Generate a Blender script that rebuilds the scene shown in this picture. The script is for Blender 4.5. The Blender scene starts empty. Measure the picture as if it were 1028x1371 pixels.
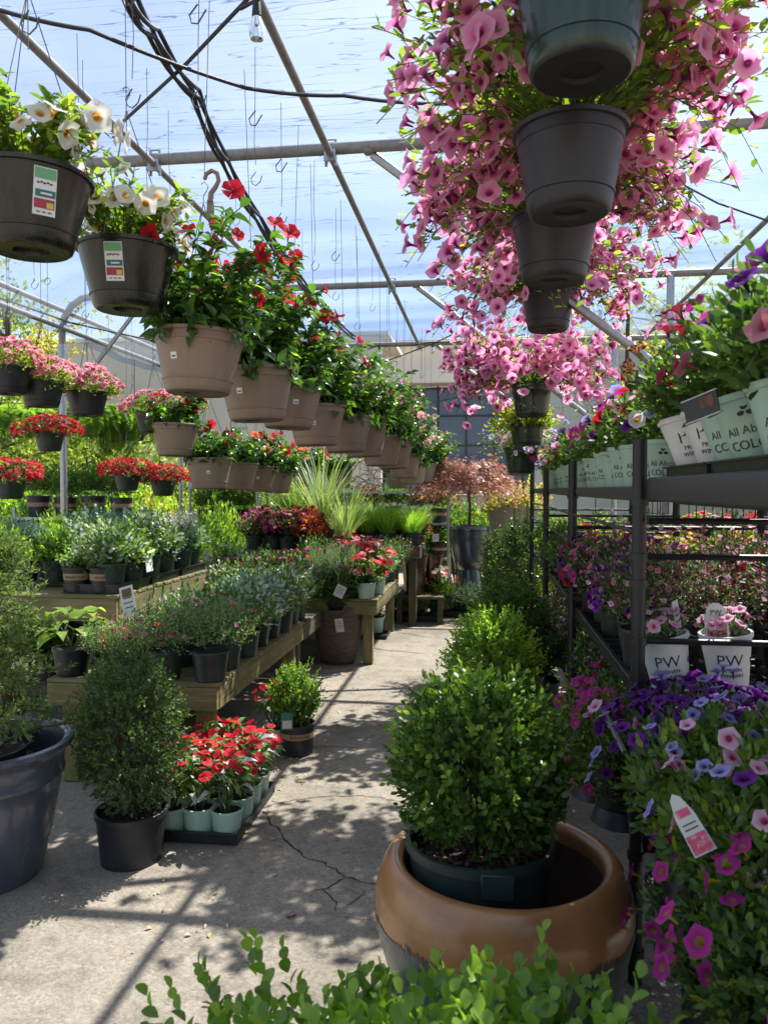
import bpy, math, random
import numpy as np
from mathutils import Vector, Matrix, Euler
random.seed(11)
rng = np.random.default_rng(11)
scene = bpy.context.scene
COL = scene.collection
R = math.radians

# ------------------------------------------------------------------ camera
EYE = 1.6
FPX, CX, CY = 1040.0, 514.0, 685.5
cam_d = bpy.data.cameras.new('camera')
cam = bpy.data.objects.new('camera', cam_d)
COL.objects.link(cam)
cam.location = (0, 0, EYE)
cam.rotation_euler = (R(90 - 1.68), 0, R(7.45))
cam_d.sensor_fit = 'VERTICAL'
cam_d.sensor_height = 36.0
cam_d.lens = 36.0 * FPX / 1371.0
cam_d.clip_start = 0.05
cam_d.clip_end = 600
cam_d.dof.use_dof = True
cam_d.dof.focus_distance = 4.2
cam_d.dof.aperture_fstop = 6.5
scene.camera = cam

# ------------------------------------------------------------------ world, sun, exposure
SUN_DIR = Vector((0.375, 0.50, 1.0)).normalized()          # towards the sun
SUN_EL = math.asin(SUN_DIR.z)
SUN_AZ = math.atan2(SUN_DIR.x, SUN_DIR.y)
world = bpy.data.worlds.new('World')
scene.world = world
world.use_nodes = True
wn, wl = world.node_tree.nodes, world.node_tree.links
wn.clear()
w_out = wn.new('ShaderNodeOutputWorld')
w_bg = wn.new('ShaderNodeBackground')
w_sky = wn.new('ShaderNodeTexSky')
w_sky.sky_type = 'NISHITA'
w_sky.sun_disc = False
w_sky.sun_elevation = SUN_EL
w_sky.sun_rotation = SUN_AZ
w_sky.air_density = 1.1
w_sky.dust_density = 1.2
w_sky.ozone_density = 1.5
w_bg.inputs['Strength'].default_value = 0.080
w_tc = wn.new('ShaderNodeTexCoord'); w_mp = wn.new('ShaderNodeMapping'); w_mp.inputs['Scale'].default_value = (1, 1, 2.2); w_mp.inputs['Location'].default_value = (.4, .1, .3)
wl.new(w_tc.outputs['Generated'], w_mp.inputs[0])
w_nz = wn.new('ShaderNodeTexNoise'); w_nz.inputs['Scale'].default_value = 2.3; w_nz.inputs['Detail'].default_value = 7; w_nz.inputs['Roughness'].default_value = .55
wl.new(w_mp.outputs[0], w_nz.inputs[0])
w_cr = wn.new('ShaderNodeMapRange'); w_cr.inputs[1].default_value = .42; w_cr.inputs[2].default_value = .8; w_cr.inputs[4].default_value = .26
wl.new(w_nz.outputs['Fac'], w_cr.inputs[0])
w_cm = wn.new('ShaderNodeMix'); w_cm.data_type = 'RGBA'          # thin white clouds over the blue
wl.new(w_cr.outputs[0], w_cm.inputs[0]); wl.new(w_sky.outputs[0], w_cm.inputs[6]); w_cm.inputs[7].default_value = (8.2, 8.4, 8.8, 1)
wl.new(w_cm.outputs[2], w_bg.inputs[0])
wl.new(w_bg.outputs[0], w_out.inputs[0])

sun_d = bpy.data.lights.new('sun', 'SUN')
sun_d.energy = 5.0
sun_d.angle = R(0.53)
sun_d.color = (1.0, 0.92, 0.80)
sun = bpy.data.objects.new('sun', sun_d)
COL.objects.link(sun)
sun.rotation_euler = SUN_DIR.to_track_quat('Z', 'Y').to_euler()

scene.view_settings.view_transform = 'Standard'
scene.view_settings.look = 'None'
scene.view_settings.gamma = 1
scene.view_settings.use_curve_mapping = False
scene.view_settings.exposure = 1.40
cy = scene.cycles
cy.max_bounces = 7
cy.diffuse_bounces = 3
cy.glossy_bounces = 2
cy.transmission_bounces = 4
cy.transparent_max_bounces = 10
cy.caustics_reflective = False
cy.caustics_refractive = False
cy.use_denoising = True
cy.sample_clamp_indirect = 6

# ------------------------------------------------------------------ placing helpers (photo measurements -> places in metres)
CAM_M = Matrix.Translation(cam.location) @ cam.rotation_euler.to_matrix().to_4x4()
CAM_R = CAM_M.to_3x3()
def ray(u, v):
    return CAM_R @ Vector(((u - CX) / FPX, (CY - v) / FPX, -1.0))
def P(u, v, D):
    d = ray(u, v); t = D / d.y
    return Vector((0, 0, EYE)) + d * t
def PZ(u, v, z):
    d = ray(u, v); t = (z - EYE) / d.z
    return Vector((0, 0, EYE)) + d * t
def G(u, v):
    return PZ(u, v, 0.0)

# ------------------------------------------------------------------ materials
MATS = {}
def new_mat(name):
    m = bpy.data.materials.new(name); m.use_nodes = True
    nt = m.node_tree
    return m, nt, nt.nodes, nt.links, nt.nodes['Principled BSDF'], nt.nodes['Material Output']
def ramp(nodes, cols, pos=None):
    r = nodes.new('ShaderNodeValToRGB')
    e = r.color_ramp.elements
    n = len(cols)
    pos = pos or [i / (n - 1) for i in range(n)]
    while len(e) < n: e.new(0.5)
    for i in range(n):
        e[i].position = pos[i]; e[i].color = (*cols[i], 1)
    return r
def rnd_node(N, L):
    oi = N.new('ShaderNodeObjectInfo'); ge = N.new('ShaderNodeNewGeometry')
    a = N.new('ShaderNodeMath'); a.operation = 'ADD'
    L.new(oi.outputs['Random'], a.inputs[0]); L.new(ge.outputs['Random Per Island'], a.inputs[1])
    f = N.new('ShaderNodeMath'); f.operation = 'FRACT'
    L.new(a.outputs[0], f.inputs[0])
    return f.outputs[0]
def leafmat(name, cols, tcol, tf=0.38, rough=0.42, spec=0.4, pos=None):
    if name in MATS: return MATS[name]
    m, nt, N, L, bs, out = new_mat(name)
    cols = [tuple(min(.62, c * 1.65) for c in q) for q in cols]; tf = min(.6, tf + .06)
    r = ramp(N, cols, pos)
    L.new(rnd_node(N, L), r.inputs[0])
    bs.inputs['Roughness'].default_value = rough
    bs.inputs['Specular IOR Level'].default_value = spec
    L.new(r.outputs[0], bs.inputs['Base Color'])
    tr = N.new('ShaderNodeBsdfTranslucent')
    mx = N.new('ShaderNodeMix'); mx.data_type = 'RGBA'; mx.blend_type = 'MULTIPLY'; mx.inputs[0].default_value = 1
    L.new(r.outputs[0], mx.inputs[6]); mx.inputs[7].default_value = (*tcol, 1)
    L.new(mx.outputs[2], tr.inputs[0])
    ms = N.new('ShaderNodeMixShader'); ms.inputs[0].default_value = tf
    L.new(bs.outputs[0], ms.inputs[1]); L.new(tr.outputs[0], ms.inputs[2])
    L.new(ms.outputs[0], out.inputs[0])
    MATS[name] = m
    return m
def petalmat(name, throat, mid, edge, tf=0.45, var=0.25):
    """petal colour runs from throat to edge along the 'rad' attribute of the flower"""
    if name in MATS: return MATS[name]
    m, nt, N, L, bs, out = new_mat(name)
    at = N.new('ShaderNodeAttribute'); at.attribute_name = 'rad'
    r = ramp(N, [throat, mid, edge], [0.22, 0.42, 1.0])
    L.new(at.outputs['Fac'], r.inputs[0])
    hs = N.new('ShaderNodeHueSaturation')
    L.new(r.outputs[0], hs.inputs['Color'])
    mr = N.new('ShaderNodeMapRange'); mr.inputs[3].default_value = 1 - var; mr.inputs[4].default_value = 1 + var
    L.new(rnd_node(N, L), mr.inputs[0]); L.new(mr.outputs[0], hs.inputs['Value'])
    bs.inputs['Roughness'].default_value = 0.6
    bs.inputs['Specular IOR Level'].default_value = 0.2
    L.new(hs.outputs[0], bs.inputs['Base Color'])
    tr = N.new('ShaderNodeBsdfTranslucent'); L.new(hs.outputs[0], tr.inputs[0])
    ms = N.new('ShaderNodeMixShader'); ms.inputs[0].default_value = tf
    L.new(bs.outputs[0], ms.inputs[1]); L.new(tr.outputs[0], ms.inputs[2])
    L.new(ms.outputs[0], out.inputs[0])
    MATS[name] = m
    return m
def solid(name, col, rough=0.5, metal=0.0, spec=0.5, var=0.15, scale=12.0, bump=0.0, col2=None, bscale=None, coat=0.0, stretch=None):
    """plain material with a little noise in colour, roughness and relief"""
    if name in MATS: return MATS[name]
    m, nt, N, L, bs, out = new_mat(name)
    tc = N.new('ShaderNodeTexCoord')
    mp = N.new('ShaderNodeMapping')
    if stretch: mp.inputs['Scale'].default_value = stretch
    L.new(tc.outputs['Object'], mp.inputs[0])
    oi = N.new('ShaderNodeObjectInfo')
    L.new(oi.outputs['Random'], mp.inputs['Location'])
    nz = N.new('ShaderNodeTexNoise'); nz.inputs['Scale'].default_value = scale
    nz.inputs['Detail'].default_value = 6; nz.inputs['Roughness'].default_value = 0.65
    L.new(mp.outputs[0], nz.inputs[0])
    c2 = col2 or tuple(c * (1 - var) for c in col)
    r = ramp(N, [c2, col, tuple(min(1, c * (1 + var * .6)) for c in col)], [0.33, 0.52, 0.72])
    L.new(nz.outputs['Fac'], r.inputs[0])
    L.new(r.outputs[0], bs.inputs['Base Color'])
    mr = N.new('ShaderNodeMapRange'); mr.inputs[3].default_value = max(0.03, rough - .1); mr.inputs[4].default_value = min(1, rough + .12)
    L.new(nz.outputs['Fac'], mr.inputs[0]); L.new(mr.outputs[0], bs.inputs['Roughness'])
    bs.inputs['Metallic'].default_value = metal
    bs.inputs['Specular IOR Level'].default_value = spec
    bs.inputs['Coat Weight'].default_value = coat
    bs.inputs['Coat Roughness'].default_value = 0.15
    if bump:
        b = N.new('ShaderNodeBump'); b.inputs['Strength'].default_value = bump; b.inputs['Distance'].default_value = 0.01
        n2 = N.new('ShaderNodeTexNoise'); n2.inputs['Scale'].default_value = bscale or scale * 4; n2.inputs['Detail'].default_value = 5
        L.new(mp.outputs[0], n2.inputs[0]); L.new(n2.outputs['Fac'], b.inputs['Height']); L.new(b.outputs[0], bs.inputs['Normal'])
    MATS[name] = m
    return m

# ------------------------------------------------------------------ mesh builders
class MB:
    """collects shapes and links them as one mesh object"""
    def __init__(self): self.v = []; self.f = []; self.m = []; self.mats = []; self.n = 0
    def mi(self, mat):
        if mat not in self.mats: self.mats.append(mat)
        return self.mats.index(mat)
    def add(self, verts, faces, mat):
        k = self.mi(mat); b = self.n
        self.v.extend([tuple(p) for p in verts]); self.n += len(verts)
        for f in faces: self.f.append(tuple(i + b for i in f)); self.m.append(k)
    def box(self, c, s, mat, M=None, bev=0.0):
        x, y, z = (a / 2 for a in s)
        if bev > 0:
            b = min(bev, x * .45, y * .45, z * .45)
            vs, fs = [], []
            for sx in (-1, 1):
                for sy in (-1, 1):
                    for sz in (-1, 1):
                        i = len(vs)
                        vs += [(sx * x, sy * (y - b), sz * (z - b)), (sx * (x - b), sy * y, sz * (z - b)), (sx * (x - b), sy * (y - b), sz * z)]
            idx = lambda a, b_, c_, k: ((a > 0) * 4 + (b_ > 0) * 2 + (c_ > 0)) * 3 + k
            for s_ in (-1, 1):
                q = [idx(s_, -1, -1, 0), idx(s_, 1, -1, 0), idx(s_, 1, 1, 0), idx(s_, -1, 1, 0)]; fs.append(q if s_ > 0 else q[::-1])
                q = [idx(-1, s_, -1, 1), idx(1, s_, -1, 1), idx(1, s_, 1, 1), idx(-1, s_, 1, 1)]; fs.append(q[::-1] if s_ > 0 else q)
                q = [idx(-1, -1, s_, 2), idx(1, -1, s_, 2), idx(1, 1, s_, 2), idx(-1, 1, s_, 2)]; fs.append(q if s_ > 0 else q[::-1])
            for a in (-1, 1):
                for b_ in (-1, 1):
                    fs.append([idx(a, b_, -1, 0), idx(a, b_, 1, 0), idx(a, b_, 1, 1), idx(a, b_, -1, 1)][::(1 if a * b_ < 0 else -1)])
                    fs.append([idx(a, -1, b_, 0), idx(a, 1, b_, 0), idx(a, 1, b_, 2), idx(a, -1, b_, 2)][::(-1 if a * b_ < 0 else 1)])
                    fs.append([idx(-1, a, b_, 1), idx(1, a, b_, 1), idx(1, a, b_, 2), idx(-1, a, b_, 2)][::(1 if a * b_ < 0 else -1)])
                    for c_ in (-1, 1):
                        fs.append([idx(a, b_, c_, 0), idx(a, b_, c_, 1), idx(a, b_, c_, 2)][::(1 if a * b_ * c_ > 0 else -1)])
        else:
            vs = [(sx * x, sy * y, sz * z) for sx in (-1, 1) for sy in (-1, 1) for sz in (-1, 1)]
            fs = [(0, 1, 3, 2), (4, 6, 7, 5), (0, 4, 5, 1), (2, 3, 7, 6), (0, 2, 6, 4), (1, 5, 7, 3)]
        c = Vector(c)
        vs = [(Vector(p) if M is None else M @ Vector(p)) + c for p in vs]
        self.add(vs, fs, mat)
    def tube(self, pts, r, mat, seg=8, caps=True):
        pts = [Vector(p) for p in pts]
        rr = r if isinstance(r, (list, tuple)) else [r] * len(pts)
        vs, fs = [], []
        prev = None
        for i, p in enumerate(pts):
            d = (pts[min(i + 1, len(pts) - 1)] - pts[max(i - 1, 0)]).normalized()
            if prev is None:
                a = Vector((0, 0, 1)) if abs(d.z) < .9 else Vector((1, 0, 0))
                s = d.cross(a).normalized()
            else:
                s = (prev - d * prev.dot(d)).normalized()
            prev = s
            t = d.cross(s)
            for k in range(seg):
                an = 2 * math.pi * k / seg
                vs.append(p + (s * math.cos(an) + t * math.sin(an)) * rr[i])
        for i in range(len(pts) - 1):
            for k in range(seg):
                a, b = i * seg + k, i * seg + (k + 1) % seg
                fs.append((a, b, b + seg, a + seg))
        if caps:
            fs.append(tuple(range(seg))[::-1]); fs.append(tuple(range((len(pts) - 1) * seg, len(pts) * seg)))
        self.add(vs, fs, mat)
    def lathe(self, prof, mat, seg=32, c=(0, 0, 0), mats=None, wob=0.0):
        """prof: (r, z) from outside bottom up and over"""
        vs, fs, n = [], [], len(prof)
        for k in range(seg):
            an = 2 * math.pi * k / seg
            for (r, z) in prof:
                w = 1 + wob * math.sin(an * 2 + 1.3) if wob else 1
                vs.append((c[0] + r * w * math.cos(an), c[1] + r * w * math.sin(an), c[2] + z))
        base = self.n
        for i in range(n - 1):
            mt = mats[i] if mats else mat
            kk = self.mi(mt)
            for k in range(seg):
                a, b = k * n + i, ((k + 1) % seg) * n + i
                self.f.append((base + a, base + b, base + b + 1, base + a + 1)); self.m.append(kk)
        self.v.extend(vs); self.n += len(vs)
    def mesh(self, name, smooth=True, angle=40):
        me = bpy.data.meshes.new(name)
        me.from_pydata([tuple(p) for p in self.v], [], self.f)
        for m in self.mats: me.materials.append(m)
        me.polygons.foreach_set('material_index', self.m)
        if smooth:
            me.shade_smooth(); me.set_sharp_from_angle(angle=R(angle))
        me.update()
        return me

def obj(name, me, parent=None, M=None, kind=None, label=None):
    if isinstance(me, MB): me = me.mesh(name)
    o = bpy.data.objects.new(name, me)
    COL.objects.link(o)
    if parent is not None: o.parent = parent
    if M is not None: o.matrix_basis = M
    if kind: o['kind'] = kind
    if label: o['label'] = label
    return o
def tag(o, label, cat, group=None, kind=None):
    o['label'] = label; o['category'] = cat
    if group: o['group'] = group
    if kind: o['kind'] = kind
    return o
def thing(name, label, cat, loc=(0, 0, 0), rz=0.0, group=None, M=None, s=1.0):
    o = bpy.data.objects.new(name, None)
    o.empty_display_size = 0.1
    COL.objects.link(o)
    o.matrix_basis = M if M is not None else Matrix.LocRotScale(Vector(loc), Euler((0, 0, rz)), Vector((s, s, s)))
    return tag(o, label, cat, group)

# ------------------------------------------------------------------ leaf and flower shapes: x across, y along, z normal
class Tm:
    def __init__(self, v, f, rad=None, mats=None):
        self.v = np.array(v, float); self.f = f
        self.rad = np.array(rad if rad is not None else np.ones(len(v)), float)
        self.mats = mats or [0] * len(f)
def leaf_tm(prof, fold=0.12, curl=0.12, tipdown=0.0):
    """prof: (y, half width) stations, first and last of zero width"""
    v = [(0, prof[0][0], 0)]; f = []
    n = len(prof)
    zc = lambda y: -curl * (y - .35) ** 2 + curl * .12 - tipdown * y ** 3
    for (y, w) in prof[1:-1]:
        v += [(-w, y, zc(y) + fold * w), (0, y, zc(y)), (w, y, zc(y) + fold * w)]
    v.append((0, prof[-1][0], zc(prof[-1][0])))
    last = len(v) - 1
    f += [(0, 2, 1), (0, 3, 2)]
    for i in range(n - 3):
        a = 1 + 3 * i; b = a + 3
        f += [(a, a + 1, b + 1, b), (a + 1, a + 2, b + 2, b + 1)]
    a = 1 + 3 * (n - 3)
    f += [(a, a + 1, last), (a + 1, a + 2, last)]
    return Tm(v, f)
T_OVAL = Tm([(0, 0, 0), (.40, .30, .06), (.42, .68, .05), (0, 1, -.03), (-.42, .68, .05), (-.40, .30, .06), (0, .5, 0)],
            [(0, 1, 2, 6), (6, 2, 3, 4), (0, 6, 4, 5)])
T_PT = Tm([(0, 0, 0), (.5, .42, .10), (0, 1, -.08), (-.5, .42, .10), (0, .45, 0)], [(0, 1, 2, 4), (0, 4, 2, 3)])
T_HI = leaf_tm([(0, 0), (.12, .22), (.35, .48), (.6, .42), (.84, .2), (1, 0)], fold=.25, curl=.5, tipdown=.1)
T_BOX_HI = leaf_tm([(0, 0), (.15, .22), (.45, .46), (.75, .42), (.93, .22), (1, 0)], fold=.25, curl=.25)
T_LONG = leaf_tm([(0, 0), (.15, .2), (.45, .5), (.75, .36), (1, 0)], fold=.2, curl=.55, tipdown=.25)
T_HEART = leaf_tm([(0, 0), (-.06, .3), (.15, .52), (.45, .46), (.75, .22), (1, 0)], fold=.15, curl=.5, tipdown=.2)
T_BLADE = Tm([(-.5, 0, 0), (.5, 0, 0), (.42, .4, .06), (-.42, .4, .06), (.25, .75, -.02), (-.25, .75, -.02), (0, 1, -.2)],
             [(0, 1, 2, 3), (3, 2, 4, 5), (5, 4, 6)])
T_NEEDLE = Tm([(-.5, 0, 0), (.5, 0, 0), (.35, .7, .05), (0, 1, 0), (-.35, .7, .05)], [(0, 1, 2, 3, 4)])
def palm_tm(nl=5):
    v, f = [], []
    for i in range(nl):
        a = (i - (nl - 1) / 2) * 0.62
        l = 1 - .28 * abs(i - (nl - 1) / 2)
        c, s = math.cos(a), math.sin(a); b = len(v)
        for (x, y, z) in ((0, 0, 0), (.09, .5, .02), (0, 1, -.06), (-.09, .5, .02)):
            v.append((l * (x * c + y * s), l * (y * c - x * s), z))
        f.append((b, b + 1, b + 2, b + 3))
    return Tm(v, f)
T_MAPLE = palm_tm()
def funnel_tm(rings, seg=10, lobes=5, lobe=.1, ruffle=.06, notch=0.0):
    v, f, rad = [], [], []
    for (y, r) in rings:
        for k in range(seg):
            a = 2 * math.pi * k / seg
            w = max(0, (r - .3) / .7)
            q = math.cos(lobes * a)
            rr = r * (1 + lobe * q * w)
            v.append((rr * math.cos(a), y + ruffle * w * math.cos(lobes * a + .8) + .03 * w * math.sin(3 * a), rr * math.sin(a)))
            rad.append(r)
    n = len(rings)
    for i in range(n - 1):
        for k in range(seg):
            a, b = i * seg + k, i * seg + (k + 1) % seg
            f.append((a, a + seg, b + seg, b))
    return Tm(v, f, rad)
T_PET = funnel_tm([(-1.15, .07), (-.5, .14), (-.12, .36), (.05, .70), (-.02, 1.0)], seg=15, lobes=5, lobe=.10, ruffle=.10)
T_PET_LO = funnel_tm([(-.9, .08), (-.1, .36), (.04, 1.0)], seg=7, lobes=5, lobe=.08, ruffle=.1)
def petals_tm(n=5, w=.5, tw=0.0, cup=.15, tube=.0, stal=True):
    v = [(0, -.02, 0)]; f = []; rad = [.1]
    for i in range(n):
        a = 2 * math.pi * i / n
        ca, sa = math.cos(a), math.sin(a)
        b = len(v)
        for (x, r, h) in ((-w * .55, .45, 0), (-w, .8, tw), (0, 1.0, cup * .3), (w, .8, -tw), (w * .55, .45, 0)):
            v.append((r * ca - x * sa, cup * r * r + h, r * sa + x * ca)); rad.append(max(.3, r))
        f += [(0, b + 4, b + 3, b + 2), (0, b + 2, b + 1, b)]
    if tube > 0:
        b = len(v)
        for k in range(5):
            a = 2 * math.pi * k / 5
            v += [(.16 * math.cos(a), 0.05, .16 * math.sin(a)), (.05 * math.cos(a), -tube, .05 * math.sin(a))]; rad += [.35, .5]
        for k in range(5):
            c, d = b + 2 * k, b + 2 * ((k + 1) % 5)
            f.append((c, d, d + 1, c + 1))
    return Tm(v, f, rad)
T_MAND = petals_tm(5, w=.56, tw=.10, cup=.30, tube=.95)
T_IMP = petals_tm(5, w=.55, tw=.04, cup=.05)
T_TINY = Tm([(0, -.1, 0), (1, .2, 0), (0, .1, .9), (-1, .2, 0), (0, .1, -.9)], [(0, 1, 2), (0, 2, 3), (0, 3, 4), (0, 4, 1)], [.1, 1, 1, 1, 1])

def norm(a): return a / np.maximum(1e-9, np.linalg.norm(a, axis=-1, keepdims=True))
class Fr:
    """frames: where each leaf or flower sits and points"""
    def __init__(self, pos, ax, nr, L, W):
        n = len(pos)
        self.pos = np.asarray(pos, float).reshape(n, 3); self.ax = norm(np.asarray(ax, float).reshape(n, 3))
        nr = np.asarray(nr, float).reshape(n, 3)
        nr = nr - self.ax * np.sum(nr * self.ax, 1, keepdims=True)
        self.nr = norm(nr + 1e-6)
        self.s = np.cross(self.ax, self.nr)
        self.L = np.broadcast_to(np.asarray(L, float), (n,)).copy(); self.W = np.broadcast_to(np.asarray(W, float), (n,)).copy()
    def __len__(self): return len(self.pos)
    def pick(self, i):
        f = Fr.__new__(Fr)
        for k in ('pos', 'ax', 'nr', 's', 'L', 'W'): setattr(f, k, getattr(self, k)[i])
        return f
    def shift(self, d):
        self.pos = self.pos + np.asarray(d, float); return self
    def mats(self):
        out = []
        for i in range(len(self)):
            M = Matrix.Identity(4)
            for r in range(3):
                M[r][0] = self.s[i, r] * self.W[i]; M[r][1] = self.ax[i, r] * self.L[i]; M[r][2] = self.nr[i, r] * self.L[i]; M[r][3] = self.pos[i, r]
            out.append(M)
        return out
def cat(*fs):
    f = Fr.__new__(Fr)
    for k in ('pos', 'ax', 'nr', 's', 'L', 'W'): setattr(f, k, np.concatenate([getattr(x, k) for x in fs]))
    return f
def inst_mesh(name, groups, smooth=False):
    """groups: (template, frames, [materials]) all in one mesh"""
    V, LV, LT, MI, RAD, mats, nv = [], [], [], [], [], [], 0
    for tm, fr, ms in groups:
        n, k = len(fr), len(tm.v)
        if n == 0: continue
        co = (fr.pos[:, None, :] + tm.v[None, :, 0:1] * (fr.s * fr.W[:, None])[:, None, :] + tm.v[None, :, 1:2] * (fr.ax * fr.L[:, None])[:, None, :]
              + tm.v[None, :, 2:3] * (fr.nr * fr.L[:, None])[:, None, :])
        V.append(co.reshape(-1, 3)); RAD.append(np.tile(tm.rad, n))
        flat = np.array([i for f in tm.f for i in f]); tot = np.array([len(f) for f in tm.f])
        LV.append((flat[None, :] + (np.arange(n) * k)[:, None]).ravel() + nv)
        LT.append(np.tile(tot, n))
        mo = []
        for m in ms:
            if m not in mats: mats.append(m)
            mo.append(mats.index(m))
        MI.append(np.tile(np.array([mo[i] for i in tm.mats]), n))
        nv += n * k
    V = np.concatenate(V); LV = np.concatenate(LV).astype(np.int32); LT = np.concatenate(LT).astype(np.int32); MI = np.concatenate(MI).astype(np.int32)
    me = bpy.data.meshes.new(name)
    me.vertices.add(len(V)); me.vertices.foreach_set('co', V.astype(np.float32).ravel())
    me.loops.add(len(LV)); me.loops.foreach_set('vertex_index', LV)
    me.polygons.add(len(LT))
    me.polygons.foreach_set('loop_start', np.concatenate([[0], np.cumsum(LT)[:-1]]).astype(np.int32))
    me.polygons.foreach_set('loop_total', LT)
    for m in mats: me.materials.append(m)
    me.polygons.foreach_set('material_index', MI)
    at = me.attributes.new('rad', 'FLOAT', 'POINT'); at.data.foreach_set('value', np.concatenate(RAD).astype(np.float32))
    me.update(calc_edges=True)
    if smooth: me.shade_smooth()
    return me
def single(name, tm, mats, smooth=True):
    return inst_mesh(name, [(tm, Fr([(0, 0, 0)], [(0, 1, 0)], [(0, 0, 1)], 1, 1), mats)], smooth)

# ------------------------------------------------------------------ where leaves go
def rdirs(n, zmin=-1.0, zmax=1.0):
    z = rng.uniform(zmin, zmax, n); a = rng.uniform(0, 2 * math.pi, n); r = np.sqrt(1 - z * z)
    return np.stack([r * np.cos(a), r * np.sin(a), z], 1)
def lumps(d, k=7, f=3.2):
    out = np.zeros(len(d))
    for i in range(k):
        w = norm(rng.normal(size=3)) * f * rng.uniform(.6, 1.8)
        out += np.sin(d @ w + rng.uniform(0, 6.28))
    return out / math.sqrt(k)
def crown(n, Rr, c=(0, 0, 0), zmin=-.7, shell=.55, noise=.10, up=.35, jit=.35, expo=.6, lf=3.2):
    """shoot tips over and inside a lumpy ellipsoid: positions and directions"""
    d = rdirs(n, zmin)
    r = shell + (1 - shell) * rng.random(n) ** expo
    r = r * (1 + noise * lumps(d, f=lf))
    pos = d * r[:, None] * np.array(Rr) + np.array(c)
    ax = norm(norm(d / np.array(Rr)) + np.array([0, 0, up]) + rng.normal(size=(n, 3)) * jit)
    return pos, ax
def shoot_leaves(pos, ax, nleaf, slen, L, W, spread=1.0, var=.3, back=1.0):
    """leaves in pairs up each shoot, opening away from it"""
    n = len(pos)
    h = norm(np.cross(ax, norm(rng.normal(size=(n, 3))) + 1e-4)); g = np.cross(ax, h)
    PP, AA, NN, LL = [], [], [], []
    a0 = rng.uniform(0, 6.28, n)
    for k in range(nleaf):
        t = (k + .5) / nleaf
        an = a0 + (k % 2) * math.pi + (k // 2) * 1.45
        rad = h * np.cos(an)[:, None] + g * np.sin(an)[:, None]
        op = spread * (1.15 - .75 * t)
        a = norm(ax * (1 - .35 * spread + .6 * t) + rad * op + rng.normal(size=(n, 3)) * .15)
        PP.append(pos + ax * (slen * (t - back))); AA.append(a)
        NN.append(ax * 1.0 - rad * .3 + rng.normal(size=(n, 3)) * .2)
        LL.append(L * (1 - var * .5 + var * rng.random(n)) * (1.05 - .35 * t ** 3))
    PP, AA, NN, LL = (np.concatenate(x) for x in (PP, AA, NN, LL))
    return Fr(PP, AA, NN, LL, LL * (W / L))
def scatter(pos, ax, L, W, var=.35, face=None):
    n = len(pos)
    l = L * (1 - var * .5 + var * rng.random(n))
    nr = rng.normal(size=(n, 3)) + (np.array(face) * 2.5 if face is not None else 0)
    return Fr(pos, ax, nr, l, l * (W / L))
# ------------------------------------------------------------------ the materials of the place
M_STEEL = solid('galvanised_steel', (.42, .43, .45), .38, metal=.85, var=.2, scale=25, bump=.05)
M_PIPE = solid('weathered_pipe', (.27, .26, .255), .55, metal=.25, var=.25, scale=18, bump=.08)
M_WIRE = solid('hanger_wire', (.10, .10, .11), .5, metal=.3)
M_CABLE = solid('black_cable', (.018, .018, .022), .5, bump=.2, scale=60)
M_BLACKP = solid('black_plastic_post', (.013, .013, .016), .42, var=.3, scale=20, bump=.05)
M_SHELF = solid('grey_plastic_shelf', (.055, .052, .052), .55, var=.2, scale=10, bump=.08)
M_NURS = solid('black_nursery_pot', (.020, .021, .025), .42, var=.4, scale=9, bump=.06)
M_DKGREEN = solid('dark_green_pot', (.025, .045, .040), .42, var=.35, scale=9, bump=.05)
M_MINT = solid('mint_pot', (.40, .56, .45), .5, var=.06, scale=8, bump=.04)
M_TAN = solid('tan_plastic_pot', (.285, .20, .148), .5, var=.22, scale=6, bump=.05, stretch=(1, 1, .35))
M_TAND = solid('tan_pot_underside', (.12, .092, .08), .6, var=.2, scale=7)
M_BPOT = solid('black_basket_pot', (.016, .018, .017), .26, var=.85, scale=13, bump=.08, stretch=(1.6, 1.6, .22))
M_GPOT = solid('charcoal_basket_pot', (.022, .021, .026), .45, var=.15, scale=8, bump=.04)
M_GRNPOT = solid('green_basket_pot', (.022, .045, .034), .22, var=.45, scale=16, bump=.03, stretch=(2.2, 2.2, .08))
M_BLUEG = solid('blue_grey_glaze', (.075, .085, .115), .25, var=.3, scale=5, bump=.05, coat=.5, stretch=(1, 1, .5))
M_SLATE = solid('slate_blue_glaze', (.055, .062, .095), .16, var=.35, scale=6, coat=.8)
M_BROWNG = solid('brown_glaze', (.055, .020, .012), .2, var=.4, scale=6, coat=.6)
M_TERRA = solid('terracotta_glaze', (.42, .195, .072), .32, var=.28, scale=5, bump=.06, coat=.5, col2=(.30, .13, .05))
M_TEAL = solid('dripped_teal_glaze', (.085, .11, .10), .3, var=.5, scale=34, coat=.3, col2=(.02, .04, .045), stretch=(1, 1, .10), bump=.25)
M_TERRAIN = solid('bare_clay_inside', (.10, .052, .034), .85, var=.3, scale=10, bump=.2)
M_WOVEN = solid('scored_stoneware', (.115, .082, .068), .85, var=.5, scale=26, bump=.8, stretch=(.5, .5, 2.2), bscale=60)
M_SOIL = solid('potting_soil', (.020, .014, .010), .95, var=.6, scale=60, bump=.8, bscale=120)
M_BARK = solid('bark_chip', (.16, .085, .05), .9, var=.6, scale=40)
M_STEM = solid('green_stem', (.07, .11, .03), .6, var=.3)
M_WOODY = solid('woody_stem', (.085, .062, .045), .85, var=.4, scale=30, bump=.4)
M_WHITE = solid('white_label', (.78, .78, .76), .5, var=.04)
M_PWPOT = solid('white_printed_pot', (.70, .69, .66), .45, var=.1, scale=8)
M_INK = solid('black_ink', (.02, .02, .022), .6)
M_TAGG = solid('tag_green', (.17, .42, .22), .5, var=.1)
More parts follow.
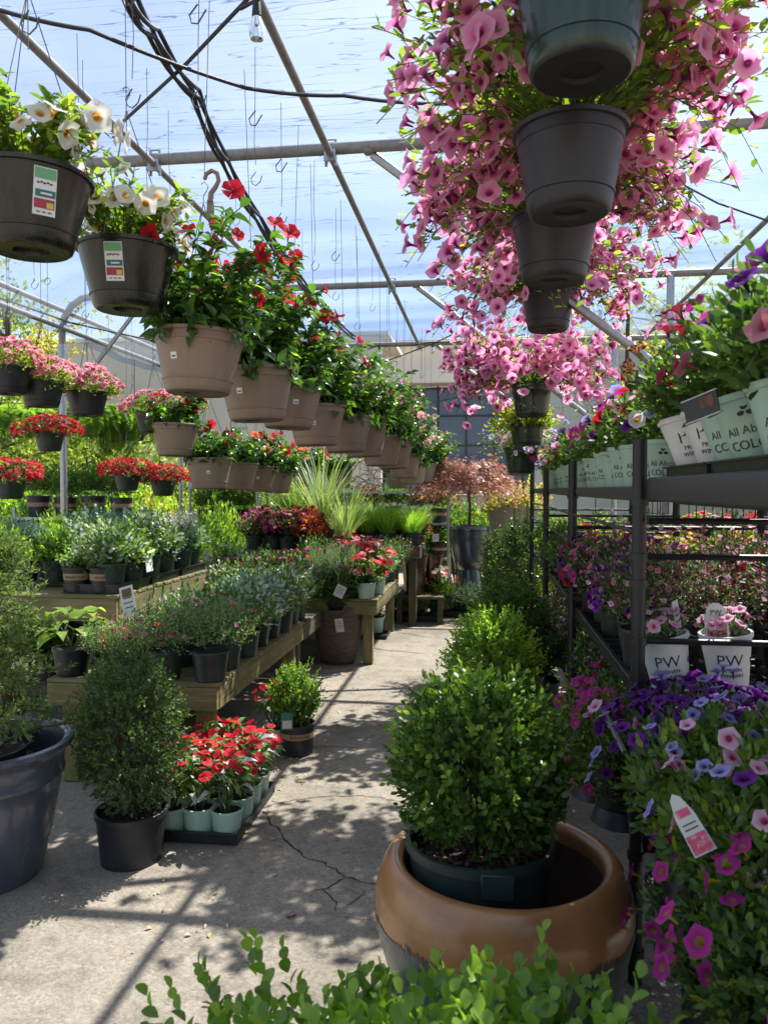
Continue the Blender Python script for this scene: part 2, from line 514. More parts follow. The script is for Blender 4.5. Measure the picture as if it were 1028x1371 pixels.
M_TAGT = solid('tag_teal', (.03, .17, .17), .5, var=.1)
M_TAGR = solid('tag_flower_picture', (.42, .03, .08), .5, var=.8, scale=70, col2=(.12, .10, .03))
M_TAGP = solid('tag_pink_picture', (.58, .06, .14), .5, var=.7, scale=90, col2=(.75, .42, .45))
M_TAGY = solid('tag_yellow', (.65, .5, .12), .5)
M_BAND = solid('kraft_band', (.36, .22, .13), .6, var=.1)
M_PAPER = solid('grey_tag_paper', (.62, .60, .56), .6, var=.06)
M_BULBGLASS = None

def lm(name, cols, t=(1.6, 1.7, .6), **k): return leafmat(name, cols, t, **k)
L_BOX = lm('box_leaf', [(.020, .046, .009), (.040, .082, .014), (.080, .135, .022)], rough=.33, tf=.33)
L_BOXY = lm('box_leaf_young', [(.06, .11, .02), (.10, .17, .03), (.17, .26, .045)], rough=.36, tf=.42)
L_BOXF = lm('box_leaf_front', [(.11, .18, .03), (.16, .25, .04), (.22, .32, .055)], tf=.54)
L_BOXD = lm('box_leaf_dusty', [(.030, .052, .022), (.055, .085, .035), (.08, .125, .045)], rough=.45, tf=.3)
L_MAND = lm('mandevilla_leaf', [(.018, .045, .014), (.035, .08, .02), (.07, .14, .025)], rough=.24, spec=.55, tf=.35)
L_MANDY = lm('mandevilla_leaf_young', [(.075, .15, .022), (.13, .22, .032), (.22, .32, .05)], rough=.28, tf=.5)
L_PET = lm('petunia_leaf', [(.06, .10, .022), (.10, .155, .028), (.16, .22, .036), (.28, .29, .05)], tf=.45, pos=[0, .5, .9, 1])
L_DARK = lm('dark_leaf', [(.018, .038, .015), (.035, .065, .022), (.06, .10, .03)], tf=.3)
L_MID = lm('mid_leaf', [(.035, .075, .02), (.065, .12, .028), (.11, .18, .04)], tf=.4)
L_LIME = lm('lime_leaf', [(.075, .135, .022), (.14, .215, .035), (.23, .31, .06)], tf=.45)
L_GOLD = lm('gold_leaf', [(.10, .13, .025), (.21, .21, .045), (.30, .20, .055)], tf=.4)
L_SILV = lm('silver_leaf', [(.14, .19, .14), (.24, .30, .22), (.36, .42, .32)], t=(.9, 1, .7), tf=.2, rough=.7)
L_BLUE = lm('blue_green_leaf', [(.07, .13, .085), (.11, .19, .125), (.17, .26, .17)], t=(.9, 1.1, .7), tf=.25, rough=.55)
L_VARI = lm('variegated_leaf', [(.05, .11, .03), (.12, .2, .05), (.5, .55, .38), (.6, .62, .48)], tf=.3, pos=[0, .5, .62, 1], t=(1.1, 1.15, .6))
L_GREY = lm('lavender_leaf', [(.08, .115, .07), (.12, .165, .1), (.17, .22, .13)], tf=.2, rough=.65)
L_PURP = lm('purple_leaf', [(.035, .012, .022), (.07, .02, .035), (.11, .04, .04)], t=(2, .8, .8), tf=.35)
L_RUST = lm('rust_leaf', [(.16, .03, .012), (.30, .07, .02), (.36, .15, .03)], t=(1.5, .9, .5), tf=.4)
L_MAPLE = lm('maple_leaf', [(.15, .07, .075), (.22, .12, .115), (.25, .17, .10)], t=(1.4, 1, .7), tf=.4)
L_CON = lm('conifer_spray', [(.055, .085, .035), (.09, .13, .05), (.15, .19, .07)], tf=.38, rough=.6)
L_GRASS = lm('grass_blade', [(.07, .14, .025), (.12, .20, .035), (.19, .27, .055)], tf=.45)
L_STRAP = lm('strap_leaf', [(.09, .14, .06), (.16, .21, .09), (.3, .34, .2)], tf=.3, rough=.45)
L_FERN = lm('fern_pinna', [(.055, .105, .02), (.09, .16, .028), (.14, .22, .04)], tf=.45)
L_TREE = lm('tree_leaf', [(.06, .10, .02), (.11, .15, .03), (.18, .2, .05)], tf=.4)
L_YELT = lm('yellow_tree_leaf', [(.16, .16, .035), (.24, .22, .05), (.3, .26, .09)], tf=.4)
L_DRY = lm('dry_leaf', [(.22, .13, .05), (.32, .22, .1), (.4, .3, .16)], tf=.2, t=(1, .9, .7))
F_PINK = petalmat('pink_petunia', (.30, .03, .16), (.86, .25, .50), (.94, .50, .68), tf=.64, var=.16)
F_LPINK = petalmat('light_pink_petal', (.45, .08, .12), (.72, .24, .29), (.78, .36, .40), tf=.4)
F_RED = petalmat('red_petal', (.30, .01, .02), (.62, .012, .03), (.70, .03, .05), tf=.42)
F_DRED = petalmat('deep_red_petal', (.16, .006, .012), (.40, .012, .02), (.48, .04, .035), tf=.38)
F_CORAL = petalmat('coral_petal', (.5, .06, .02), (.72, .12, .07), (.75, .22, .13), tf=.4)
F_WHITE = petalmat('white_petal', (.55, .25, .03), (.82, .78, .70), (.88, .87, .84), tf=.4, var=.08)
F_MPINK = petalmat('pale_mandevilla_petal', (.7, .3, .1), (.75, .34, .36), (.80, .52, .50), tf=.45)
F_MAG = petalmat('magenta_petal', (.42, .32, .03), (.50, .02, .25), (.60, .05, .36), tf=.4)
F_PURP = petalmat('purple_petal', (.03, .005, .05), (.13, .012, .22), (.24, .04, .38), tf=.4)
F_BLUE = petalmat('blue_petal', (.09, .05, .22), (.30, .24, .62), (.5, .46, .82), tf=.4)
F_MAUVE = petalmat('mauve_petal', (.5, .06, .2), (.72, .36, .52), (.82, .55, .68), tf=.4)
F_ROSE = petalmat('dusty_rose_petal', (.25, .05, .08), (.45, .13, .18), (.58, .26, .30), tf=.35)
F_STAR = petalmat('star_red_petal', (.35, .02, .03), (.36, .015, .06), (.42, .03, .08), tf=.4)
F_STARY = petalmat('star_yellow_stripe', (.55, .38, .08), (.68, .52, .16), (.72, .58, .3), tf=.4)
F_YEL = petalmat('yellow_petal', (.5, .25, .02), (.75, .52, .04), (.8, .62, .1), tf=.4)
F_CREAM = petalmat('pale_spike_petal', (.6, .55, .5), (.72, .68, .62), (.78, .74, .7), tf=.35)

# ------------------------------------------------------------------ lettering
_TX = {}
def text_mesh(s, size, mat, wrap_r=None, key=None):
    k = (s, size, mat.name, wrap_r)
    if k in _TX: return _TX[k]
    cu = bpy.data.curves.new('lettering', 'FONT')
    cu.body = s; cu.size = size; cu.align_x = 'CENTER'; cu.resolution_u = 2; cu.extrude = 0.0003
    o = bpy.data.objects.new('lettering', cu); COL.objects.link(o)
    dg = bpy.context.evaluated_depsgraph_get()
    me = bpy.data.meshes.new_from_object(o.evaluated_get(dg))
    bpy.data.objects.remove(o); bpy.data.curves.remove(cu)
    me.materials.clear(); me.materials.append(mat)
    _TX[k] = me
    return me
def wrap_text(s, size, mat, rz, phi0, z0, cone=0.0, tilt=0.0):
    """lettering laid round a pot: rz = radius at height z0, cone = dr/dz, facing local -Y at phi0 = 0"""
    src = text_mesh(s, size, mat)
    me = src.copy()
    for v in me.vertices:
        x, y, zz = v.co
        y += x * tilt
        r = rz + cone * y + .0008 + zz
        a = phi0 + x / rz
        v.co = (r * math.sin(a), -r * math.cos(a), z0 + y)
    me.update()
    return me

# ------------------------------------------------------------------ plant kit
class Proto:
    def __init__(self): self.parts = []
    def add(self, name, me, M=None, kind=None, spin=False, label=None, subs=None):
        if isinstance(me, MB): me = me.mesh(name)
        self.parts.append((name, me, M, kind, spin, label, subs or [])); return self
    def addmany(self, name, me, Ms, spin=True):
        for M in Ms: self.parts.append((name, me, M, None, spin, None, []))
        return self
    def plus(self, other, dz=0.0, spin=None):
        T = Matrix.Translation((0, 0, dz))
        for (n, me, M, k, s, l, su) in other.parts: self.parts.append((n, me, T @ M if M is not None else T.copy(), k, s if spin is None else spin, l, su))
        return self
def put(proto, name, label, cat_, loc, rz=0.0, s=1.0, group=None, spin=None, lean=None, sz=1.0):
    M = Matrix.LocRotScale(Vector(loc), Euler((lean[0], lean[1], rz)) if lean else Euler((0, 0, rz)), Vector((s, s, s * sz)))
    t = thing(name, label, cat_, group=group, M=M)
    S = Matrix.Rotation(random.uniform(0, 6.28) if spin is None else spin, 4, 'Z')
    for (n, me, pm, kind, sp, lab, subs) in proto.parts:
        pm2 = pm if pm is not None else Matrix.Identity(4)
        o = obj(n, me, t, S @ pm2 if sp else pm2, kind, lab)
        for (n2, me2, m2) in subs: obj(n2, me2, o, m2)
    return t

def pot_prof(rt, rb, h, rim=.02, out=.006, th=.004, soil=.03, foot=0.0):
    p = [(0.0001, .004), (rb * .55, .004), (rb * .6, .012 if foot else .002), (rb * .85, .012 if foot else .002), (rb * .9, 0), (rb, .002)]
    p += [(rb + (rt - rb) * .5, h * .5), (rt - .001, h - rim), (rt + out, h - rim + .001), (rt + out * 1.1, h - .002), (rt + out * .6, h), (rt - th, h), (rt - th * 1.5, h - soil - .02)]
    return p
def soil_mesh(r, z, chips=0):
    mb = MB()
    n = 20
    vs = [(0, 0, z + .006)]
    for q in (.35, .7, 1.0):
        for k in range(n):
            a = 6.283 * k / n
            vs.append((r * q * math.cos(a), r * q * math.sin(a), z + .006 * (1 - q) + random.uniform(-.004, .004)))
    fs = [(0, 1 + k, 1 + (k + 1) % n) for k in range(n)]
    for i in range(2):
        for k in range(n):
            a, b = 1 + i * n + k, 1 + i * n + (k + 1) % n
            fs.append((a, a + n, b + n, b))
    mb.add(vs, fs, M_SOIL)
    for _ in range(chips):
        a = random.uniform(0, 6.28); q = r * math.sqrt(random.random()) * .95
        Mx = Euler((random.uniform(-.5, .5), random.uniform(-.5, .5), random.uniform(0, 6))).to_matrix()
        mb.box((q * math.cos(a), q * math.sin(a), z + .009), (random.uniform(.012, .03), random.uniform(.006, .012), .004), M_BARK, Mx)
    return mb.mesh('soil', smooth=False)
def pot_proto(rt, rb, h, mat, rim=.02, out=.006, soil=.03, seg=28, chips=0):
    p = Proto()
    mb = MB(); mb.lathe(pot_prof(rt, rb, h, rim, out, soil=soil), mat, seg)
    p.add('pot', mb)
    p.add('soil', soil_mesh(rt - .008, h - soil, chips))
    return p
def tag_mb(w, h, style, mb=None):
    """small printed label standing in the local XZ plane, facing -Y"""
    mb = mb or MB()
    if style == 'price':
        mb.box((0, 0, 0), (w, .0016, h), M_WHITE)
        mb.box((0, -.0012, -h * .12), (w * .62, .001, h * .2), M_INK)
    elif style == 'basket':
        mb.box((0, 0, 0), (w, .002, h), M_WHITE)
        mb.box((0, -.0014, h * .37), (w * .94, .001, h * .22), M_TAGG)
        for i in range(5): mb.box((-w * .3 + i * w * .14, -.0014, h * .17 + .002 * (i % 2)), (w * .11, .001, h * .035), M_INK)
        mb.box((w * .03, -.0014, -h * .04), (w * .88, .001, h * .15), M_TAGT)
        mb.box((w * .06, -.0022, -h * .04), (w * .5, .001, h * .04), M_WHITE)
        mb.box((0, -.0014, -h * .255), (w * .9, .001, h * .2), M_TAGR)
        mb.box((w * .25, -.0022, -h * .28), (w * .3, .001, h * .12), M_TAGY)
        for i in range(3): mb.box((-w * .25 + i * w * .25, -.0014, -h * .43), (w * .16, .001, h * .025), M_INK)
    elif style == 'picture':
        mb.box((0, 0, 0), (w, .002, h), M_WHITE)
        mb.box((0, -.0014, -h * .22), (w * .82, .001, h * .42), M_TAGP)
        mb.box((w * .2, -.0022, -h * .36), (w * .35, .001, h * .1), M_TAGG)
        for i in range(3): mb.box((0, -.0014, h * (.36 - .1 * i)), (w * (.5 + .1 * i), .001, h * .035), M_INK)
    elif style == 'paper':
        mb.box((0, 0, 0), (w, .0016, h), M_PAPER)
        for i in range(4): mb.box((0, -.0012, h * (.28 - .15 * i)), (w * (.7 - .1 * (i % 2)), .0008, h * .03), M_INK)
    return mb
def wall_tag(w, h, style, rt, rb, H, phi, z, name='label'):
    """label lying on a pot wall at angle phi (0 = local -Y)"""
    r = rb + (rt - rb) * z / H
    tilt = math.atan2(rt - rb, H)
    M = Matrix.Rotation(phi, 4, 'Z') @ Matrix.Translation((0, -(r + .0035), z)) @ Matrix.Rotation(tilt, 4, 'X')
    return (name, tag_mb(w, h, style).mesh(name, smooth=False), M)
def stems_mesh(n, r0, r1, z0, z1, mat, rad=.004, wig=.03):
    mb = MB()
    for i in range(n):
        a = random.uniform(0, 6.28); q = r1 * math.sqrt(random.random())
        p0 = Vector((r0 * math.cos(a) * random.random(), r0 * math.sin(a) * random.random(), z0))
        p2 = Vector((q * math.cos(a), q * math.sin(a), z0 + (z1 - z0) * random.uniform(.6, 1)))
        p1 = (p0 + p2) / 2 + Vector((random.uniform(-wig, wig), random.uniform(-wig, wig), .02))
        mb.tube([p0, p1, p2], [rad, rad * .8, rad * .4], mat, 5)
    return mb.mesh('stem', angle=80)

# --- boxwood balls
def boxwood(Rr, zc, nshoot, L, mat_old, mat_new, nleaf=10, W=.62, hi=0, zmin=-.75, shell=.62, noise=.07, trunk=True, newfrac=.25, up=.35, stray=0):
    p = Proto()
    pos, ax = crown(nshoot, Rr, (0, 0, zc), zmin, shell, noise, up)
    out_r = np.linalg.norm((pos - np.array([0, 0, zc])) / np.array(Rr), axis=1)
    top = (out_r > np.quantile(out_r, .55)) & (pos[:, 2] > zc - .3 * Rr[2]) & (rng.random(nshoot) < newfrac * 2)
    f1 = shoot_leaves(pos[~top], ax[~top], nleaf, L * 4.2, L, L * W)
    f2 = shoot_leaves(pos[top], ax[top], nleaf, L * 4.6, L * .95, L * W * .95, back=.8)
    if stray:
        d = rdirs(stray, -.1); q = d * np.array(Rr) * 1.06 + np.array([0, 0, zc])
        f2 = cat(f2, shoot_leaves(q, norm(d + np.array([0, 0, .6])), nleaf, L * 5, L * .9, L * W * .9, back=.6))
    if hi:
        allp = cat(f1, f2); isnew = np.concatenate([np.zeros(len(f1), bool), np.ones(len(f2), bool)])
        sc = allp.pos[:, 2] * 1.0 - allp.pos[:, 1] * .6 + rng.random(len(allp)) * .1
        ch = np.argsort(-sc)[:hi]; rest = np.setdiff1d(np.arange(len(allp)), ch)
        p.add('foliage', inst_mesh('foliage', [(T_BOX_HI, allp.pick(rest[~isnew[rest]]), [mat_old]), (T_BOX_HI, allp.pick(rest[isnew[rest]]), [mat_new])], True), kind='stuff')
        lo, ln = single('leaf', T_BOX_HI, [mat_old]), single('leaf', T_BOX_HI, [mat_new])
        for i, M in zip(ch, allp.pick(ch).mats()): p.add('leaf', ln if isnew[i] else lo, M)
    else:
        p.add('foliage', inst_mesh('foliage', [(T_OVAL, f1, [mat_old]), (T_OVAL, f2, [mat_new])]), kind='stuff', spin=True)
    if trunk: p.add('stem', stems_mesh(14, .03, Rr[0] * .75, zc - Rr[2] * 1.02, zc + Rr[2] * .5, M_WOODY, .006), spin=True)
    return p

# --- mounds of small leaves with flowers
def mound(Rr, zc, nshoot, L, lmats, tm=T_OVAL, W=.5, nleaf=7, flowers=None, zmin=-.35, shell=.5, noise=.14, up=.5, slen=4.0, spread=1.0, lf=3.2):
    """flowers: dict(tm, mat(s), n, size, parts=bool, zmin, out)"""
    p = Proto()
    pos, ax = crown(nshoot, Rr, (0, 0, zc), zmin, shell, noise, up, lf=lf)
    fr = shoot_leaves(pos, ax, nleaf, L * slen, L, L * W, spread=spread)
    k = len(lmats); pick = rng.integers(0, k, len(fr))
    p.add('foliage', inst_mesh('foliage', [(tm, fr.pick(pick == i), [lmats[i]]) for i in range(k)]), kind='stuff', spin=True)
    for fl in (flowers if isinstance(flowers, list) else [flowers] if flowers else []):
        add_flowers(p, Rr, zc, noise, fl)
    return p
def add_flowers(p, Rr, zc, noise, fl):
    n = fl['n']
    pos, ax = crown(n, np.array(Rr) * fl.get('out', 1.08), (0, 0, zc), fl.get('zmin', -.2), fl.get('shell', .9), noise * .8, fl.get('up', .45), .45)
    s = fl['size']
    fr = scatter(pos, ax, s, s, .35)
    mats = fl['mats'] if isinstance(fl['mats'], list) else [fl['mats']]
    if fl.get('parts'):
        mes = [single('flower', fl['tm'], [m] if not isinstance(m, tuple) else list(m)) for m in mats]
        for i, M in enumerate(fr.mats()): p.add('flower', mes[i % len(mes)], M, spin=True)
        if fl.get('peduncle'):
            mb = MB()
            for i in range(n):
                q = Vector(fr.pos[i]); a = Vector(fr.ax[i]); mb.tube([q - a * s * 1.1, q - a * (s * 1.6) - Vector((0, 0, .01)), q * .72 + Vector((0, 0, zc * .28))], [.0016, .0016, .002], M_STEM, 4)
            p.add('flower_stalks', mb, kind='stuff', spin=True)
    else:
        pk = rng.integers(0, len(mats), n)
        p.add('blossom', inst_mesh('blossom', [(fl['tm'], fr.pick(pk == i), [m] if not isinstance(m, tuple) else list(m)) for i, m in enumerate(mats)], True), kind='stuff', spin=True)
    return p

# --- hanging baskets
HANG_R = .0016
def hanger_mesh(r, z0, h, n=3):
    mb = MB()
    for k in range(n):
        a = 6.283 * k / n + .5
        mb.tube([(r * math.cos(a), r * math.sin(a), z0), (0, 0, z0 + h)], .0018, M_WIRE, 4)
    mb.tube([(0, 0, z0 + h), (0, 0, z0 + h + .03), (.012, 0, z0 + h + .05), (.018, 0, z0 + h + .068), (.0, 0, z0 + h + .085), (-.012, 0, z0 + h + .075)], .0018, M_WIRE, 5)
    return mb.mesh('hanger')
def basket_pot(rt, rb, h, mat, under, style=None, saucer=True, step=True):
    p = Proto(); mb = MB()
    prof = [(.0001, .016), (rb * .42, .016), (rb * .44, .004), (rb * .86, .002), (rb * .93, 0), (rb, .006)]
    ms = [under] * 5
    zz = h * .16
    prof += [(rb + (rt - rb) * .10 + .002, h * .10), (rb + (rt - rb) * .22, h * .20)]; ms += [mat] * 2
    if saucer: prof += [(rb + (rt - rb) * .22 + .004, h * .205), (rb + (rt - rb) * .245 + .004, h * .225), (rb + (rt - rb) * .245, h * .23)]; ms += [mat] * 3
    prof += [(rb + (rt - rb) * .60, h * .55), (rb + (rt - rb) * .86, h * .80)]; ms += [mat] * 2
    if step: prof += [(rt * .985, h * .81)]; ms += [mat]
    prof += [(rt, h * .93), (rt + .010, h * .935), (rt + .012, h * .985), (rt + .006, h), (rt - .005, h), (rt - .008, h * .8)]; ms += [mat] * 6
    mb.lathe(prof, mat, 36, mats=ms)
    p.add('pot', mb)
    p.add('soil', soil_mesh(rt - .012, h * .87))
    return p
def mandevilla_top(nvine, hgt, rad, fcol, nfl, young, parts, lsize=.100, seed=0):
    """upright glossy vines with large leaves, trumpet flowers near the tips"""
    p = Proto()
    PP, AA, NN, LL, yng = [], [], [], [], []
    mb = MB(); FP, FA = [], []
    for i in range(nvine):
        a = 6.283 * i / nvine + random.uniform(-.5, .5); q = random.uniform(.02, .12)
        top = hgt * random.uniform(.45, 1.0); out = rad * random.uniform(.4, 1.05)
        pts = []
        for k in range(7):
            t = k / 6
            rr = q + out * t ** 1.3
            pts.append(Vector((rr * math.cos(a + t * .5), rr * math.sin(a + t * .5), top * (t - .25 * t ** 3 * (out / rad)) + random.uniform(-.01, .01))))
        mb.tube(pts, [.0028] * 3 + [.002] * 4, M_STEM, 5)
        m = int(13 + 13 * top / hgt)
        for k in range(m):
            t = (k + random.random()) / m
            j = min(5, int(t * 6)); w = t * 6 - j
            c = pts[j].lerp(pts[j + 1], w)
            tang = (pts[j + 1] - pts[j]).normalized()
            an = k * 2.4 + a
            side = Vector((math.cos(an), math.sin(an), 0)) * .9 + Vector((math.cos(a), math.sin(a), 0)) * .45
            ax_ = (side + Vector((0, 0, random.uniform(-.25, .7))) + tang * .3).normalized()
            PP.append(c); AA.append(ax_); NN.append(Vector((0, 0, 1)) + side * .1 + Vector(rng.normal(size=3) * .25)); LL.append(lsize * random.uniform(.65, 1.15) * (1 - .3 * t))
            yng.append(random.random() < young * (.3 + 1.2 * t))
        for _ in range(3): FP.append(pts[6 - random.randint(0, 2)] + Vector(rng.normal(size=3) * .022) + Vector((0, 0, .02))); FA.append(Vector((math.cos(a), math.sin(a), random.uniform(-.2, 1.0))) + Vector(rng.normal(size=3) * .5))
    fr = Fr(PP, AA, NN, LL, np.array(LL) * .50); yng = np.array(yng)
    p.add('vine', mb, kind='stuff', spin=True)
    if parts:
        l1, l2 = single('leaf', T_HI, [L_MAND]), single('leaf', T_HI, [L_MANDY])
        ms = fr.mats()
        n = len(ms); keep = set(np.argsort(-fr.L)[:min(n, 130)].tolist())
        for i in range(n):
            if i in keep: p.add('leaf', l2 if yng[i] else l1, ms[i], spin=True)
        rest = np.array([i for i in range(n) if i not in keep], int)
        if len(rest): p.add('foliage', inst_mesh('foliage', [(T_LONG, fr.pick(rest), [L_MAND])]), kind='stuff', spin=True)
    else:
        p.add('foliage', inst_mesh('foliage', [(T_LONG, fr.pick(~yng), [L_MAND]), (T_LONG, fr.pick(yng), [L_MANDY])]), kind='stuff', spin=True)
    # low filler leaves over the rim
    pos, ax = crown(60, (rad * .75, rad * .75, hgt * .35), (0, 0, .02), -.25, .5, .15, .3)
    f2 = shoot_leaves(pos, ax, 4, .07, lsize * .75, lsize * .38)
    p.add('foliage', inst_mesh('foliage', [(T_LONG, f2, [L_MAND])]), kind='stuff', spin=True)
    sel = rng.permutation(len(FP))[:nfl]
    fz = .037 * rng.uniform(.7, 1.15, len(sel)); ff = Fr([FP[i] for i in sel], [FA[i] for i in sel], rng.normal(size=(len(sel), 3)), fz, fz)
    if parts:
        fm = single('flower', T_MAND, [fcol])
        for M in ff.mats(): p.add('flower', fm, M, spin=True)
    else:
        p.add('blossom', inst_mesh('blossom', [(T_MAND, ff, [fcol])], True), kind='stuff', spin=True)
    return p
def petunia_top(reach, up, down, nstem, nfl, fsize, fmats, parts, leafL=.045, seedfree=True, front_open=False, rise=.16):
    """long stems spreading out over the rim and drooping, trumpets all over"""
    p = Proto(); mb = MB()
    PP, AA, NN, LL, FP, FA = [], [], [], [], [], []
    for i in range(nstem):
        a = random.uniform(0, 6.283); rr = reach * random.uniform(.45, 1.0)
        zt = random.uniform(-down, up * .9) * (rr / reach) ** .8 + (1 - rr / reach) * up * random.uniform(.1, 1)
        pts = []
        for k in range(7):
            t = k / 6
            q = .02 + rr * t ** .9
            pts.append(Vector((q * math.cos(a + .25 * t), q * math.sin(a + .25 * t), rise * math.sin(t * 2.2) * random.uniform(.7, 1.1) + zt * t * t)))
        mb.tube(pts, [.002] * 4 + [.0014] * 3, M_STEM, 4)
        m = 20
        for k in range(m):
            t = .12 + .86 * (k + random.random()) / m
            j = min(5, int(t * 6)); c = pts[j].lerp(pts[j + 1], t * 6 - j)
            tang = (pts[j + 1] - pts[j]).normalized(); an = k * 2.4 + a
            side = Vector((math.cos(an), math.sin(an), random.uniform(-.4, .8)))
            PP.append(c); AA.append((side + tang * .5)); NN.append(Vector((0, 0, 1)) + Vector(rng.normal(size=3) * .4)); LL.append(leafL * random.uniform(.5, 1.1))
        for _ in range(max(2, int(1.7 * nfl / nstem) + 1)):
            t = random.uniform(.35, 1.0)
            j = min(5, int(t * 6)); c = pts[j].lerp(pts[j + 1], t * 6 - j)
            o = Vector((math.cos(a), math.sin(a), random.uniform(-.25, .9))) + Vector(rng.normal(size=3) * .5)
            o.normalize()
            FP.append(c + o * fsize * 1.5); FA.append(o)
    fr = Fr(PP, AA, NN, LL, np.array(LL) * .46)
    p.add('stems', mb, kind='stuff', spin=True)
    p.add('foliage', inst_mesh('foliage', [(T_OVAL, fr, [L_PET])]), kind='stuff', spin=True)
    sel = rng.permutation(len(FP))[:nfl]
    sz = fsize * rng.uniform(.75, 1.15, len(sel))
    ff = Fr([FP[i] for i in sel], [FA[i] for i in sel], rng.normal(size=(len(sel), 3)), sz, sz)
    if parts:
        fms = [single('flower', T_PET, [m]) for m in fmats]
        for i, M in enumerate(ff.pick(np.arange(min(300, len(sel)))).mats()): p.add('flower', fms[i % len(fms)], M, spin=True)
        if len(sel) > 300: p.add('blossom', inst_mesh('blossom', [(T_PET, ff.pick(np.arange(300, len(sel))), [fmats[0]])], True), kind='stuff', spin=True)
    else:
        pk = rng.integers(0, len(fmats), len(sel))
        p.add('blossom', inst_mesh('blossom', [(T_PET_LO, ff.pick(pk == i), [m]) for i, m in enumerate(fmats)], True), kind='stuff', spin=True)
    return p
def fern_top(nf, L, dz=.1):
    PP, AA, NN, LL = [], [], [], []
    mb = MB()
    for i in range(nf):
        a = random.uniform(0, 6.283); l = L * random.uniform(.65, 1.1); el = random.uniform(.35, 1.35)
        pts = [Vector((0, 0, 0))]; d = el
        for k in range(10):
            d -= .21 + .03 * k * random.uniform(.6, 1.1) * .6
            pts.append(pts[-1] + Vector((math.cos(a) * math.cos(d), math.sin(a) * math.cos(d), math.sin(d))) * l / 10)
        mb.tube(pts[::3] + [pts[-1]], .0016, M_STEM, 3)
        for k in range(60):
            t = .1 + .9 * k / 60; j = min(9, int(t * 10)); c = pts[j].lerp(pts[j + 1], t * 10 - j)
            tg = (pts[j + 1] - pts[j]).normalized(); sd = tg.cross(Vector((0, 0, 1))).normalized() * (1 if k % 2 else -1)
            PP.append(c); AA.append(sd + tg * .35); NN.append(Vector((0, 0, 1)) + tg * .2); LL.append(l * .17 * math.sin(math.pi * (.12 + .85 * t)) + .012)
    fr = Fr(PP, AA, NN, LL, np.array(LL) * .2)
    p = Proto()
    p.add('fronds', inst_mesh('fronds', [(T_PT, fr, [L_FERN])]), kind='stuff', spin=True)
    p.add('stems', mb, kind='stuff', spin=True)
    return p
def grass_top(nb, L, W, mat, spreadr=.08, droop=.6, tall=1.0):
    p = Proto()
    n = nb
    a = rng.uniform(0, 6.283, n); q = spreadr * np.sqrt(rng.random(n))
    V, F = [], []
    mb = MB()
    vs, fs = [], []
    for i in range(n):
        l = L * random.uniform(.55, 1.1); el = R(random.uniform(52, 89)) * tall
        ct, st = math.cos(a[i]), math.sin(a[i]); d = el
        c = Vector((q[i] * ct, q[i] * st, 0)); sd = Vector((-st, ct, 0)) * W * random.uniform(.7, 1.2); b = len(vs)
        for k in range(5):
            w = (1, .95, .8, .5, .04)[k]
            vs += [c - sd * w * .5, c + sd * w * .5]
            d -= droop * random.uniform(.2, .5) * (k + 1) * .45
            c = c + Vector((ct * math.cos(d), st * math.cos(d), math.sin(d))) * l / 4
        for k in range(4): fs.append((b + 2 * k, b + 2 * k + 1, b + 2 * k + 3, b + 2 * k + 2))
    mb.add(vs, fs, mat)
    p.add('blades', mb.mesh('blades', smooth=False), kind='stuff', spin=True)
    return p
# ================================================================== THE SETTING
# pavement: old asphalt-concrete with pale aggregate
def ground_mat():
    m, nt, N, L, bs, out = new_mat('old_pavement')
    tc = N.new('ShaderNodeTexCoord')
    def noise(s, d=5, r=.6):
        n = N.new('ShaderNodeTexNoise'); n.inputs['Scale'].default_value = s; n.inputs['Detail'].default_value = d; n.inputs['Roughness'].default_value = r
        L.new(tc.outputs['Object'], n.inputs[0]); return n
    big, mid = noise(.9, 6), noise(7, 6, .7)
    vo = N.new('ShaderNodeTexVoronoi'); vo.inputs['Scale'].default_value = 105; L.new(tc.outputs['Object'], vo.inputs[0])
    vo2 = N.new('ShaderNodeTexVoronoi'); vo2.inputs['Scale'].default_value = 48; L.new(tc.outputs['Object'], vo2.inputs[0])
    sp = N.new('ShaderNodeSeparateColor'); L.new(vo.outputs['Color'], sp.inputs[0])
    agg = ramp(N, [(.215, .186, .15), (.262, .23, .19), (.292, .26, .216), (.33, .297, .25)], [0, .4, .82, 1]); L.new(sp.outputs[0], agg.inputs[0])
    rb = ramp(N, [(.70, .69, .67), (1.0, .985, .96), (1.1, 1.08, 1.05)], [.36, .52, .72]); L.new(big.outputs['Fac'], rb.inputs[0])
    rm = ramp(N, [(.72, .71, .70), (1, 1, 1), (1.1, 1.09, 1.07)], [.32, .5, .72]); L.new(mid.outputs['Fac'], rm.inputs[0])
    a = N.new('ShaderNodeMix'); a.data_type = 'RGBA'; a.blend_type = 'MULTIPLY'; a.inputs[0].default_value = 1
    L.new(agg.outputs[0], a.inputs[6]); L.new(rb.outputs[0], a.inputs[7])
    b = N.new('ShaderNodeMix'); b.data_type = 'RGBA'; b.blend_type = 'MULTIPLY'; b.inputs[0].default_value = 1
    L.new(a.outputs[2], b.inputs[6]); L.new(rm.outputs[0], b.inputs[7])
    L.new(b.outputs[2], bs.inputs['Base Color'])
    bs.inputs['Roughness'].default_value = .9; bs.inputs['Specular IOR Level'].default_value = .25
    ad = N.new('ShaderNodeMath'); ad.operation = 'ADD'
    L.new(vo2.outputs['Distance'], ad.inputs[0]); L.new(vo.outputs['Distance'], ad.inputs[1])
    bp = N.new('ShaderNodeBump'); bp.inputs['Strength'].default_value = .3; bp.inputs['Distance'].default_value = .006; bp.invert = True
    L.new(ad.outputs[0], bp.inputs['Height']); L.new(bp.outputs[0], bs.inputs['Normal'])
    return m
M_GROUND = ground_mat()
gm = MB()
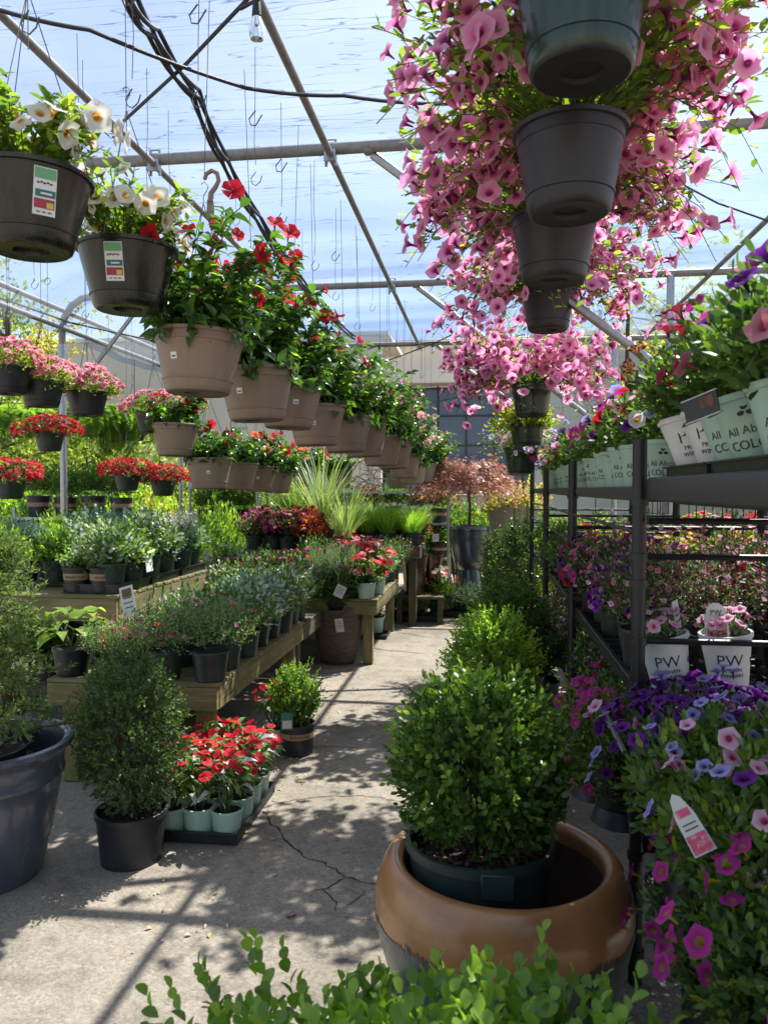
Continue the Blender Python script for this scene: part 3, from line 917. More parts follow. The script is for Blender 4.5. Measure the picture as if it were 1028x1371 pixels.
gs = [-300, -40, -12] + [(-6 + i * .5) for i in range(25)] + [12, 40, 300]
gy = [-300, -40] + [(-2 + i * .5) for i in range(29)] + [20, 50, 300]
vs = []
for y in gy:
    for x in gs:
        near = abs(x) < 6.5 and -2.1 < y < 12.5
        vs.append((x, y, (.006 * math.sin(x * 1.7 + y * .9) + .004 * math.sin(y * 2.3 - x)) if near else 0))
nx = len(gs)
gm.add(vs, [(j * nx + i, j * nx + i + 1, (j + 1) * nx + i + 1, (j + 1) * nx + i) for j in range(len(gy) - 1) for i in range(nx - 1)], M_GROUND)
obj('ground', gm, kind='structure')
def gz(x, y): return .006 * math.sin(x * 1.7 + y * .9) + .004 * math.sin(y * 2.3 - x)

# cracks in the pavement: dark open joints following the photographed lines
M_CRACK = solid('crack_dirt', (.018, .016, .013), 1, var=.5, scale=40)
def crack(px, w=.006, jag=.012):
    pts = [G(u, v) for (u, v) in px]
    fine = []
    for i in range(len(pts) - 1):
        n = max(2, int((pts[i + 1] - pts[i]).length / .025))
        for k in range(n): fine.append(pts[i].lerp(pts[i + 1], k / n))
    fine.append(pts[-1])
    vs, fs = [], []
    off = 0
    for i, p in enumerate(fine):
        d = (fine[min(i + 1, len(fine) - 1)] - fine[max(0, i - 1)]).normalized(); s = Vector((-d.y, d.x, 0))
        off = off * .7 + random.uniform(-jag, jag) * .6
        ww = w * random.uniform(.4, 1.3) * min(1, (len(fine) - i) / 4 + .15)
        c = p + s * off; z = gz(c.x, c.y) + .0025
        for sg in (-1, 1):
            q = c + s * ww * .5 * sg; vs.append((q.x, q.y, z))
    for i in range(len(fine) - 1): fs.append((2 * i, 2 * i + 1, 2 * i + 3, 2 * i + 2))
    mb = MB(); mb.add(vs, fs, M_CRACK)
    obj('pavement_crack', mb.mesh('pavement_crack', smooth=False), kind='structure')
crack([(352, 1088), (368, 1108), (386, 1128), (404, 1150), (432, 1160), (462, 1178), (505, 1188), (560, 1215)], .007, .016)
crack([(352, 1083), (380, 1074), (430, 1068), (485, 1065), (530, 1072), (560, 1076)], .005, .014)
crack([(462, 1180), (440, 1194), (418, 1198)], .005)
crack([(432, 1196), (448, 1212), (446, 1225)], .004)
crack([(380, 1018), (405, 1003), (440, 999), (500, 1003)], .006)
crack([(464, 1216), (478, 1206), (490, 1196)], .004)
crack([(452, 1230), (480, 1234), (520, 1232)], .004)
crack([(440, 945), (480, 940), (520, 938)], .007)

# ------------------------------------------------------------------ the building behind
M_WALL = solid('beige_render', (.84, .76, .64), .9, var=.08, scale=1.2, bump=.08)
M_WALL2 = solid('grey_panel_wall', (.58, .55, .49), .9, var=.08, scale=1.0)
M_SIDING = solid('pale_lap_siding', (.52, .52, .50), .7, var=.06, scale=3)
M_FRAME = solid('dark_window_frame', (.03, .035, .05), .4)
def glass_mat():
    m, nt, N, L, bs, out = new_mat('blue_tinted_glass')
    bs.inputs['Base Color'].default_value = (.055, .085, .16, 1); bs.inputs['Roughness'].default_value = .08
    bs.inputs['Specular IOR Level'].default_value = .7
    return m
M_GLASS = glass_mat()
BY = 27.0
bt = thing('shop_building', 'beige building with a wide blank fascia above dark blue glass', 'building', (0, BY, 0))
zt, zf = P(560, 462, BY).z, P(560, 513, BY).z
xl, xr = P(395, 560, BY).x, P(742, 560, BY).x
mb = MB()
mb.box((2, .6, (zt + zf) / 2), (36, 1.2, zt - zf), M_WALL, bev=.02)
obj('fascia', mb, bt)
mb = MB(); mb.box((2, .45, zt + .06), (36.2, 1.6, .14), M_WALL2, bev=.02); obj('roof_cap', mb, bt)
mb = MB(); mb.box(((xl - 16) / 2, 1.0, zf / 2), (xl + 16, .4, zf), M_WALL); obj('wall', mb, bt)
mb = MB(); mb.box(((xr + 20) / 2, 1.0, zf / 2), (20 - xr, .4, zf), M_WALL); obj('wall', mb, bt)
ncol, nrow = 9, 5
pw, ph = (xr - xl) / ncol, zf / nrow
fm = MB()
for i in range(ncol + 1): fm.box((xl + i * pw, .95, zf / 2), (.07, .14, zf - .01), M_FRAME)
for j in range(1, nrow): fm.box(((xl + xr) / 2, .965, j * ph), (xr - xl - .1, .08, .06), M_FRAME)
wn_o = obj('window', fm, bt)
pm = MB(); pm.box((0, 0, 0), (pw - .06, .02, ph - .05), M_GLASS); pme = pm.mesh('pane')
for i in range(ncol):
    for j in range(nrow): obj('pane', pme, wn_o, Matrix.Translation((xl + (i + .5) * pw, 1.0, (j + .5) * ph)))
# wing of the building on the near left, lap sided one on the far right
lw = thing('side_wing', 'low grey panel wall building beyond the steel rails', 'building', (-9.5, 21, 0))
zt2 = P(200, 458, 21).z
pmb = MB(); pmb.box((0, 0, zt2 / 2), (1.38, .3, zt2), M_WALL2, bev=.012); pm2 = pmb.mesh('wall_panel')
for i in range(9): obj('wall_panel', pm2, lw, Matrix.Translation((-5.2 + i * 1.4, 0, 0)))
mb = MB(); mb.box((0.4, 1.6, zt2 + .05), (13, 3.6, .1), M_WALL); obj('roof', mb, lw)
mb = MB(); mb.box((.9, .5, zt2 + .28), (.5, .4, .36), M_WALL2, bev=.03); obj('roof_vent', mb, lw)
sw = thing('sided_building', 'pale lap sided wall seen behind the tall posts', 'building', (5.2, 19.5, 0))
zt3 = P(820, 448, 19.5).z
mb = MB(); mb.box((0, 0, 0), (8, .03, .26), M_SIDING, Matrix.Rotation(-.07, 3, 'X')); sd = mb.mesh('siding_board')
for k in range(int(zt3 / .24)): obj('siding_board', sd, sw, Matrix.Translation((0, 0, .14 + k * .24)))
mb = MB(); mb.box((0, .5, zt3 + .02), (8.3, 1.4, .12), M_WALL); obj('roof', mb, sw)

# ------------------------------------------------------------------ the shade structure
ZR = 3.6
st = thing('shade_structure', 'pipe framed shade house roofed with wrinkled translucent film', 'shade structure', (0, 0, 0))
CROSS = [-1.5, 1.5, 4.5, 7.5, 10.6]
XL, XR = P(85, 560, 7.5).x, 5.4
for y in CROSS:
    mb = MB()
    pts = [(XL, y, 3.0), (XL, y, ZR - .42)] + [(XL + .34 - .34 * math.cos(a), y, ZR - .38 + .34 * math.sin(a)) for a in (.4, .8, 1.2, 1.57)] + [(XL + .8, y, ZR - .03), (XR, y, ZR)]
    mb.tube(pts, .034, M_PIPE, 12); obj('cross_pipe', mb, st)
    for x in (XL,) + ((1.68,) if y > 5 else ()):
        mb = MB(); mb.tube([(x, y, 0), (x, y, 3.0 if x < 0 else ZR - .03)], .036, M_STEEL, 12); obj('post', mb, st)
    for x in (XL,) :
        mb = MB(); mb.tube([(x, y, 2.9), (x, y, 3.08)], .043, M_STEEL, 12); obj('post_sleeve', mb, st)
PURL = [-3.0, -1.97, -.9, .19, 2.0, 3.6]
for x in PURL:
    mb = MB(); mb.tube([(x, -1.5, ZR - .06), (x, 10.65, ZR - .06)], .021, M_PIPE, 10); obj('purlin_pipe', mb, st)
for z in (P(0, 381, -XL / .668).z, P(0, 408, -XL / .668).z):
    mb = MB(); mb.tube([(XL + .05, -1.5, z), (XL + .05, 10.6, z)], .026 if z > 3.2 else .034, M_PIPE, 10); obj('edge_rail', mb, st)
for y in (4.5, 7.5, 10.6):
    mb = MB()
    a = Vector((-.66, y + .04, ZR - .05)); b = Vector((1.68, y + .04, 1.72))
    mb.tube([a, b], .026, M_STEEL, 10); obj('brace', mb, st)
    mb = MB(); mb.box(a + Vector((-.02, -.03, .02)), (.06, .07, .06), M_PIPE, bev=.012); obj('pipe_clamp', mb, st)
    mb = MB(); mb.tube([(XL + .1, y + .05, 2.6), (XL + .85, y + .05, ZR - .1)], .022, M_STEEL, 8); obj('brace', mb, st)
    for x in (-1.97, -.9):
        mb = MB(); mb.tube([(x - .028, y, ZR - .12), (x - .028, y, ZR + .03), (x + .028, y, ZR + .03), (x + .028, y, ZR - .12)], .009, M_STEEL, 6)
        mb.box((x, y - .03, ZR - .07), (.07, .018, .07), M_STEEL, bev=.008); obj('pipe_clamp', mb, st)
mb = MB(); mb.tube([P(838, 520, 9.0), P(841, 396, 9.0)], .022, M_WOODY, 8); obj('slanted_pole', mb, st)
mb = MB(); mb.tube([P(805, 560, 9.6), P(803, 415, 9.6)], .024, M_STEEL, 8); obj('post', mb, st)

def film_mat():
    m, nt, N, L, bs, out = new_mat('shade_film')
    tc = N.new('ShaderNodeTexCoord')
    def layer(sx, sy, sc, det, rough, dist, loc):
        mp = N.new('ShaderNodeMapping'); mp.inputs['Scale'].default_value = (sx, sy, 1); mp.inputs['Location'].default_value = (loc, loc * .7, 0)
        mp.inputs['Rotation'].default_value = (0, 0, R(3))
        L.new(tc.outputs['Object'], mp.inputs[0])
        n = N.new('ShaderNodeTexNoise'); n.inputs['Scale'].default_value = sc; n.inputs['Detail'].default_value = det; n.inputs['Roughness'].default_value = rough; n.inputs['Distortion'].default_value = dist
        L.new(mp.outputs[0], n.inputs[0]); return n.outputs['Fac']
    def ridge(f, lo, width):
        s = N.new('ShaderNodeMath'); s.operation = 'SUBTRACT'; L.new(f, s.inputs[0]); s.inputs[1].default_value = lo
        a = N.new('ShaderNodeMath'); a.operation = 'ABSOLUTE'; L.new(s.outputs[0], a.inputs[0])
        r = N.new('ShaderNodeMapRange'); r.inputs[1].default_value = 0; r.inputs[2].default_value = width; r.inputs[3].default_value = 1; r.inputs[4].default_value = 0
        L.new(a.outputs[0], r.inputs[0]); return r.outputs[0]
    def mul(a, k):
        q = N.new('ShaderNodeMath'); q.operation = 'MULTIPLY'; L.new(a, q.inputs[0])
        if isinstance(k, float): q.inputs[1].default_value = k
        else: L.new(k, q.inputs[1])
        return q.outputs[0]
    def add(a, b):
        q = N.new('ShaderNodeMath'); q.operation = 'ADD'; L.new(a, q.inputs[0])
        if isinstance(b, float): q.inputs[1].default_value = b
        else: L.new(b, q.inputs[1])
        return q.outputs[0]
    w1 = layer(.30, 2.6, 1.4, 3, .5, .25, 2.0)
    w2 = layer(.45, 5.0, 2.0, 3, .5, .3, 9.0)
    br = layer(.35, 1.0, .8, 4, .6, .3, 5.0)
    cl = layer(1, 1, .35, 5, .6, .5, 14.0)
    f1, f2 = ridge(w1, .5, .007), ridge(w2, .47, .010)
    gate = N.new('ShaderNodeMapRange'); gate.inputs[1].default_value = .42; gate.inputs[2].default_value = .6; L.new(br, gate.inputs[0])
    folds = add(mul(f1, .17), mul(mul(f2, gate.outputs[0]), .20))
    body = N.new('ShaderNodeMapRange'); body.inputs[1].default_value = .3; body.inputs[2].default_value = .72; body.inputs[3].default_value = .06; body.inputs[4].default_value = .15
    L.new(cl, body.inputs[0])
    bro = N.new('ShaderNodeMapRange'); bro.inputs[1].default_value = .35; bro.inputs[2].default_value = .65; bro.inputs[3].default_value = -.005; bro.inputs[4].default_value = .008
    L.new(w1, bro.inputs[0])
    opac = add(add(body.outputs[0], bro.outputs[0]), folds)
    tp = N.new('ShaderNodeBsdfTransparent')
    # a tinted sheet: the longer the slanting path through it, the more it absorbs (Beer-Lambert)
    ge = N.new('ShaderNodeNewGeometry'); dt = N.new('ShaderNodeVectorMath'); dt.operation = 'DOT_PRODUCT'
    L.new(ge.outputs['Incoming'], dt.inputs[0]); L.new(ge.outputs['Normal'], dt.inputs[1])
    ab = N.new('ShaderNodeMath'); ab.operation = 'ABSOLUTE'; L.new(dt.outputs['Value'], ab.inputs[0])
    mxx = N.new('ShaderNodeMath'); mxx.operation = 'MAXIMUM'; L.new(ab.outputs[0], mxx.inputs[0]); mxx.inputs[1].default_value = .17
    iv = N.new('ShaderNodeMath'); iv.operation = 'DIVIDE'; iv.inputs[0].default_value = 1; L.new(mxx.outputs[0], iv.inputs[1])
    cb = N.new('ShaderNodeCombineColor')
    for ci, base in enumerate((.80, .85, .912)):
        pw_ = N.new('ShaderNodeMath'); pw_.operation = 'POWER'; pw_.inputs[0].default_value = base; L.new(iv.outputs[0], pw_.inputs[1]); L.new(pw_.outputs[0], cb.inputs[ci])
    L.new(cb.outputs[0], tp.inputs[0])
    tr = N.new('ShaderNodeBsdfTranslucent')
    cr = N.new('ShaderNodeMix'); cr.data_type = 'RGBA'; fs_ = mul(folds, 6.0); fs_.node.use_clamp = True; L.new(fs_, cr.inputs[0])
    cr.inputs[6].default_value = (.80, .85, .93, 1); cr.inputs[7].default_value = (.02, .025, .04, 1)
    L.new(cr.outputs[2], tr.inputs[0])
    ms = N.new('ShaderNodeMixShader'); L.new(opac, ms.inputs[0]); L.new(tp.outputs[0], ms.inputs[1]); L.new(tr.outputs[0], ms.inputs[2])
    L.new(ms.outputs[0], out.inputs[0])
    return m
M_FILM = film_mat()
mb = MB()
xs = [XL + i * .25 for i in range(int((XR - XL) / .25) + 1)]; ys = [-1.5 + i * .1 for i in range(122)]
vs = []
for y in ys:
    t = min(abs(y - c) for c in CROSS) / 1.5
    for x in xs:
        e = max(0, (XL + .7 - x)) / .7
        vs.append((x, y, ZR + .04 - .45 * e * e - .07 * t * (2 - t) + .005 * math.sin(y * 9 + math.sin(x * 1.1) * 1.5) + .0015 * math.sin(y * 31 + x * .7) + .008 * math.sin(x * 2.1 + y * 3)))
nx = len(xs)
mb.add(vs, [(j * nx + i, j * nx + i + 1, (j + 1) * nx + i + 1, (j + 1) * nx + i) for j in range(len(ys) - 1) for i in range(nx - 1)], M_FILM)
obj('roof_film', mb.mesh('roof_film', angle=180), st)

# ------------------------------------------------------------------ cables and string lights
def cable(name, pts, r, label, cat_='cable', sub=6, sag=0.0, mat=None, group=None):
    out = []
    for i in range(len(pts) - 1):
        for k in range(sub):
            t = k / sub; q = pts[i].lerp(pts[i + 1], t); out.append(q - Vector((0, 0, sag * 4 * t * (1 - t))))
    out.append(pts[-1])
    mb = MB(); mb.tube(out, r, mat or M_CABLE, 7)
    return tag(obj(name, mb), label, cat_, group)
def bundle():
    path = [(168, -20), (205, 42), (262, 125), (300, 212), (345, 290), (392, 360), (432, 408), (478, 455)]
    pts = [PZ(u, v, 3.42 + .04 * math.sin(i)) for i, (u, v) in enumerate(path)]
    t = thing('cable_bundle', 'thick black power cables tied loosely together under the roof', 'cable', pts[0])
    T = Matrix.Translation(-pts[0])
    for k in range(4):
        fine = []
        for i in range(len(pts) - 1):
            for j in range(8):
                w = j / 8; q = pts[i].lerp(pts[i + 1], w)
                an = (i + w) * 1.9 + k * 1.57
                fine.append(q + Vector((.024 * math.cos(an), 0, .024 * math.sin(an) - .06 * 4 * w * (1 - w) * .5)) - pts[0])
        mb = MB(); mb.tube(fine, .010, M_CABLE, 7); obj('cable_strand', mb, t)
bundle()
cable('thin_cable', [PZ(-30, 4, 3.3), PZ(120, 40, 3.3), PZ(330, 118, 3.28), PZ(460, 128, 3.3), PZ(600, 139, 3.3), PZ(760, 142, 3.32)], .008, 'thin black cable crossing the roof above the white flowers', sag=.01)
cable('thin_cable', [PZ(338, -8, 3.45), PZ(250, 85, 3.42), PZ(166, 162, 3.42)], .008, 'short black cable slanting down from the bulb to the steel pipe')
cable('thin_cable', [P(-5, 397, 7.0), P(95, 432, 7.3), P(200, 455, 8.2), P(300, 470, 9.5)], .010, 'black cable sagging along the side rails above pink baskets')
def bulb_mat():
    m, nt, N, L, bs, out = new_mat('clear_bulb_glass')
    bs.inputs['Base Color'].default_value = (.9, .93, .95, 1); bs.inputs['Roughness'].default_value = .05
    bs.inputs['Transmission Weight'].default_value = .9
    return m
M_BULB = bulb_mat()
def light_string(name, pts, bulbs, label, sag=.08, br=.03):
    root = thing(name, label, 'string lights', pts[0])
    o = -pts[0]
    fine = []
    for i in range(len(pts) - 1):
        for k in range(8): t = k / 8; fine.append(pts[i].lerp(pts[i + 1], t) - Vector((0, 0, sag * 4 * t * (1 - t))) + o)
    fine.append(pts[-1] + o)
    mb = MB(); mb.tube(fine, .007, M_CABLE, 6); obj('wire', mb, root)
    mb = MB(); mb.lathe([(.001, 0), (.012, 0), (.016, -.02), (.019, -.06), (.017, -.062), (.001, -.062)], M_CABLE, 12); sk = mb.mesh('socket')
    mb = MB(); mb.lathe([(.015, -.06), (.02, -.075), (.03, -.105), (.031, -.125), (.024, -.145), (.001, -.155)], M_BULB, 14); gl = mb.mesh('bulb')
    for b in bulbs:
        i = min(range(len(fine)), key=lambda k: (fine[k] - o - b).length)
        s = obj('socket', sk, root, Matrix.Translation(fine[i])); obj('bulb', gl, s)
light_string('string_light', [PZ(372, -30, 3.42), PZ(347, -2, 3.42), PZ(322, 12, 3.42)], [PZ(347, 0, 3.42)], 'single clear bulb in a black socket hanging near the camera', 0)
light_string('string_light', [P(440, 478, 10.3), P(508, 462, 10.3), P(579, 458, 10.3), P(640, 452, 10.3), P(700, 448, 10.3)], [P(508, 462, 10.3), P(579, 460, 10.3), P(640, 452, 10.3)], 'string of clear bulbs under the far end of the roof', .03)
cable('thin_cable', [P(500, 490, 10.2), P(580, 460, 10.2), P(700, 402, 9.6), P(760, 372, 9.6)], .008, 'black wire rising across the beige fascia at the far end')
cable('thin_cable', [P(555, 545, 10.6), P(640, 525, 10.2), P(700, 512, 9.8)], .006, 'faint wire stretched in front of the dark blue glass')
cable('thin_cable', [P(900, 240, 5.2), P(960, 272, 5.2), P(1040, 300, 5.2)], .006, 'thin wire beside the pink petunias near the roof edge')

# empty wire hooks hanging from the purlins
def wire_hook(u, v0, v1, D, n=1, double=False, label=''):
    a, b = P(u, v0, D), P(u + random.uniform(-3, 6), v1, D)
    a.z = ZR - .04; a.x = b.x
    b = b - a
    L_ = -b.z
    mb = MB()
    pts = [(0, 0, 0), (.006 * random.uniform(-1, 1), 0, -L_ * .4), (.008 * random.uniform(-1, 1), 0, -L_ * .7), (0, 0, -L_ + .08)]
    hk = [(0, 0, -L_ + .05), (-.022, 0, -L_ + .02), (-.018, 0, -L_), (.0, 0, -L_ - .012), (.02, 0, -L_ + .005), (.028, 0, -L_ + .03)]
    mb.tube(pts, .0015, M_WIRE, 4); mb.tube(hk, .0022, M_WIRE, 5)
    if double:
        mb.tube([(.0, 0, -L_ * .55 + .05), (-.03, 0, -L_ * .55 + .015), (-.022, 0, -L_ * .55 - .012), (.0, 0, -L_ * .55 - .016), (.03, 0, -L_ * .55 + .03)], .003, M_WIRE, 5)
    o = obj('wire_hook', mb, M=Matrix.Translation(a))
    tag(o, label, 'hook', 'empty wire hooks hanging from the roof')
HOOKS = [(36, 0, 40, 1.9, 0, 'short hook at the top edge above the nearest black basket'),
         (174, 0, 140, 2.4, 1, 'double wire hook above the second black basket'), (260, 0, 140, 2.6, 1, 'long wire hook right above the tan plastic hanger'),
         (108, 0, 160, 3.4, 0, 'plain wire hanging behind the white flowers'), (338, 20, 245, 3.4, 1, 'wire hook beside the single near bulb'),
         (376, 60, 298, 3.9, 1, 'wire hook above the second tan mandevilla pot'), (420, 160, 360, 4.6, 0, 'wire hook left of the long roof pipe'),
         (452, 210, 400, 5.4, 1, 'wire hook just past the crossing of two pipes'), (478, 240, 440, 6.0, 0, 'wire hook over the pale mandevillas'),
         (500, 260, 415, 6.6, 0, 'thin wire in front of the second cross pipe'), (513, 300, 470, 7.4, 0, 'wire reaching down over the beige fascia'),
         (530, 390, 500, 8.0, 0, 'wire ending before the dark glass'), (541, 390, 520, 8.6, 0, 'long wire in front of the dark glass'),
         (548, 400, 545, 9.0, 0, 'longest wire in front of the dark glass'), (560, 410, 505, 9.5, 0, 'wire just under the far end of the long pipe'),
         (568, 420, 530, 9.9, 0, 'farthest wire before the dark glass'), (107, 200, 262, 3.2, 0, 'hook behind the rim of the nearest black basket'),
         (45, 330, 385, 4.8, 1, 'wire hook below the nearest black basket'), (62, 330, 380, 5.6, 0, 'straight wire beside the hook under the black basket'),
         (117, 350, 425, 5.0, 0, 'wire hook in front of the bent corner pipe'), (145, 420, 470, 6.2, 0, 'short wire over the pink baskets'),
         (197, 205, 285, 3.5, 0, 'wire beside the white flowers of the second basket'), (225, 215, 300, 3.9, 0, 'wire behind the tan plastic hanger'),
         (10, 450, 545, 5.0, 1, 'bent wire hook beside the pink and red baskets'), (318, 200, 300, 5.0, 0, 'thin wire behind the red mandevilla flowers'),
         (400, 250, 420, 5.8, 0, 'thin wire close to the cable bundle')]
for (u, v0, v1, D, dbl, lab) in HOOKS: wire_hook(u, v0, v1, D, double=bool(dbl), label=lab)
# ================================================================== HANGING BASKETS
def hang_wire(p, root_xyz, rim_z, s=1.0):
    pass
ORD = ['first', 'second', 'third', 'fourth', 'fifth', 'sixth', 'seventh', 'eighth', 'ninth', 'tenth', 'eleventh', 'twelfth', 'thirteenth', 'fourteenth']
UNIT = MB(); UNIT.tube([(0, 0, 0), (0, 0, 1)], .0017, M_WIRE, 5); UNIT_ME = UNIT.mesh('hanging_wire')
def hang(proto, name, label, pos, ztop=ZR - .05, group=None, rz=0.0, spin=None, hz=None, s=1.0, lean=None):
    """pos = centre of pot underside; hz = height of the hanger's hook above it"""
    t = put(proto, name, label, 'hanging basket', pos, rz, s, group, spin, lean)
    if hz:
        L_ = (ztop - pos.z) / s - hz
        if L_ > .02: obj('hanging_wire', UNIT_ME, t, Matrix.Translation((0, 0, hz)) @ Matrix.Diagonal((1, 1, L_, 1)))
    return t
def hb(top, pot, h, rt, hh=.42, tags=(), hanger=True):
    p = Proto().plus(pot)
    for (n, me, M) in tags: p.add(n, me, M)
    p.plus(top, h - .02)
    if hanger: p.add('hanger', hanger_mesh(rt, h, hh))
    return p

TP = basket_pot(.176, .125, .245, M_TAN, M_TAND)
BP = basket_pot(.172, .118, .225, M_BPOT, M_BPOT, step=False)
CP = basket_pot(.150, .112, .235, M_GPOT, M_GPOT)
GP = basket_pot(.150, .116, .235, M_GRNPOT, M_NURS)
FP_ = basket_pot(.145, .105, .175, M_NURS, M_NURS, step=False)
def tags_tan(phi, h=.13): return [wall_tag(.028, .026, 'price', .176, .125, .245, phi, h)]
def tags_blk(phi): return [wall_tag(.062, .13, 'basket', .172, .118, .225, phi, .135)]

# --- two black baskets with white trumpets
white1 = petunia_top(.26, .13, .10, 80, 46, .040, [F_WHITE], True, leafL=.048, rise=.17)
white2 = petunia_top(.26, .13, .08, 80, 50, .038, [F_WHITE], True, leafL=.045, rise=.16)
p1 = P(42, 338, 2.2); p2 = P(172, 416, 2.72)
hang(hb(white1, BP, .225, .172, .55, tags_blk(.80)), 'hanging_basket', 'nearest black basket with white trumpet flowers and a printed tag', p1, hz=.6, spin=0.6)
hang(hb(white2, BP, .225, .172, .5, tags_blk(.15)), 'hanging_basket', 'second black basket of white flowers, below the cable crossing', p2, hz=.56, spin=2.0)

# --- row of tan pots with mandevilla
mv = [mandevilla_top(34, .56, .32, F_RED, 44, .42, True), mandevilla_top(36, .64, .31, F_RED, 42, .6, True), mandevilla_top(30, .52, .31, F_RED, 16, .75, True)]
mp = [mandevilla_top(30, .54, .30, F_MPINK, 22, 1.0, True), mandevilla_top(30, .54, .31, F_MPINK, 30, 1.0, True)]
mr = [mandevilla_top(17, .38, .26, F_RED, 16, .35, True), mandevilla_top(17, .36, .27, F_CORAL, 18, .45, True)]
ROW1 = [(265, 528, 3.02, mv[0], .33), (345, 564, 3.58, mv[1], .12), (386, 574, 4.1, mv[2], -.45), (424, 597, 4.65, mv[2], -.25), (463, 606, 5.2, mp[0], None),
        (488, 612, 5.75, mp[0], .2), (510, 624, 6.35, mp[1], None), (527, 628, 7.0, mp[0], None), (540, 640, 8.0, mp[1], None), (535, 654, 9.6, mp[1], .2),
        (552, 648, 9.2, mp[0], None), (566, 646, 10.0, mp[1], None), (577, 647, 10.4, mp[0], None)]
DESC1 = ['largest tan pot of red mandevilla, hung on a tan plastic hook', 'tan pot of red mandevilla, second in its row, bushy to one side', 'tan pot, third in the mandevilla row, drooping pale leaves beside it',
         'tan pot, fourth in the mandevilla row, few flowers', 'tan pot, fifth in the mandevilla row, no sticker, pale pink flowers', 'tan pot with price sticker, sixth in the mandevilla row',
         'tan pot, seventh in the mandevilla row, pale pink trumpets', 'tan pot, eighth in the mandevilla row, before the dark glass', 'tan pot, ninth in the mandevilla row',
         'small looking tan pot hung lowest near the end of the mandevilla row', 'tan pot behind the lowest one in the mandevilla row', 'tan pot second from the end of the mandevilla row, beside the maple',
         'last tan pot of the mandevilla row, touching the reddish maple']
mb = MB()
hook_pts = [(0, 0, 0), (0, 0, .035), (.018, 0, .06), (.03, 0, .085), (.022, 0, .115), (0, 0, .125), (-.022, 0, .112), (-.028, 0, .09)]
mb.tube(hook_pts, [.014, .011, .010, .009, .009, .009, .009, .008], M_TAN, 8)
mb.box((0, 0, -.03), (.03, .012, .08), M_TAN, bev=.004)
TANHOOK = mb.mesh('plastic_hook')
for i, (u, v, D, top, ph) in enumerate(ROW1):
    pos = P(u, v, D)
    pr = hb(top, TP, .245, .176, .52, tags_tan(-ph) if ph else ())
    t = hang(pr, 'hanging_basket', DESC1[i], pos, lean=(random.uniform(-.03, .03), random.uniform(-.04, .04)), rz=random.uniform(-.15, .15), group='tan mandevilla baskets along the aisle', hz=.80 if i > 0 else .86, spin=[1.2, 4.2, 2.2, .4, 3.1, 5.0, 1.9, .3, 4.0, 2.4, 5.5, 1.1, 3.3][i])
    if i == 0: obj('plastic_hook', TANHOOK, t, Matrix.Translation((0.03, 0, .77)))

# --- second row of tan pots, deeper on the left
ROW2 = [(235, 611, 5.7, mr[0], 'tan pot hung under the last pink basket, red flowers spilling'), (281, 655, 5.9, mr[0], 'widest tan pot in the lower row, dark leaves and red trumpets'),
        (318, 656, 6.7, mr[1], 'tan pot second in the lower row, withered leaf hanging in front'), (345, 658, 7.2, mr[0], 'tan pot with sticker third in the lower row'),
        (371, 660, 8.0, mr[1], 'tan pot last of the close four in the lower row'), (408, 652, 9.4, mr[1], 'tan pot in the lower row behind the tall strap leaves'),
        (455, 654, 9.9, mr[1], 'tan pot with orange trumpets alone above the striped grass')]
for i, (u, v, D, top, lab) in enumerate(ROW2):
    hang(hb(top, TP, .245, .176, .5, tags_tan(.3) if i in (1, 3) else ()), 'hanging_basket', lab, P(u, v, D), lean=(random.uniform(-.03, .03), random.uniform(-.04, .04)), group='tan baskets in the lower row', hz=.78, spin=i * 1.7)

# --- pink petunias down the right of the aisle
pk1 = petunia_top(.46, .28, .10, 170, 40, .038, [F_PINK], True, leafL=.075, rise=.18)
pk2 = petunia_top(.57, .28, .26, 190, 480, .036, [F_PINK], True, leafL=.05, rise=.20)
pk3 = petunia_top(.60, .24, .38, 210, 520, .038, [F_PINK], True, leafL=.045, rise=.18)
pk4 = petunia_top(.68, .30, .46, 220, 520, .042, [F_PINK], True, leafL=.045, rise=.16)
pk5 = petunia_top(.72, .40, .50, 210, 860, .045, [F_PINK], False, leafL=.045, rise=.20)
PET = [(778, 100, 1.84, hb(pk1, GP, .235, .150, .5), 'green glossy basket nearest overhead, trailing green leaves and pink petunias', 1.0, .9),
       (762, 288, 2.26, hb(pk2, CP, .235, .150, .5), 'plain charcoal basket below the green one, bursting with pink petunias', 1.0, 2.2),
       (741, 378, 2.9, hb(pk3, CP, .235, .150, .5, [wall_tag(.036, .026, 'price', .15, .112, .235, .02, .20)]), 'charcoal basket with white price sticker among pink petunias', 1.0, 4.1),
       (733, 443, 4.6, hb(pk4, CP, .235, .150, .5), 'dark basket half hidden by pink petunias, fourth from camera', 1.0, .3),
       (711, 558, 6.0, hb(pk5, GP, .235, .150, .5), 'dark green basket with a wide bright pink petunia mound, hung lower', 1.0, 3.0)]
for (u, v, D, pr, lab, s, sp) in PET:
    hang(pr, 'hanging_basket', lab, P(u, v, D), group='pink petunia baskets over the aisle', hz=.56, spin=sp, s=s)
limebask = mound((.27, .27, .20), .0, 300, .035, [L_LIME, L_GOLD], W=.7, nleaf=6, noise=.2)
hang(hb(limebask, GP, .235, .15, .45), 'hanging_basket', 'dark green basket with yellowish leaves directly under the bright pink mound', P(705, 596, 6.6), hz=.5, group='green baskets in a column')
wb = petunia_top(.42, .16, .42, 90, 80, .028, [F_WHITE, F_MAUVE, F_BLUE], True, leafL=.035)
hang(hb(wb, GP, .235, .15, .45), 'hanging_basket', 'lowest dark green basket with white and lilac flowers trailing', P(697, 634, 7.2), hz=.5, group='green baskets in a column')

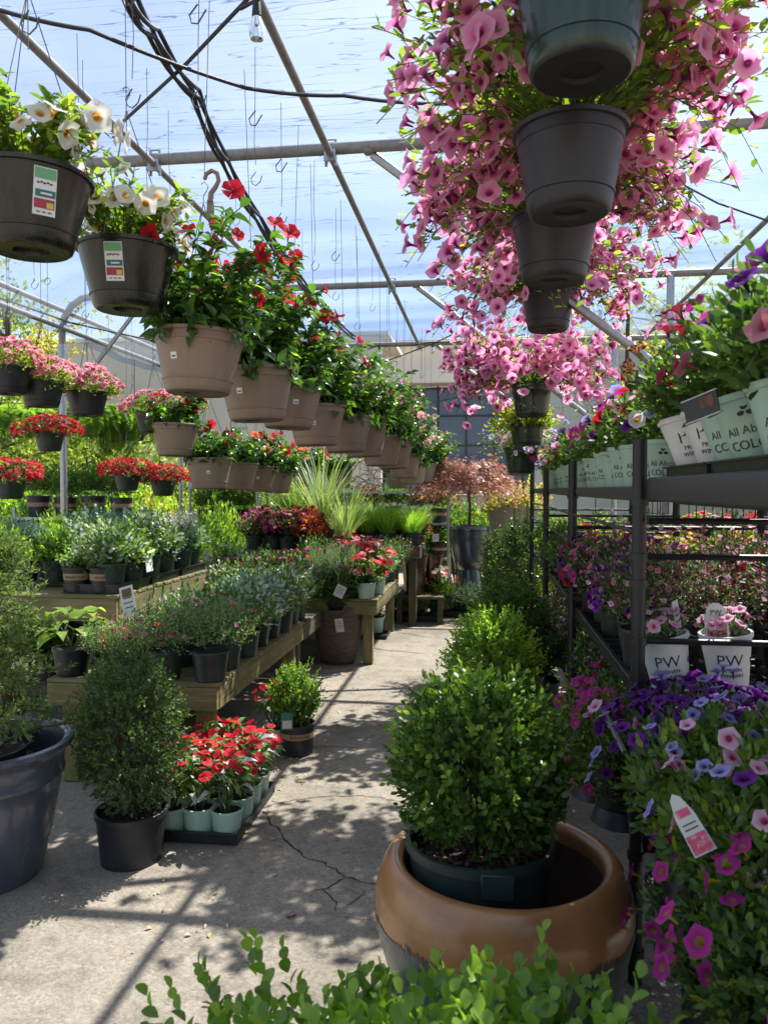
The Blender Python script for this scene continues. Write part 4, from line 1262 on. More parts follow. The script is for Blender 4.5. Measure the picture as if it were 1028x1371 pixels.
# --- pink baskets and red begonia baskets on the far left
lp = [mound((.235, .235, .135), .05, 260, .026, [L_PET], W=.55, nleaf=5, noise=.16, flowers=dict(tm=T_PET_LO, n=150, size=.024, mats=[F_LPINK, F_LPINK, F_LPINK], zmin=-.15, up=.6, out=1.1)) for _ in range(2)]
lpp = [hb(x, FP_, .175, .145, .4) for x in lp]
PB = [(12, 528, 4.75, 'pink calibrachoa basket cut by the picture edge, first of its row'), (57, 545, 5.0, 'black basket heaped with pink flowers, second in the pink row'), (117, 557, 5.35, 'black basket heaped with pink flowers, third in the pink row'),
      (206, 580, 6.1, 'black basket of pink flowers above the small tan pot'), (243, 572, 6.7, 'last black basket of the pink row, partly behind the big tan pot')]
for i, (u, v, D, lab) in enumerate(PB): hang(lpp[i % 2], 'hanging_basket', lab, P(u, v, D), group='pink flowered black baskets', hz=.46, spin=i * 1.3)
bg = mound((.23, .23, .115), .05, 220, .028, [L_PURP, L_MID, L_DARK], W=.75, nleaf=4, noise=.15, flowers=dict(tm=T_TINY, n=420, size=.017, mats=[F_DRED, F_DRED, F_RED], zmin=-.3, up=.2, out=1.12))
bgp = hb(bg, basket_pot(.118, .085, .15, M_DKGREEN, M_NURS, step=False), .15, .118, .4)
for i, (u, v, D, lab) in enumerate([(67, 604, 6.1, 'red begonia basket hung above the steel post'), (14, 668, 5.4, 'red begonia basket at the picture edge, largest of its kind'),
                                    (171, 657, 6.9, 'red begonia basket over the yellow shrubs, beside its twin nearer the tan pots'), (219, 664, 7.2, 'red begonia basket just below the small tan pot')]):
    hang(bgp, 'hanging_basket', lab, P(u, v, D), group='red begonia baskets', hz=.46, spin=i * 2.1)
fern = [fern_top(46, .62), fern_top(46, .6)]
fnp = [hb(f, FP_, .175, .145, .4) for f in fern]
for i, (u, v, D, lab) in enumerate([(30, 585, 8.6, 'hanging fern behind the begonias near the picture edge'), (125, 585, 8.2, 'hanging fern with arching fronds behind the steel post'), (178, 590, 8.6, 'hanging fern above the yellow shrubs'), (92, 580, 9.6, 'hanging fern farthest back between two others')]):
    hang(fnp[i % 2], 'hanging_basket', lab, P(u, v, D), group='hanging ferns', hz=.46, spin=i * 2.1, s=1.15)

# ================================================================== THE GROUND, FRONT TO BACK
def on_ground(u, v): p = G(u, v); return p
# terracotta planter
tp = PZ(672, 1143, .50)
pl = thing('terracotta_planter', 'huge orange terracotta planter with dripped teal glaze below', 'planter', (tp.x, tp.y, 0))
mb = MB()
prof = [(.001, .01), (.24, .01), (.27, 0), (.285, .02), (.335, .14), (.372, .27), (.383, .34), (.381, .40), (.366, .455), (.345, .492), (.325, .503), (.307, .498), (.296, .48), (.300, .44), (.32, .34), (.31, .2), (.22, .05), (.001, .04)]
mats = [M_TEAL] * 5 + [M_TEAL, M_TERRA, M_TERRA, M_TERRA, M_TERRA, M_TERRA, M_TERRA, M_TERRA, M_TERRAIN, M_TERRAIN, M_TERRAIN, M_TERRAIN]
# smooth the profile so the belly is round
def smooth_prof(pr, ms, n=3):
    out, om = [], []
    for i in range(len(pr) - 1):
        p0, p1, p2, p3 = pr[max(0, i - 1)], pr[i], pr[i + 1], pr[min(len(pr) - 1, i + 2)]
        for k in range(n):
            t = k / n
            f = lambda a, b, c, d: .5 * (2 * b + (c - a) * t + (2 * a - 5 * b + 4 * c - d) * t * t + (3 * b - a - 3 * c + d) * t ** 3)
            out.append((max(.001, f(p0[0], p1[0], p2[0], p3[0])), f(p0[1], p1[1], p2[1], p3[1]))); om.append(ms[i])
    out.append(pr[-1])
    return out, om
pr_, ms_ = smooth_prof(prof[3:], mats[3:])
mb.lathe(pr_, M_TERRA, 72, mats=ms_)
obj('pot', mb.mesh('pot', angle=75), pl)
# glaze drips running up and down the colour change, a hair proud of the wall
def planter_r(z):
    for (r0, z0), (r1, z1) in zip(pr_, pr_[1:]):
        if z0 <= z <= z1 and r0 > .28: return r0 + (r1 - r0) * (z - z0) / max(1e-6, z1 - z0)
    return .38
mb = MB()
for k in range(420):
    a = 6.283 * k / 420 + random.uniform(-.01, .01); hgt = random.uniform(.002, .012) * (1 + .7 * math.sin(a * 5) + .6 * math.sin(a * 13)) + .004; w = random.uniform(.003, .007)
    cols = []
    for zz, ww in ((.325, w * 1.2), (.34, w), (.34 + hgt * .6, w * .6), (.34 + hgt, w * .15)):
        r = planter_r(zz) + .0022
        cols.append([(r * math.cos(a + s_ * ww / r), r * math.sin(a + s_ * ww / r), zz) for s_ in (-1, 1)])
    vs = [q for c in cols for q in c]
    mb.add(vs, [(2 * i, 2 * i + 1, 2 * i + 3, 2 * i + 2) for i in range(3)], M_TEAL)
obj('glaze_drips', mb.mesh('glaze_drips'), pl, kind='stuff')

# boxwood ball in its green nursery pot, standing in the planter
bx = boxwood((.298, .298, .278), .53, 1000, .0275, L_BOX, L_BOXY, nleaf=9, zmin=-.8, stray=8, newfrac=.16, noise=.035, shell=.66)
bp_ = pot_proto(.215, .185, .30, M_DKGREEN, rim=.03, out=.008, soil=.05, seg=40, chips=220)
mb = MB()
mb.box((0, 0, 0), (.09, .012, .075), M_DKGREEN, bev=.004)
bp_.add('handle_plate', mb, Matrix.Translation((.05, -.218, .255)) @ Matrix.Rotation(.12, 4, 'X'))
c = PZ(642, 1118, .56)
put(Proto().plus(bp_).plus(bx), 'boxwood_ball', 'round boxwood in a green nursery pot set inside the terracotta planter', 'shrub', (c.x, c.y, .26), group='boxwoods', spin=1.0)

# blurred boxwood close to the camera
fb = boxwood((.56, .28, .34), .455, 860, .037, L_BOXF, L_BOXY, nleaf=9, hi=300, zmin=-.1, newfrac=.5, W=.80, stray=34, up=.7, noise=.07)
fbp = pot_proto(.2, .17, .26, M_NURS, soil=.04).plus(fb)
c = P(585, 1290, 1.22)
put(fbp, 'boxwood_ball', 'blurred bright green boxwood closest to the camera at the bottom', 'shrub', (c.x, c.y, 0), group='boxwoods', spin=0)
fb2 = boxwood((.10, .10, .14), .36, 40, .033, L_BOXF, L_BOXY, nleaf=8, zmin=-.4, newfrac=.5, W=.72, up=.8)
c = P(866, 1345, 1.2)
put(pot_proto(.10, .085, .2, M_NURS).plus(fb2, .05), 'boxwood_seedling', 'small bright green sprig right of the blurred boxwood, below the planter', 'shrub', (c.x, c.y, .10 + 0))

# boxwoods behind the ball
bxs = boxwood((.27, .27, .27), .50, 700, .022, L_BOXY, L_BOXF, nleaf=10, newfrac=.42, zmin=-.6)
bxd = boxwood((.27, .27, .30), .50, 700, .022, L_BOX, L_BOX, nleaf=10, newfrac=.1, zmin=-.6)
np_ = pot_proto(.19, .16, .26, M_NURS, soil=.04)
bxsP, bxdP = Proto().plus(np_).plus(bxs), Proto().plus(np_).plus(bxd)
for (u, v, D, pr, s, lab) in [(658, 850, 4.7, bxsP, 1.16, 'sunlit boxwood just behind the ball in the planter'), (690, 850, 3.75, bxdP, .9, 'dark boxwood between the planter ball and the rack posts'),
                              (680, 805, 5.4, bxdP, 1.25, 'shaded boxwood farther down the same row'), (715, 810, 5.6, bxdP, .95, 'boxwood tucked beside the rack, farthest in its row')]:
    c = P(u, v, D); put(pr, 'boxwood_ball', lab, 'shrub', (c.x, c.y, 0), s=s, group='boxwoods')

# left: boxwood in black pot
bl = boxwood((.255, .255, .37), .565, 1300, .019, L_BOXD, L_BOX, nleaf=10, zmin=-.9, newfrac=.25, noise=.07, shell=.6)
blp = pot_proto(.148, .128, .225, M_NURS, rim=.025, out=.006, soil=.03, seg=36).plus(bl)
c = G(177, 1150)
put(blp, 'upright_boxwood', 'tall shaggy boxwood in a plain black pot beside the blue grey planter', 'shrub', (c.x, c.y, 0), spin=.4)

# big blue grey planter with conifer
c = G(-18, 1120)
bpz = .56; c = PZ(-22, 992, bpz)
gp = thing('blue_grey_planter', 'large blue grey glazed planter with a rolled rim, cut by the picture edge', 'planter', (c.x, c.y, 0))
prof = [(.001, .004), (.20, .004), (.215, 0), (.225, .02), (.262, .18), (.292, .34), (.305, .405), (.312, .412), (.314, .43), (.308, .44), (.318, .51), (.338, .528), (.352, .543), (.350, .562), (.335, .568), (.312, .555), (.300, .52), (.28, .40), (.001, .38)]
mb = MB(); mb.lathe(prof, M_BLUEG, 56); obj('pot', mb, gp)
# conifer
def conifer():
    p = Proto(); mb = MB()
    PP, AA, NN, LL = [], [], [], []
    mb.tube([(0, 0, 0), (.03, .01, .3), (.05, -.02, .6), (.03, .0, 1.0)], [.022, .018, .012, .004], M_WOODY, 7)
    for i in range(70):
        z = random.uniform(.02, .98); a = random.uniform(0, 6.283)
        l = (.46 * (1 - z) + .15) * random.uniform(.6, 1.1)
        if z < .2: l *= .9
        b = Vector((.03, 0, z)); d = Vector((math.cos(a), math.sin(a), random.uniform(.0, .5))).normalized()
        pts = [b, b + d * l * .5 + Vector((0, 0, .02)), b + d * l + Vector((0, 0, -.03))]
        mb.tube(pts, [.007, .005, .002], M_WOODY, 4)
        for k in range(34):
            t = random.uniform(.2, 1.0)
            q = pts[0].lerp(pts[1], t * 2) if t < .5 else pts[1].lerp(pts[2], t * 2 - 1)
            sd = (d * .7 + Vector(rng.normal(size=3)) * .65 + Vector((0, 0, .25))).normalized()
            q = q + Vector(rng.normal(size=3)) * .02
            for m in range(9):
                PP.append(q + sd * .055 * m / 9 + Vector(rng.normal(size=3)) * .005); AA.append(sd + Vector(rng.normal(size=3)) * .65); NN.append(rng.normal(size=3)); LL.append(random.uniform(.018, .034))
    fr = Fr(PP, AA, NN, LL, np.array(LL) * .3)
    p.add('trunk', mb); p.add('foliage', inst_mesh('foliage', [(T_PT, fr, [L_CON])]), kind='stuff')
    return p
CONI = conifer()
put(pot_proto(.24, .2, .3, M_NURS, soil=.03).plus(CONI, .24), 'conifer', 'feathery green conifer growing in the blue grey planter', 'shrub', (c.x - .06, c.y, .25), s=.96)

# mint pots of red impatiens on a black tray
def tray(w, d, h, label, cat_='tray', cells=None, group=None, loc=(0, 0, 0), rz=0):
    mb = MB(); t = .004
    mb.box((0, 0, .004), (w - .01, d - .01, .006), M_NURS)
    for s_ in (-1, 1):
        mb.box((s_ * (w / 2 - t), 0, h / 2), (t, d, h), M_NURS, Matrix.Rotation(s_ * .08, 3, 'Y'))
        mb.box((0, s_ * (d / 2 - t), h / 2), (w, t, h), M_NURS, Matrix.Rotation(-s_ * .08, 3, 'X'))
        mb.box((s_ * (w / 2 + .002), 0, h), (.016, d + .02, .005), M_NURS); mb.box((0, s_ * (d / 2 + .002), h + .0004), (w + .0, .016, .005), M_NURS)
    if cells:
        for i in range(1, cells[0]): mb.box((-w / 2 + w * i / cells[0], 0, h * .5), (.003, d - .02, h * .9), M_NURS)
        for j in range(1, cells[1]): mb.box((0, -d / 2 + d * j / cells[1], h * .48), (w - .02, .003, h * .88), M_NURS)
    o = obj('nursery_tray', mb.mesh('nursery_tray', smooth=False), M=Matrix.Translation(Vector(loc)) @ Matrix.Rotation(rz, 4, 'Z'))
    return tag(o, label, cat_, group)
def impatiens():
    p = pot_proto(.072, .060, .13, M_MINT, rim=.012, out=.003, soil=.015, seg=24)
    n = 60
    pos, ax = crown(n, (.10, .10, .11), (0, 0, .24), -.5, .45, .12, .35, .4)
    axl = norm(ax * np.array([1, 1, .35]) + np.array([0, 0, .1]))
    l = .075 * rng.uniform(.6, 1.1, n)
    fr = Fr(pos, axl, np.array([[0, 0, 1.0]]) + rng.normal(size=(n, 3)) * .25, l, l * .42)
    a = single('leaf', T_LONG, [L_MID])
    b = single('leaf', T_LONG, [L_VARI])
    for i, M in enumerate(fr.mats()): p.add('leaf', a if i % 3 else b, M, spin=True)
    pos, ax = crown(15, (.13, .13, .11), (0, 0, .29), .1, .75, .15, .7, .5); fzz = rng.uniform(.5, 1.1, 15)
    fm = single('flower', T_IMP, [F_RED])
    for M in Fr(pos, ax, rng.normal(size=(15, 3)), .030 * fzz, .030 * fzz).mats(): p.add('flower', fm, M, spin=True)
    p.add('stem', stems_mesh(9, .03, .09, .11, .32, M_STEM, .005), spin=True)
    return p
IMP = [impatiens(), impatiens()]
cr = G(318, 1136)
W_, D_ = .40, .62
th = R(-2)
tc_ = Vector((cr.x - W_ / 2 + .0, cr.y + D_ / 2, 0))
tray(W_, D_, .05, 'shallow black tray holding mint pots of red impatiens', loc=(tc_.x, tc_.y, .012), rz=0)
k = 0
rowname = ['nearest', 'second', 'third', 'farthest']
colname = ['hidden inner', 'middle', 'aisle side']
for j in range(4):
    for i in range(3 if j < 3 else 3):
        x = tc_.x - W_ / 2 + .06 + i * .135 + random.uniform(-.006, .006); y = tc_.y - D_ / 2 + .075 + j * .15
        put(IMP[k % 2], 'impatiens_pot', f'mint pot of red impatiens, {rowname[j]} row on the tray, {colname[i]} pot', 'potted plant', (x, y, .02), rz=random.uniform(-.2, .2), spin=k * 1.1, group='red impatiens in mint pots', s=random.uniform(.95, 1.05)); k += 1

# pot with kraft band and bright boxwood beside the bench
mon = boxwood((.165, .165, .20), .345, 420, .022, L_MID, L_BOXY, nleaf=9, zmin=-.6, newfrac=.6, up=.7, stray=14)
mp_ = pot_proto(.105, .092, .19, M_NURS, rim=.015, soil=.02)
mb = MB(); mb.lathe([(.1015, .105), (.1035, .14)], M_BAND, 36); mp_.add('band', mb)
mp_.add('lettering', wrap_text('MONROVIA', .024, M_INK, .1028, .15, .114, .05))
c = G(398, 1008)
mb = MB(); mb.box((0, 0, 0), (.07, .003, .11), M_TAGT); mb.box((0, -.0022, -.02), (.055, .001, .05), M_PAPER)
mp_.add('label', mb.mesh('label', smooth=False), Matrix.Translation((-.06, -.115, .23)) @ Matrix.Rotation(.15, 4, 'X'))
put(Proto().plus(mp_).plus(mon), 'young_boxwood', 'bright green shrub in a black pot with a tan band beside the bench', 'shrub', (c.x, c.y, 0), rz=.25, spin=.2)
# impatiens with no red tray, between
c = G(372, 1015)
put(IMP[0], 'impatiens_pot', 'red impatiens squeezed behind the pot with the tan band', 'potted plant', (c.x - .05, c.y + .15, 0), s=1.1, group='red impatiens in mint pots')

# woven urn with dark ball
def urn(prof, mat, label, cat_, loc, name='urn', seg=48, tagp=None):
    t = thing(name, label, cat_, loc)
    mb = MB(); mb.lathe(prof, mat, seg); obj('pot', mb.mesh('pot', angle=60), t)
    return t
c = G(453, 885)
pr = [(.001, .003), (.14, .003), (.15, 0), (.158, .02)]
for i in range(1, 24):
    t_ = i / 24; r = .158 + .065 * math.sin(t_ * 1.75) ** .9 if t_ < .9 else .158 + .065 * math.sin(.9 * 1.75) - .10 * (t_ - .9)
    pr.append((r + (.003 if i % 2 else -.001), .02 + t_ * .44))
pr += [(.205, .475), (.212, .49), (.205, .503), (.19, .5), (.18, .46), (.001, .44)]
u_ = urn(pr, M_WOVEN, 'brown scored stoneware jar with a white price tag', 'planter', (c.x, c.y, 0), 'stoneware_jar')
mb = tag_mb(.075, .125, 'paper'); obj('label', mb.mesh('label', smooth=False), u_, Matrix.Translation((.055, -.232, .375)) @ Matrix.Rotation(-.12, 4, 'Y') @ Matrix.Rotation(.1, 4, 'X'))
dk = boxwood((.26, .26, .24), .30, 700, .022, L_DARK, L_BOX, nleaf=9, zmin=-.5, newfrac=.3)
dkp = pot_proto(.15, .13, .2, M_NURS).plus(dk)
mb = tag_mb(.09, .11, 'paper'); dkp.add('label', mb.mesh('label', smooth=False), Matrix.Translation((.07, -.29, .33)) @ Matrix.Rotation(.45, 4, 'Y'))
put(dkp, 'boxwood_ball', 'dark round shrub with a pale tag sitting in the brown stoneware jar', 'shrub', (c.x, c.y, .36), group='boxwoods')

# mint pots at the bench foot farther on
kal = mound((.10, .10, .09), .19, 70, .03, [L_MID, L_DARK, L_PURP], W=.7, nleaf=4, flowers=dict(tm=T_IMP, n=26, size=.02, mats=[F_RED, F_DRED], zmin=.1))
kalM = pot_proto(.085, .07, .15, M_MINT, seg=20).plus(kal)
for (u, v, lab) in [(485, 852, 'mint pot of dark red flowers beside the brown jar'), (502, 850, 'mint pot with reddish leaves at the bench foot')]:
    c = G(u, v); put(kalM, 'flower_pot', lab, 'potted plant', (c.x, c.y, .03), s=1.15)
c = G(494, 852); tray(.42, .3, .04, 'black tray under two mint pots at the bench foot', loc=(c.x, c.y, .0))
# ================================================================== BENCHES
def wood_mat(name, c1, c2, c3, moss):
    m, nt, N, L, bs, out = new_mat(name)
    tc = N.new('ShaderNodeTexCoord'); mp = N.new('ShaderNodeMapping'); mp.inputs['Scale'].default_value = (1, 1, 1)
    oi = N.new('ShaderNodeObjectInfo'); L.new(tc.outputs['Generated'], mp.inputs[0]); L.new(oi.outputs['Random'], mp.inputs['Location'])
    mp2 = N.new('ShaderNodeMapping'); L.new(tc.outputs['Object'], mp2.inputs[0]); L.new(oi.outputs['Random'], mp2.inputs['Location'])
    n1 = N.new('ShaderNodeTexNoise'); n1.inputs['Scale'].default_value = 5; n1.inputs['Detail'].default_value = 6; L.new(mp2.outputs[0], n1.inputs[0])
    mp3 = N.new('ShaderNodeMapping'); mp3.inputs['Scale'].default_value = (55, 2.5, 55); L.new(mp2.outputs[0], mp3.inputs[0])
    n2 = N.new('ShaderNodeTexNoise'); n2.inputs['Scale'].default_value = 1; n2.inputs['Detail'].default_value = 5; n2.inputs['Roughness'].default_value = .7; L.new(mp3.outputs[0], n2.inputs[0])
    r = ramp(N, [c1, c2, c3], [.3, .52, .72]); L.new(n2.outputs['Fac'], r.inputs[0])
    mm = ramp(N, [(0, 0, 0), (1, 1, 1)], [.46, .62]); L.new(n1.outputs['Fac'], mm.inputs[0])
    mx = N.new('ShaderNodeMix'); mx.data_type = 'RGBA'; L.new(mm.outputs[0], mx.inputs[0]); L.new(r.outputs[0], mx.inputs[6]); mx.inputs[7].default_value = (*moss, 1)
    L.new(mx.outputs[2], bs.inputs['Base Color']); bs.inputs['Roughness'].default_value = .85
    b = N.new('ShaderNodeBump'); b.inputs['Strength'].default_value = .5; b.inputs['Distance'].default_value = .004; L.new(n2.outputs['Fac'], b.inputs['Height']); L.new(b.outputs[0], bs.inputs['Normal'])
    return m
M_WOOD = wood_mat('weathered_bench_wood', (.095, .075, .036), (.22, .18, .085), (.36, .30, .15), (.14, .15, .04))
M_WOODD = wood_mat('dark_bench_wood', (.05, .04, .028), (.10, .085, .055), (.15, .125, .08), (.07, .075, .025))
def bench(x0, x1, y0, y1, z, label, bh=.12, mat=None, legs=4, leg=.09):
    mat = mat or M_WOOD
    t = thing('plant_bench', label, 'bench', ((x0 + x1) / 2, (y0 + y1) / 2, 0))
    cx_, cy_ = (x0 + x1) / 2, (y0 + y1) / 2
    def b(name, c, s):
        # built along local Y so the grain follows the length
        mb = MB(); l = max(s); k = list(s).index(l)
        Mx = {1: Matrix.Identity(3), 0: Matrix.Rotation(-math.pi / 2, 3, 'Z'), 2: Matrix.Rotation(math.pi / 2, 3, 'X')}[k]
        d = {1: s, 0: (s[1], s[0], s[2]), 2: (s[0], s[2], s[1])}[k]
        mb.box((0, 0, 0), d, mat, bev=.004)
        o = obj(name, mb.mesh(name, smooth=False), t, Matrix.Translation((c[0] - cx_, c[1] - cy_, c[2])) @ Mx.to_4x4())
        return o
    w = .04
    b('end_board', ((x0 + x1) / 2, y0 + w / 2, z - bh / 2 - .022), (x1 - x0, w, bh))
    b('end_board', ((x0 + x1) / 2, y1 - w / 2, z - bh / 2 - .022), (x1 - x0, w, bh))
    b('side_board', (x1 - w / 2 + .003, (y0 + y1) / 2, z - bh / 2 - .022), (w, y1 - y0 - .084, bh))
    b('side_board', (x0 + w / 2, (y0 + y1) / 2, z - bh / 2 - .022), (w, y1 - y0 - .084, bh))
    n = max(2, int((y1 - y0) / .145)); pitch = (y1 - y0) / n
    for i in range(n): b('plank', ((x0 + x1) / 2, y0 + (i + .5) * pitch, z - .010 + random.uniform(-.002, .002)), (x1 - x0 + .012, pitch - .014, .022))
    nl = max(2, int((y1 - y0) / 1.6) + 1)
    for i in range(nl):
        yy = y0 + .1 + (y1 - y0 - .2) * i / (nl - 1)
        for xx in (x0 + .1, x1 - .09): b('leg', (xx, yy, (z - .024) / 2), (leg, leg, z - .024))
    return t
c1 = P(290, 928, 3.9); c2 = P(415, 850, 5.7)
LB = dict(x0=c1.x - .95, x1=c1.x, y0=3.9, y1=5.85, z=.575)
bench(label='low weathered bench nearest the camera, crowded with pots', **LB)
c3 = P(155, 798, 4.5)
UB = dict(x0=c3.x - .95, x1=c3.x, y0=4.5, y1=6.1, z=c3.z)
bench(label='higher weathered bench with sunlit side board behind the low one', bh=.14, leg=.12, **UB)
c4 = P(415, 737, 8.0)
B2U = dict(x0=c4.x - .72, x1=c4.x, y0=8.0, y1=9.3, z=c4.z)
bench(label='distant high bench carrying the rust and pink coleus pots', bh=.13, **B2U)
B2L = dict(x0=P(500, 800, 6.9).x - .85, x1=P(500, 800, 6.9).x + .02, y0=6.95, y1=8.75, z=.60)
bench(label='second low bench behind the brown jar, red flowers on top', **B2L)
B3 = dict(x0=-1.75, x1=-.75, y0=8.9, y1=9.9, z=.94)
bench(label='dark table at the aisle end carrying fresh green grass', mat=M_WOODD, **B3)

# ================================================================== POTTED PLANTS FOR THE BENCHES
def pp(top, rt=.075, h=.12, mat=None, dz=0):
    return pot_proto(rt, rt * .8, h, mat or M_DKGREEN, rim=.012, out=.003, soil=.015, seg=18).plus(top, h + dz)
def km(Rr, zc, n, *a, **k): return mound(tuple(r * 1.25 for r in Rr), zc * 1.15, int(n * 1.6), *a, **k)
K = {}
K['airy'] = [pp(km((.14, .14, .115), .07, 170, .015, [L_GREY, L_MID], W=.45, nleaf=7, noise=.2, slen=5, flowers=dict(tm=T_TINY, n=26, size=.011, mats=[F_DRED, F_ROSE], zmin=-.1))) for _ in range(2)]
K['silver'] = [pp(km((.13, .13, .12), .07, 130, .034, [L_SILV, L_BLUE], W=.5, nleaf=6, noise=.2)) for _ in range(2)]
K['vari'] = [pp(km((.135, .135, .12), .07, 130, .03, [L_VARI, L_MID, L_VARI], W=.6, nleaf=6, noise=.2)) for _ in range(2)]
K['lime'] = [pp(km((.13, .13, .11), .06, 120, .032, [L_LIME, L_MID], W=.6, nleaf=6, noise=.2))]
K['mid'] = [pp(km((.14, .14, .13), .07, 150, .03, [L_MID, L_DARK], W=.5, nleaf=6, noise=.22)) for _ in range(2)]
K['dark'] = [pp(km((.14, .14, .12), .06, 130, .035, [L_DARK, L_PURP, L_MID], W=.6, nleaf=5, noise=.2, flowers=dict(tm=T_TINY, n=16, size=.02, mats=[F_RED, F_MAG])))]
K['red'] = [pp(km((.12, .12, .11), .06, 90, .035, [L_MID, L_DARK], W=.6, nleaf=5, flowers=dict(tm=T_IMP, n=44, size=.022, mats=[F_RED, F_RED, F_LPINK], zmin=0, out=1.15)), mat=M_MINT)]
K['pale'] = []
for _ in range(2):
    t_ = km((.12, .12, .08), .05, 110, .03, [L_SILV, L_MID], W=.5, nleaf=6)
    n = 16; q = np.stack([rng.uniform(-.1, .1, n), rng.uniform(-.1, .1, n), rng.uniform(.06, .10, n)], 1)
    PPs, AAs = [], []
    for i in range(n):
        for k in range(14): PPs.append(q[i] + np.array([0, 0, .009 * k])); a = k * 2.4; AAs.append((math.cos(a), math.sin(a), .8))
    fr = Fr(PPs, AAs, rng.normal(size=(len(PPs), 3)), .014, .012)
    t_.add('flower_spikes', inst_mesh('flower_spikes', [(T_PT, fr, [F_CREAM])]), kind='stuff', spin=True)
    K['pale'].append(pp(t_))
K['lav'] = [pp(km((.12, .12, .15), .09, 140, .03, [L_GREY], tm=T_NEEDLE, W=.12, nleaf=10, up=1.3, slen=4)) for _ in range(2)]
K['rust'] = [pp(km((.15, .15, .13), .07, 90, .05, [L_RUST, L_PURP, L_RUST], tm=T_HEART, W=.8, nleaf=5))]
K['rose'] = [pp(km((.14, .14, .12), .07, 90, .045, [L_PURP, L_DARK], tm=T_HEART, W=.8, nleaf=5, flowers=dict(tm=T_TINY, n=50, size=.025, mats=[F_ROSE, F_MAG, F_DRED], out=1.1)))]
K['purple'] = [pp(km((.14, .14, .12), .06, 130, .026, [L_MID, L_DARK], W=.5, nleaf=5, flowers=dict(tm=T_PET_LO, n=44, size=.02, mats=[F_PURP, F_MAG], zmin=-.1, out=1.12)))]
K['mauve'] = [pp(km((.15, .15, .16), .09, 180, .02, [L_GREY, L_DARK], W=.4, nleaf=7, up=.8, flowers=dict(tm=T_TINY, n=120, size=.013, mats=[F_MAUVE, F_ROSE], zmin=-.2, out=1.15))) for _ in range(2)]
K['yellow'] = [pp(km((.15, .15, .12), .06, 130, .032, [L_LIME, L_MID], W=.6, nleaf=5, flowers=dict(tm=T_IMP, n=26, size=.022, mats=[F_YEL, F_CORAL], zmin=0, out=1.1)))]
K['coral'] = [pp(km((.15, .15, .12), .06, 120, .032, [L_MID, L_LIME], W=.6, nleaf=5, flowers=dict(tm=T_IMP, n=34, size=.022, mats=[F_CORAL, F_RED, F_YEL], zmin=0, out=1.1)))]
SP = grass_top(150, .5, .008, L_GRASS, .1, .5)
K['grass'] = [pp(grass_top(230, .26, .006, L_GRASS, .085, .45), rt=.09, mat=M_NURS) for _ in range(2)]
DESC = dict(airy='airy plant with tiny dark red blooms', silver='silvery blue leaved plant', vari='white variegated leafy plant', lime='lime green leafy plant', mid='mid green bushy plant',
            dark='dark leaved plant with red specks', red='red flowering plant in a mint pot', pale='plant with pale flower spikes', lav='grey green needle leaved plant', rust='rust orange coleus',
            rose='rose and purple coleus', purple='purple and magenta petunias', mauve='loose plant with small mauve flowers', yellow='yellow flowered plant', coral='coral flowered plant', grass='tuft of fresh green grass')
CATN = dict(grass='ornamental grass')
NTH = ORD
def fill(B, rows, cols, pick, where, group, jit=.03, s=(.9, 1.15), name='potted_plant', skip=lambda r, c: False, dz=0.0, margin=.09, rs=(1, 1, 1, 1, 1)):
    for r in range(rows):
        for c in range(cols):
            if skip(r, c): continue
            k = pick(r, c)
            x = B['x1'] - margin - (B['x1'] - B['x0'] - 2 * margin) * (r / max(1, rows - 1)) + random.uniform(-jit, jit)
            y = B['y0'] + margin + (B['y1'] - B['y0'] - 2 * margin) * (c / max(1, cols - 1)) + random.uniform(-jit, jit)
            rw = ['aisle row', 'second row', 'third row', 'fourth row', 'fifth row'][r]
            put(random.choice(K[k]), name, f'{DESC[k]}, {NTH[c]} in the {rw}, {where}', CATN.get(k, 'potted plant'), (x, y, B['z'] + .003 + dz), rz=random.uniform(-.5, .5), s=random.uniform(*s) * rs[r], group=group)
# low bench
plan1 = [['airy', 'airy', 'vari', 'silver', 'vari', 'vari', 'vari'],
         ['airy', 'vari', 'mid', 'silver', 'lime', 'vari', 'vari'],
         ['red', 'airy', 'vari', 'vari', 'silver', 'lime', 'mid'],
         ['lime', 'vari', 'lime', 'vari', 'lime', 'mid', 'dark']]
plan1[2][0] = 'airy'
fill(LB, 4, 7, lambda r, c: plan1[r][c], 'low near bench', 'plants on the low near bench', s=(1.15, 1.45), jit=.035, skip=lambda r, c: r == 3 and c == 0, rs=(1, .92, .72, .5))
# bright sweet potato vine at the bench end
sw_ = Proto()
n = 26; pos, ax = crown(n, (.15, .15, .10), (0, 0, .09), -.5, .5, .1, .2, .3)
l = .085 * rng.uniform(.7, 1.25, n)
lf = single('leaf', T_HEART, [L_LIME])
for M in Fr(pos, ax * np.array([1, 1, .3]) + np.array([0, 0, -.15]), np.array([[0, 0, 1.0]]) + ax * .4, l, l * .8).mats(): sw_.add('leaf', lf, M, spin=True)
sw_.add('stem', stems_mesh(12, .02, .13, 0, .13, M_STEM, .003), spin=True)
c = P(95, 905, 4.0); put(pp(sw_, rt=.09, h=.13, mat=M_NURS), 'sweet_potato_vine', 'lime green heart leaved vine at the near corner of the low bench', 'potted plant', (c.x, c.y + .02, LB['z'] + .003), s=1.15)
for i, (u, D, lab) in enumerate([(150, 4.05, 'dark pot of small red flowers near the lime heart leaved vine'), (200, 4.1, 'small red and violet flowers behind the shaggy boxwood top')]):
    c = P(u, 900, D); put(pp(mound((.11, .11, .10), .06, 90, .02, [L_MID, L_VARI], W=.5, nleaf=5, flowers=dict(tm=T_IMP, n=30, size=.016, mats=[F_RED, F_DRED, F_MAG], zmin=-.1, out=1.1)), mat=M_NURS), 'potted_plant', lab, 'potted plant', (c.x, c.y, LB['z'] + .003))
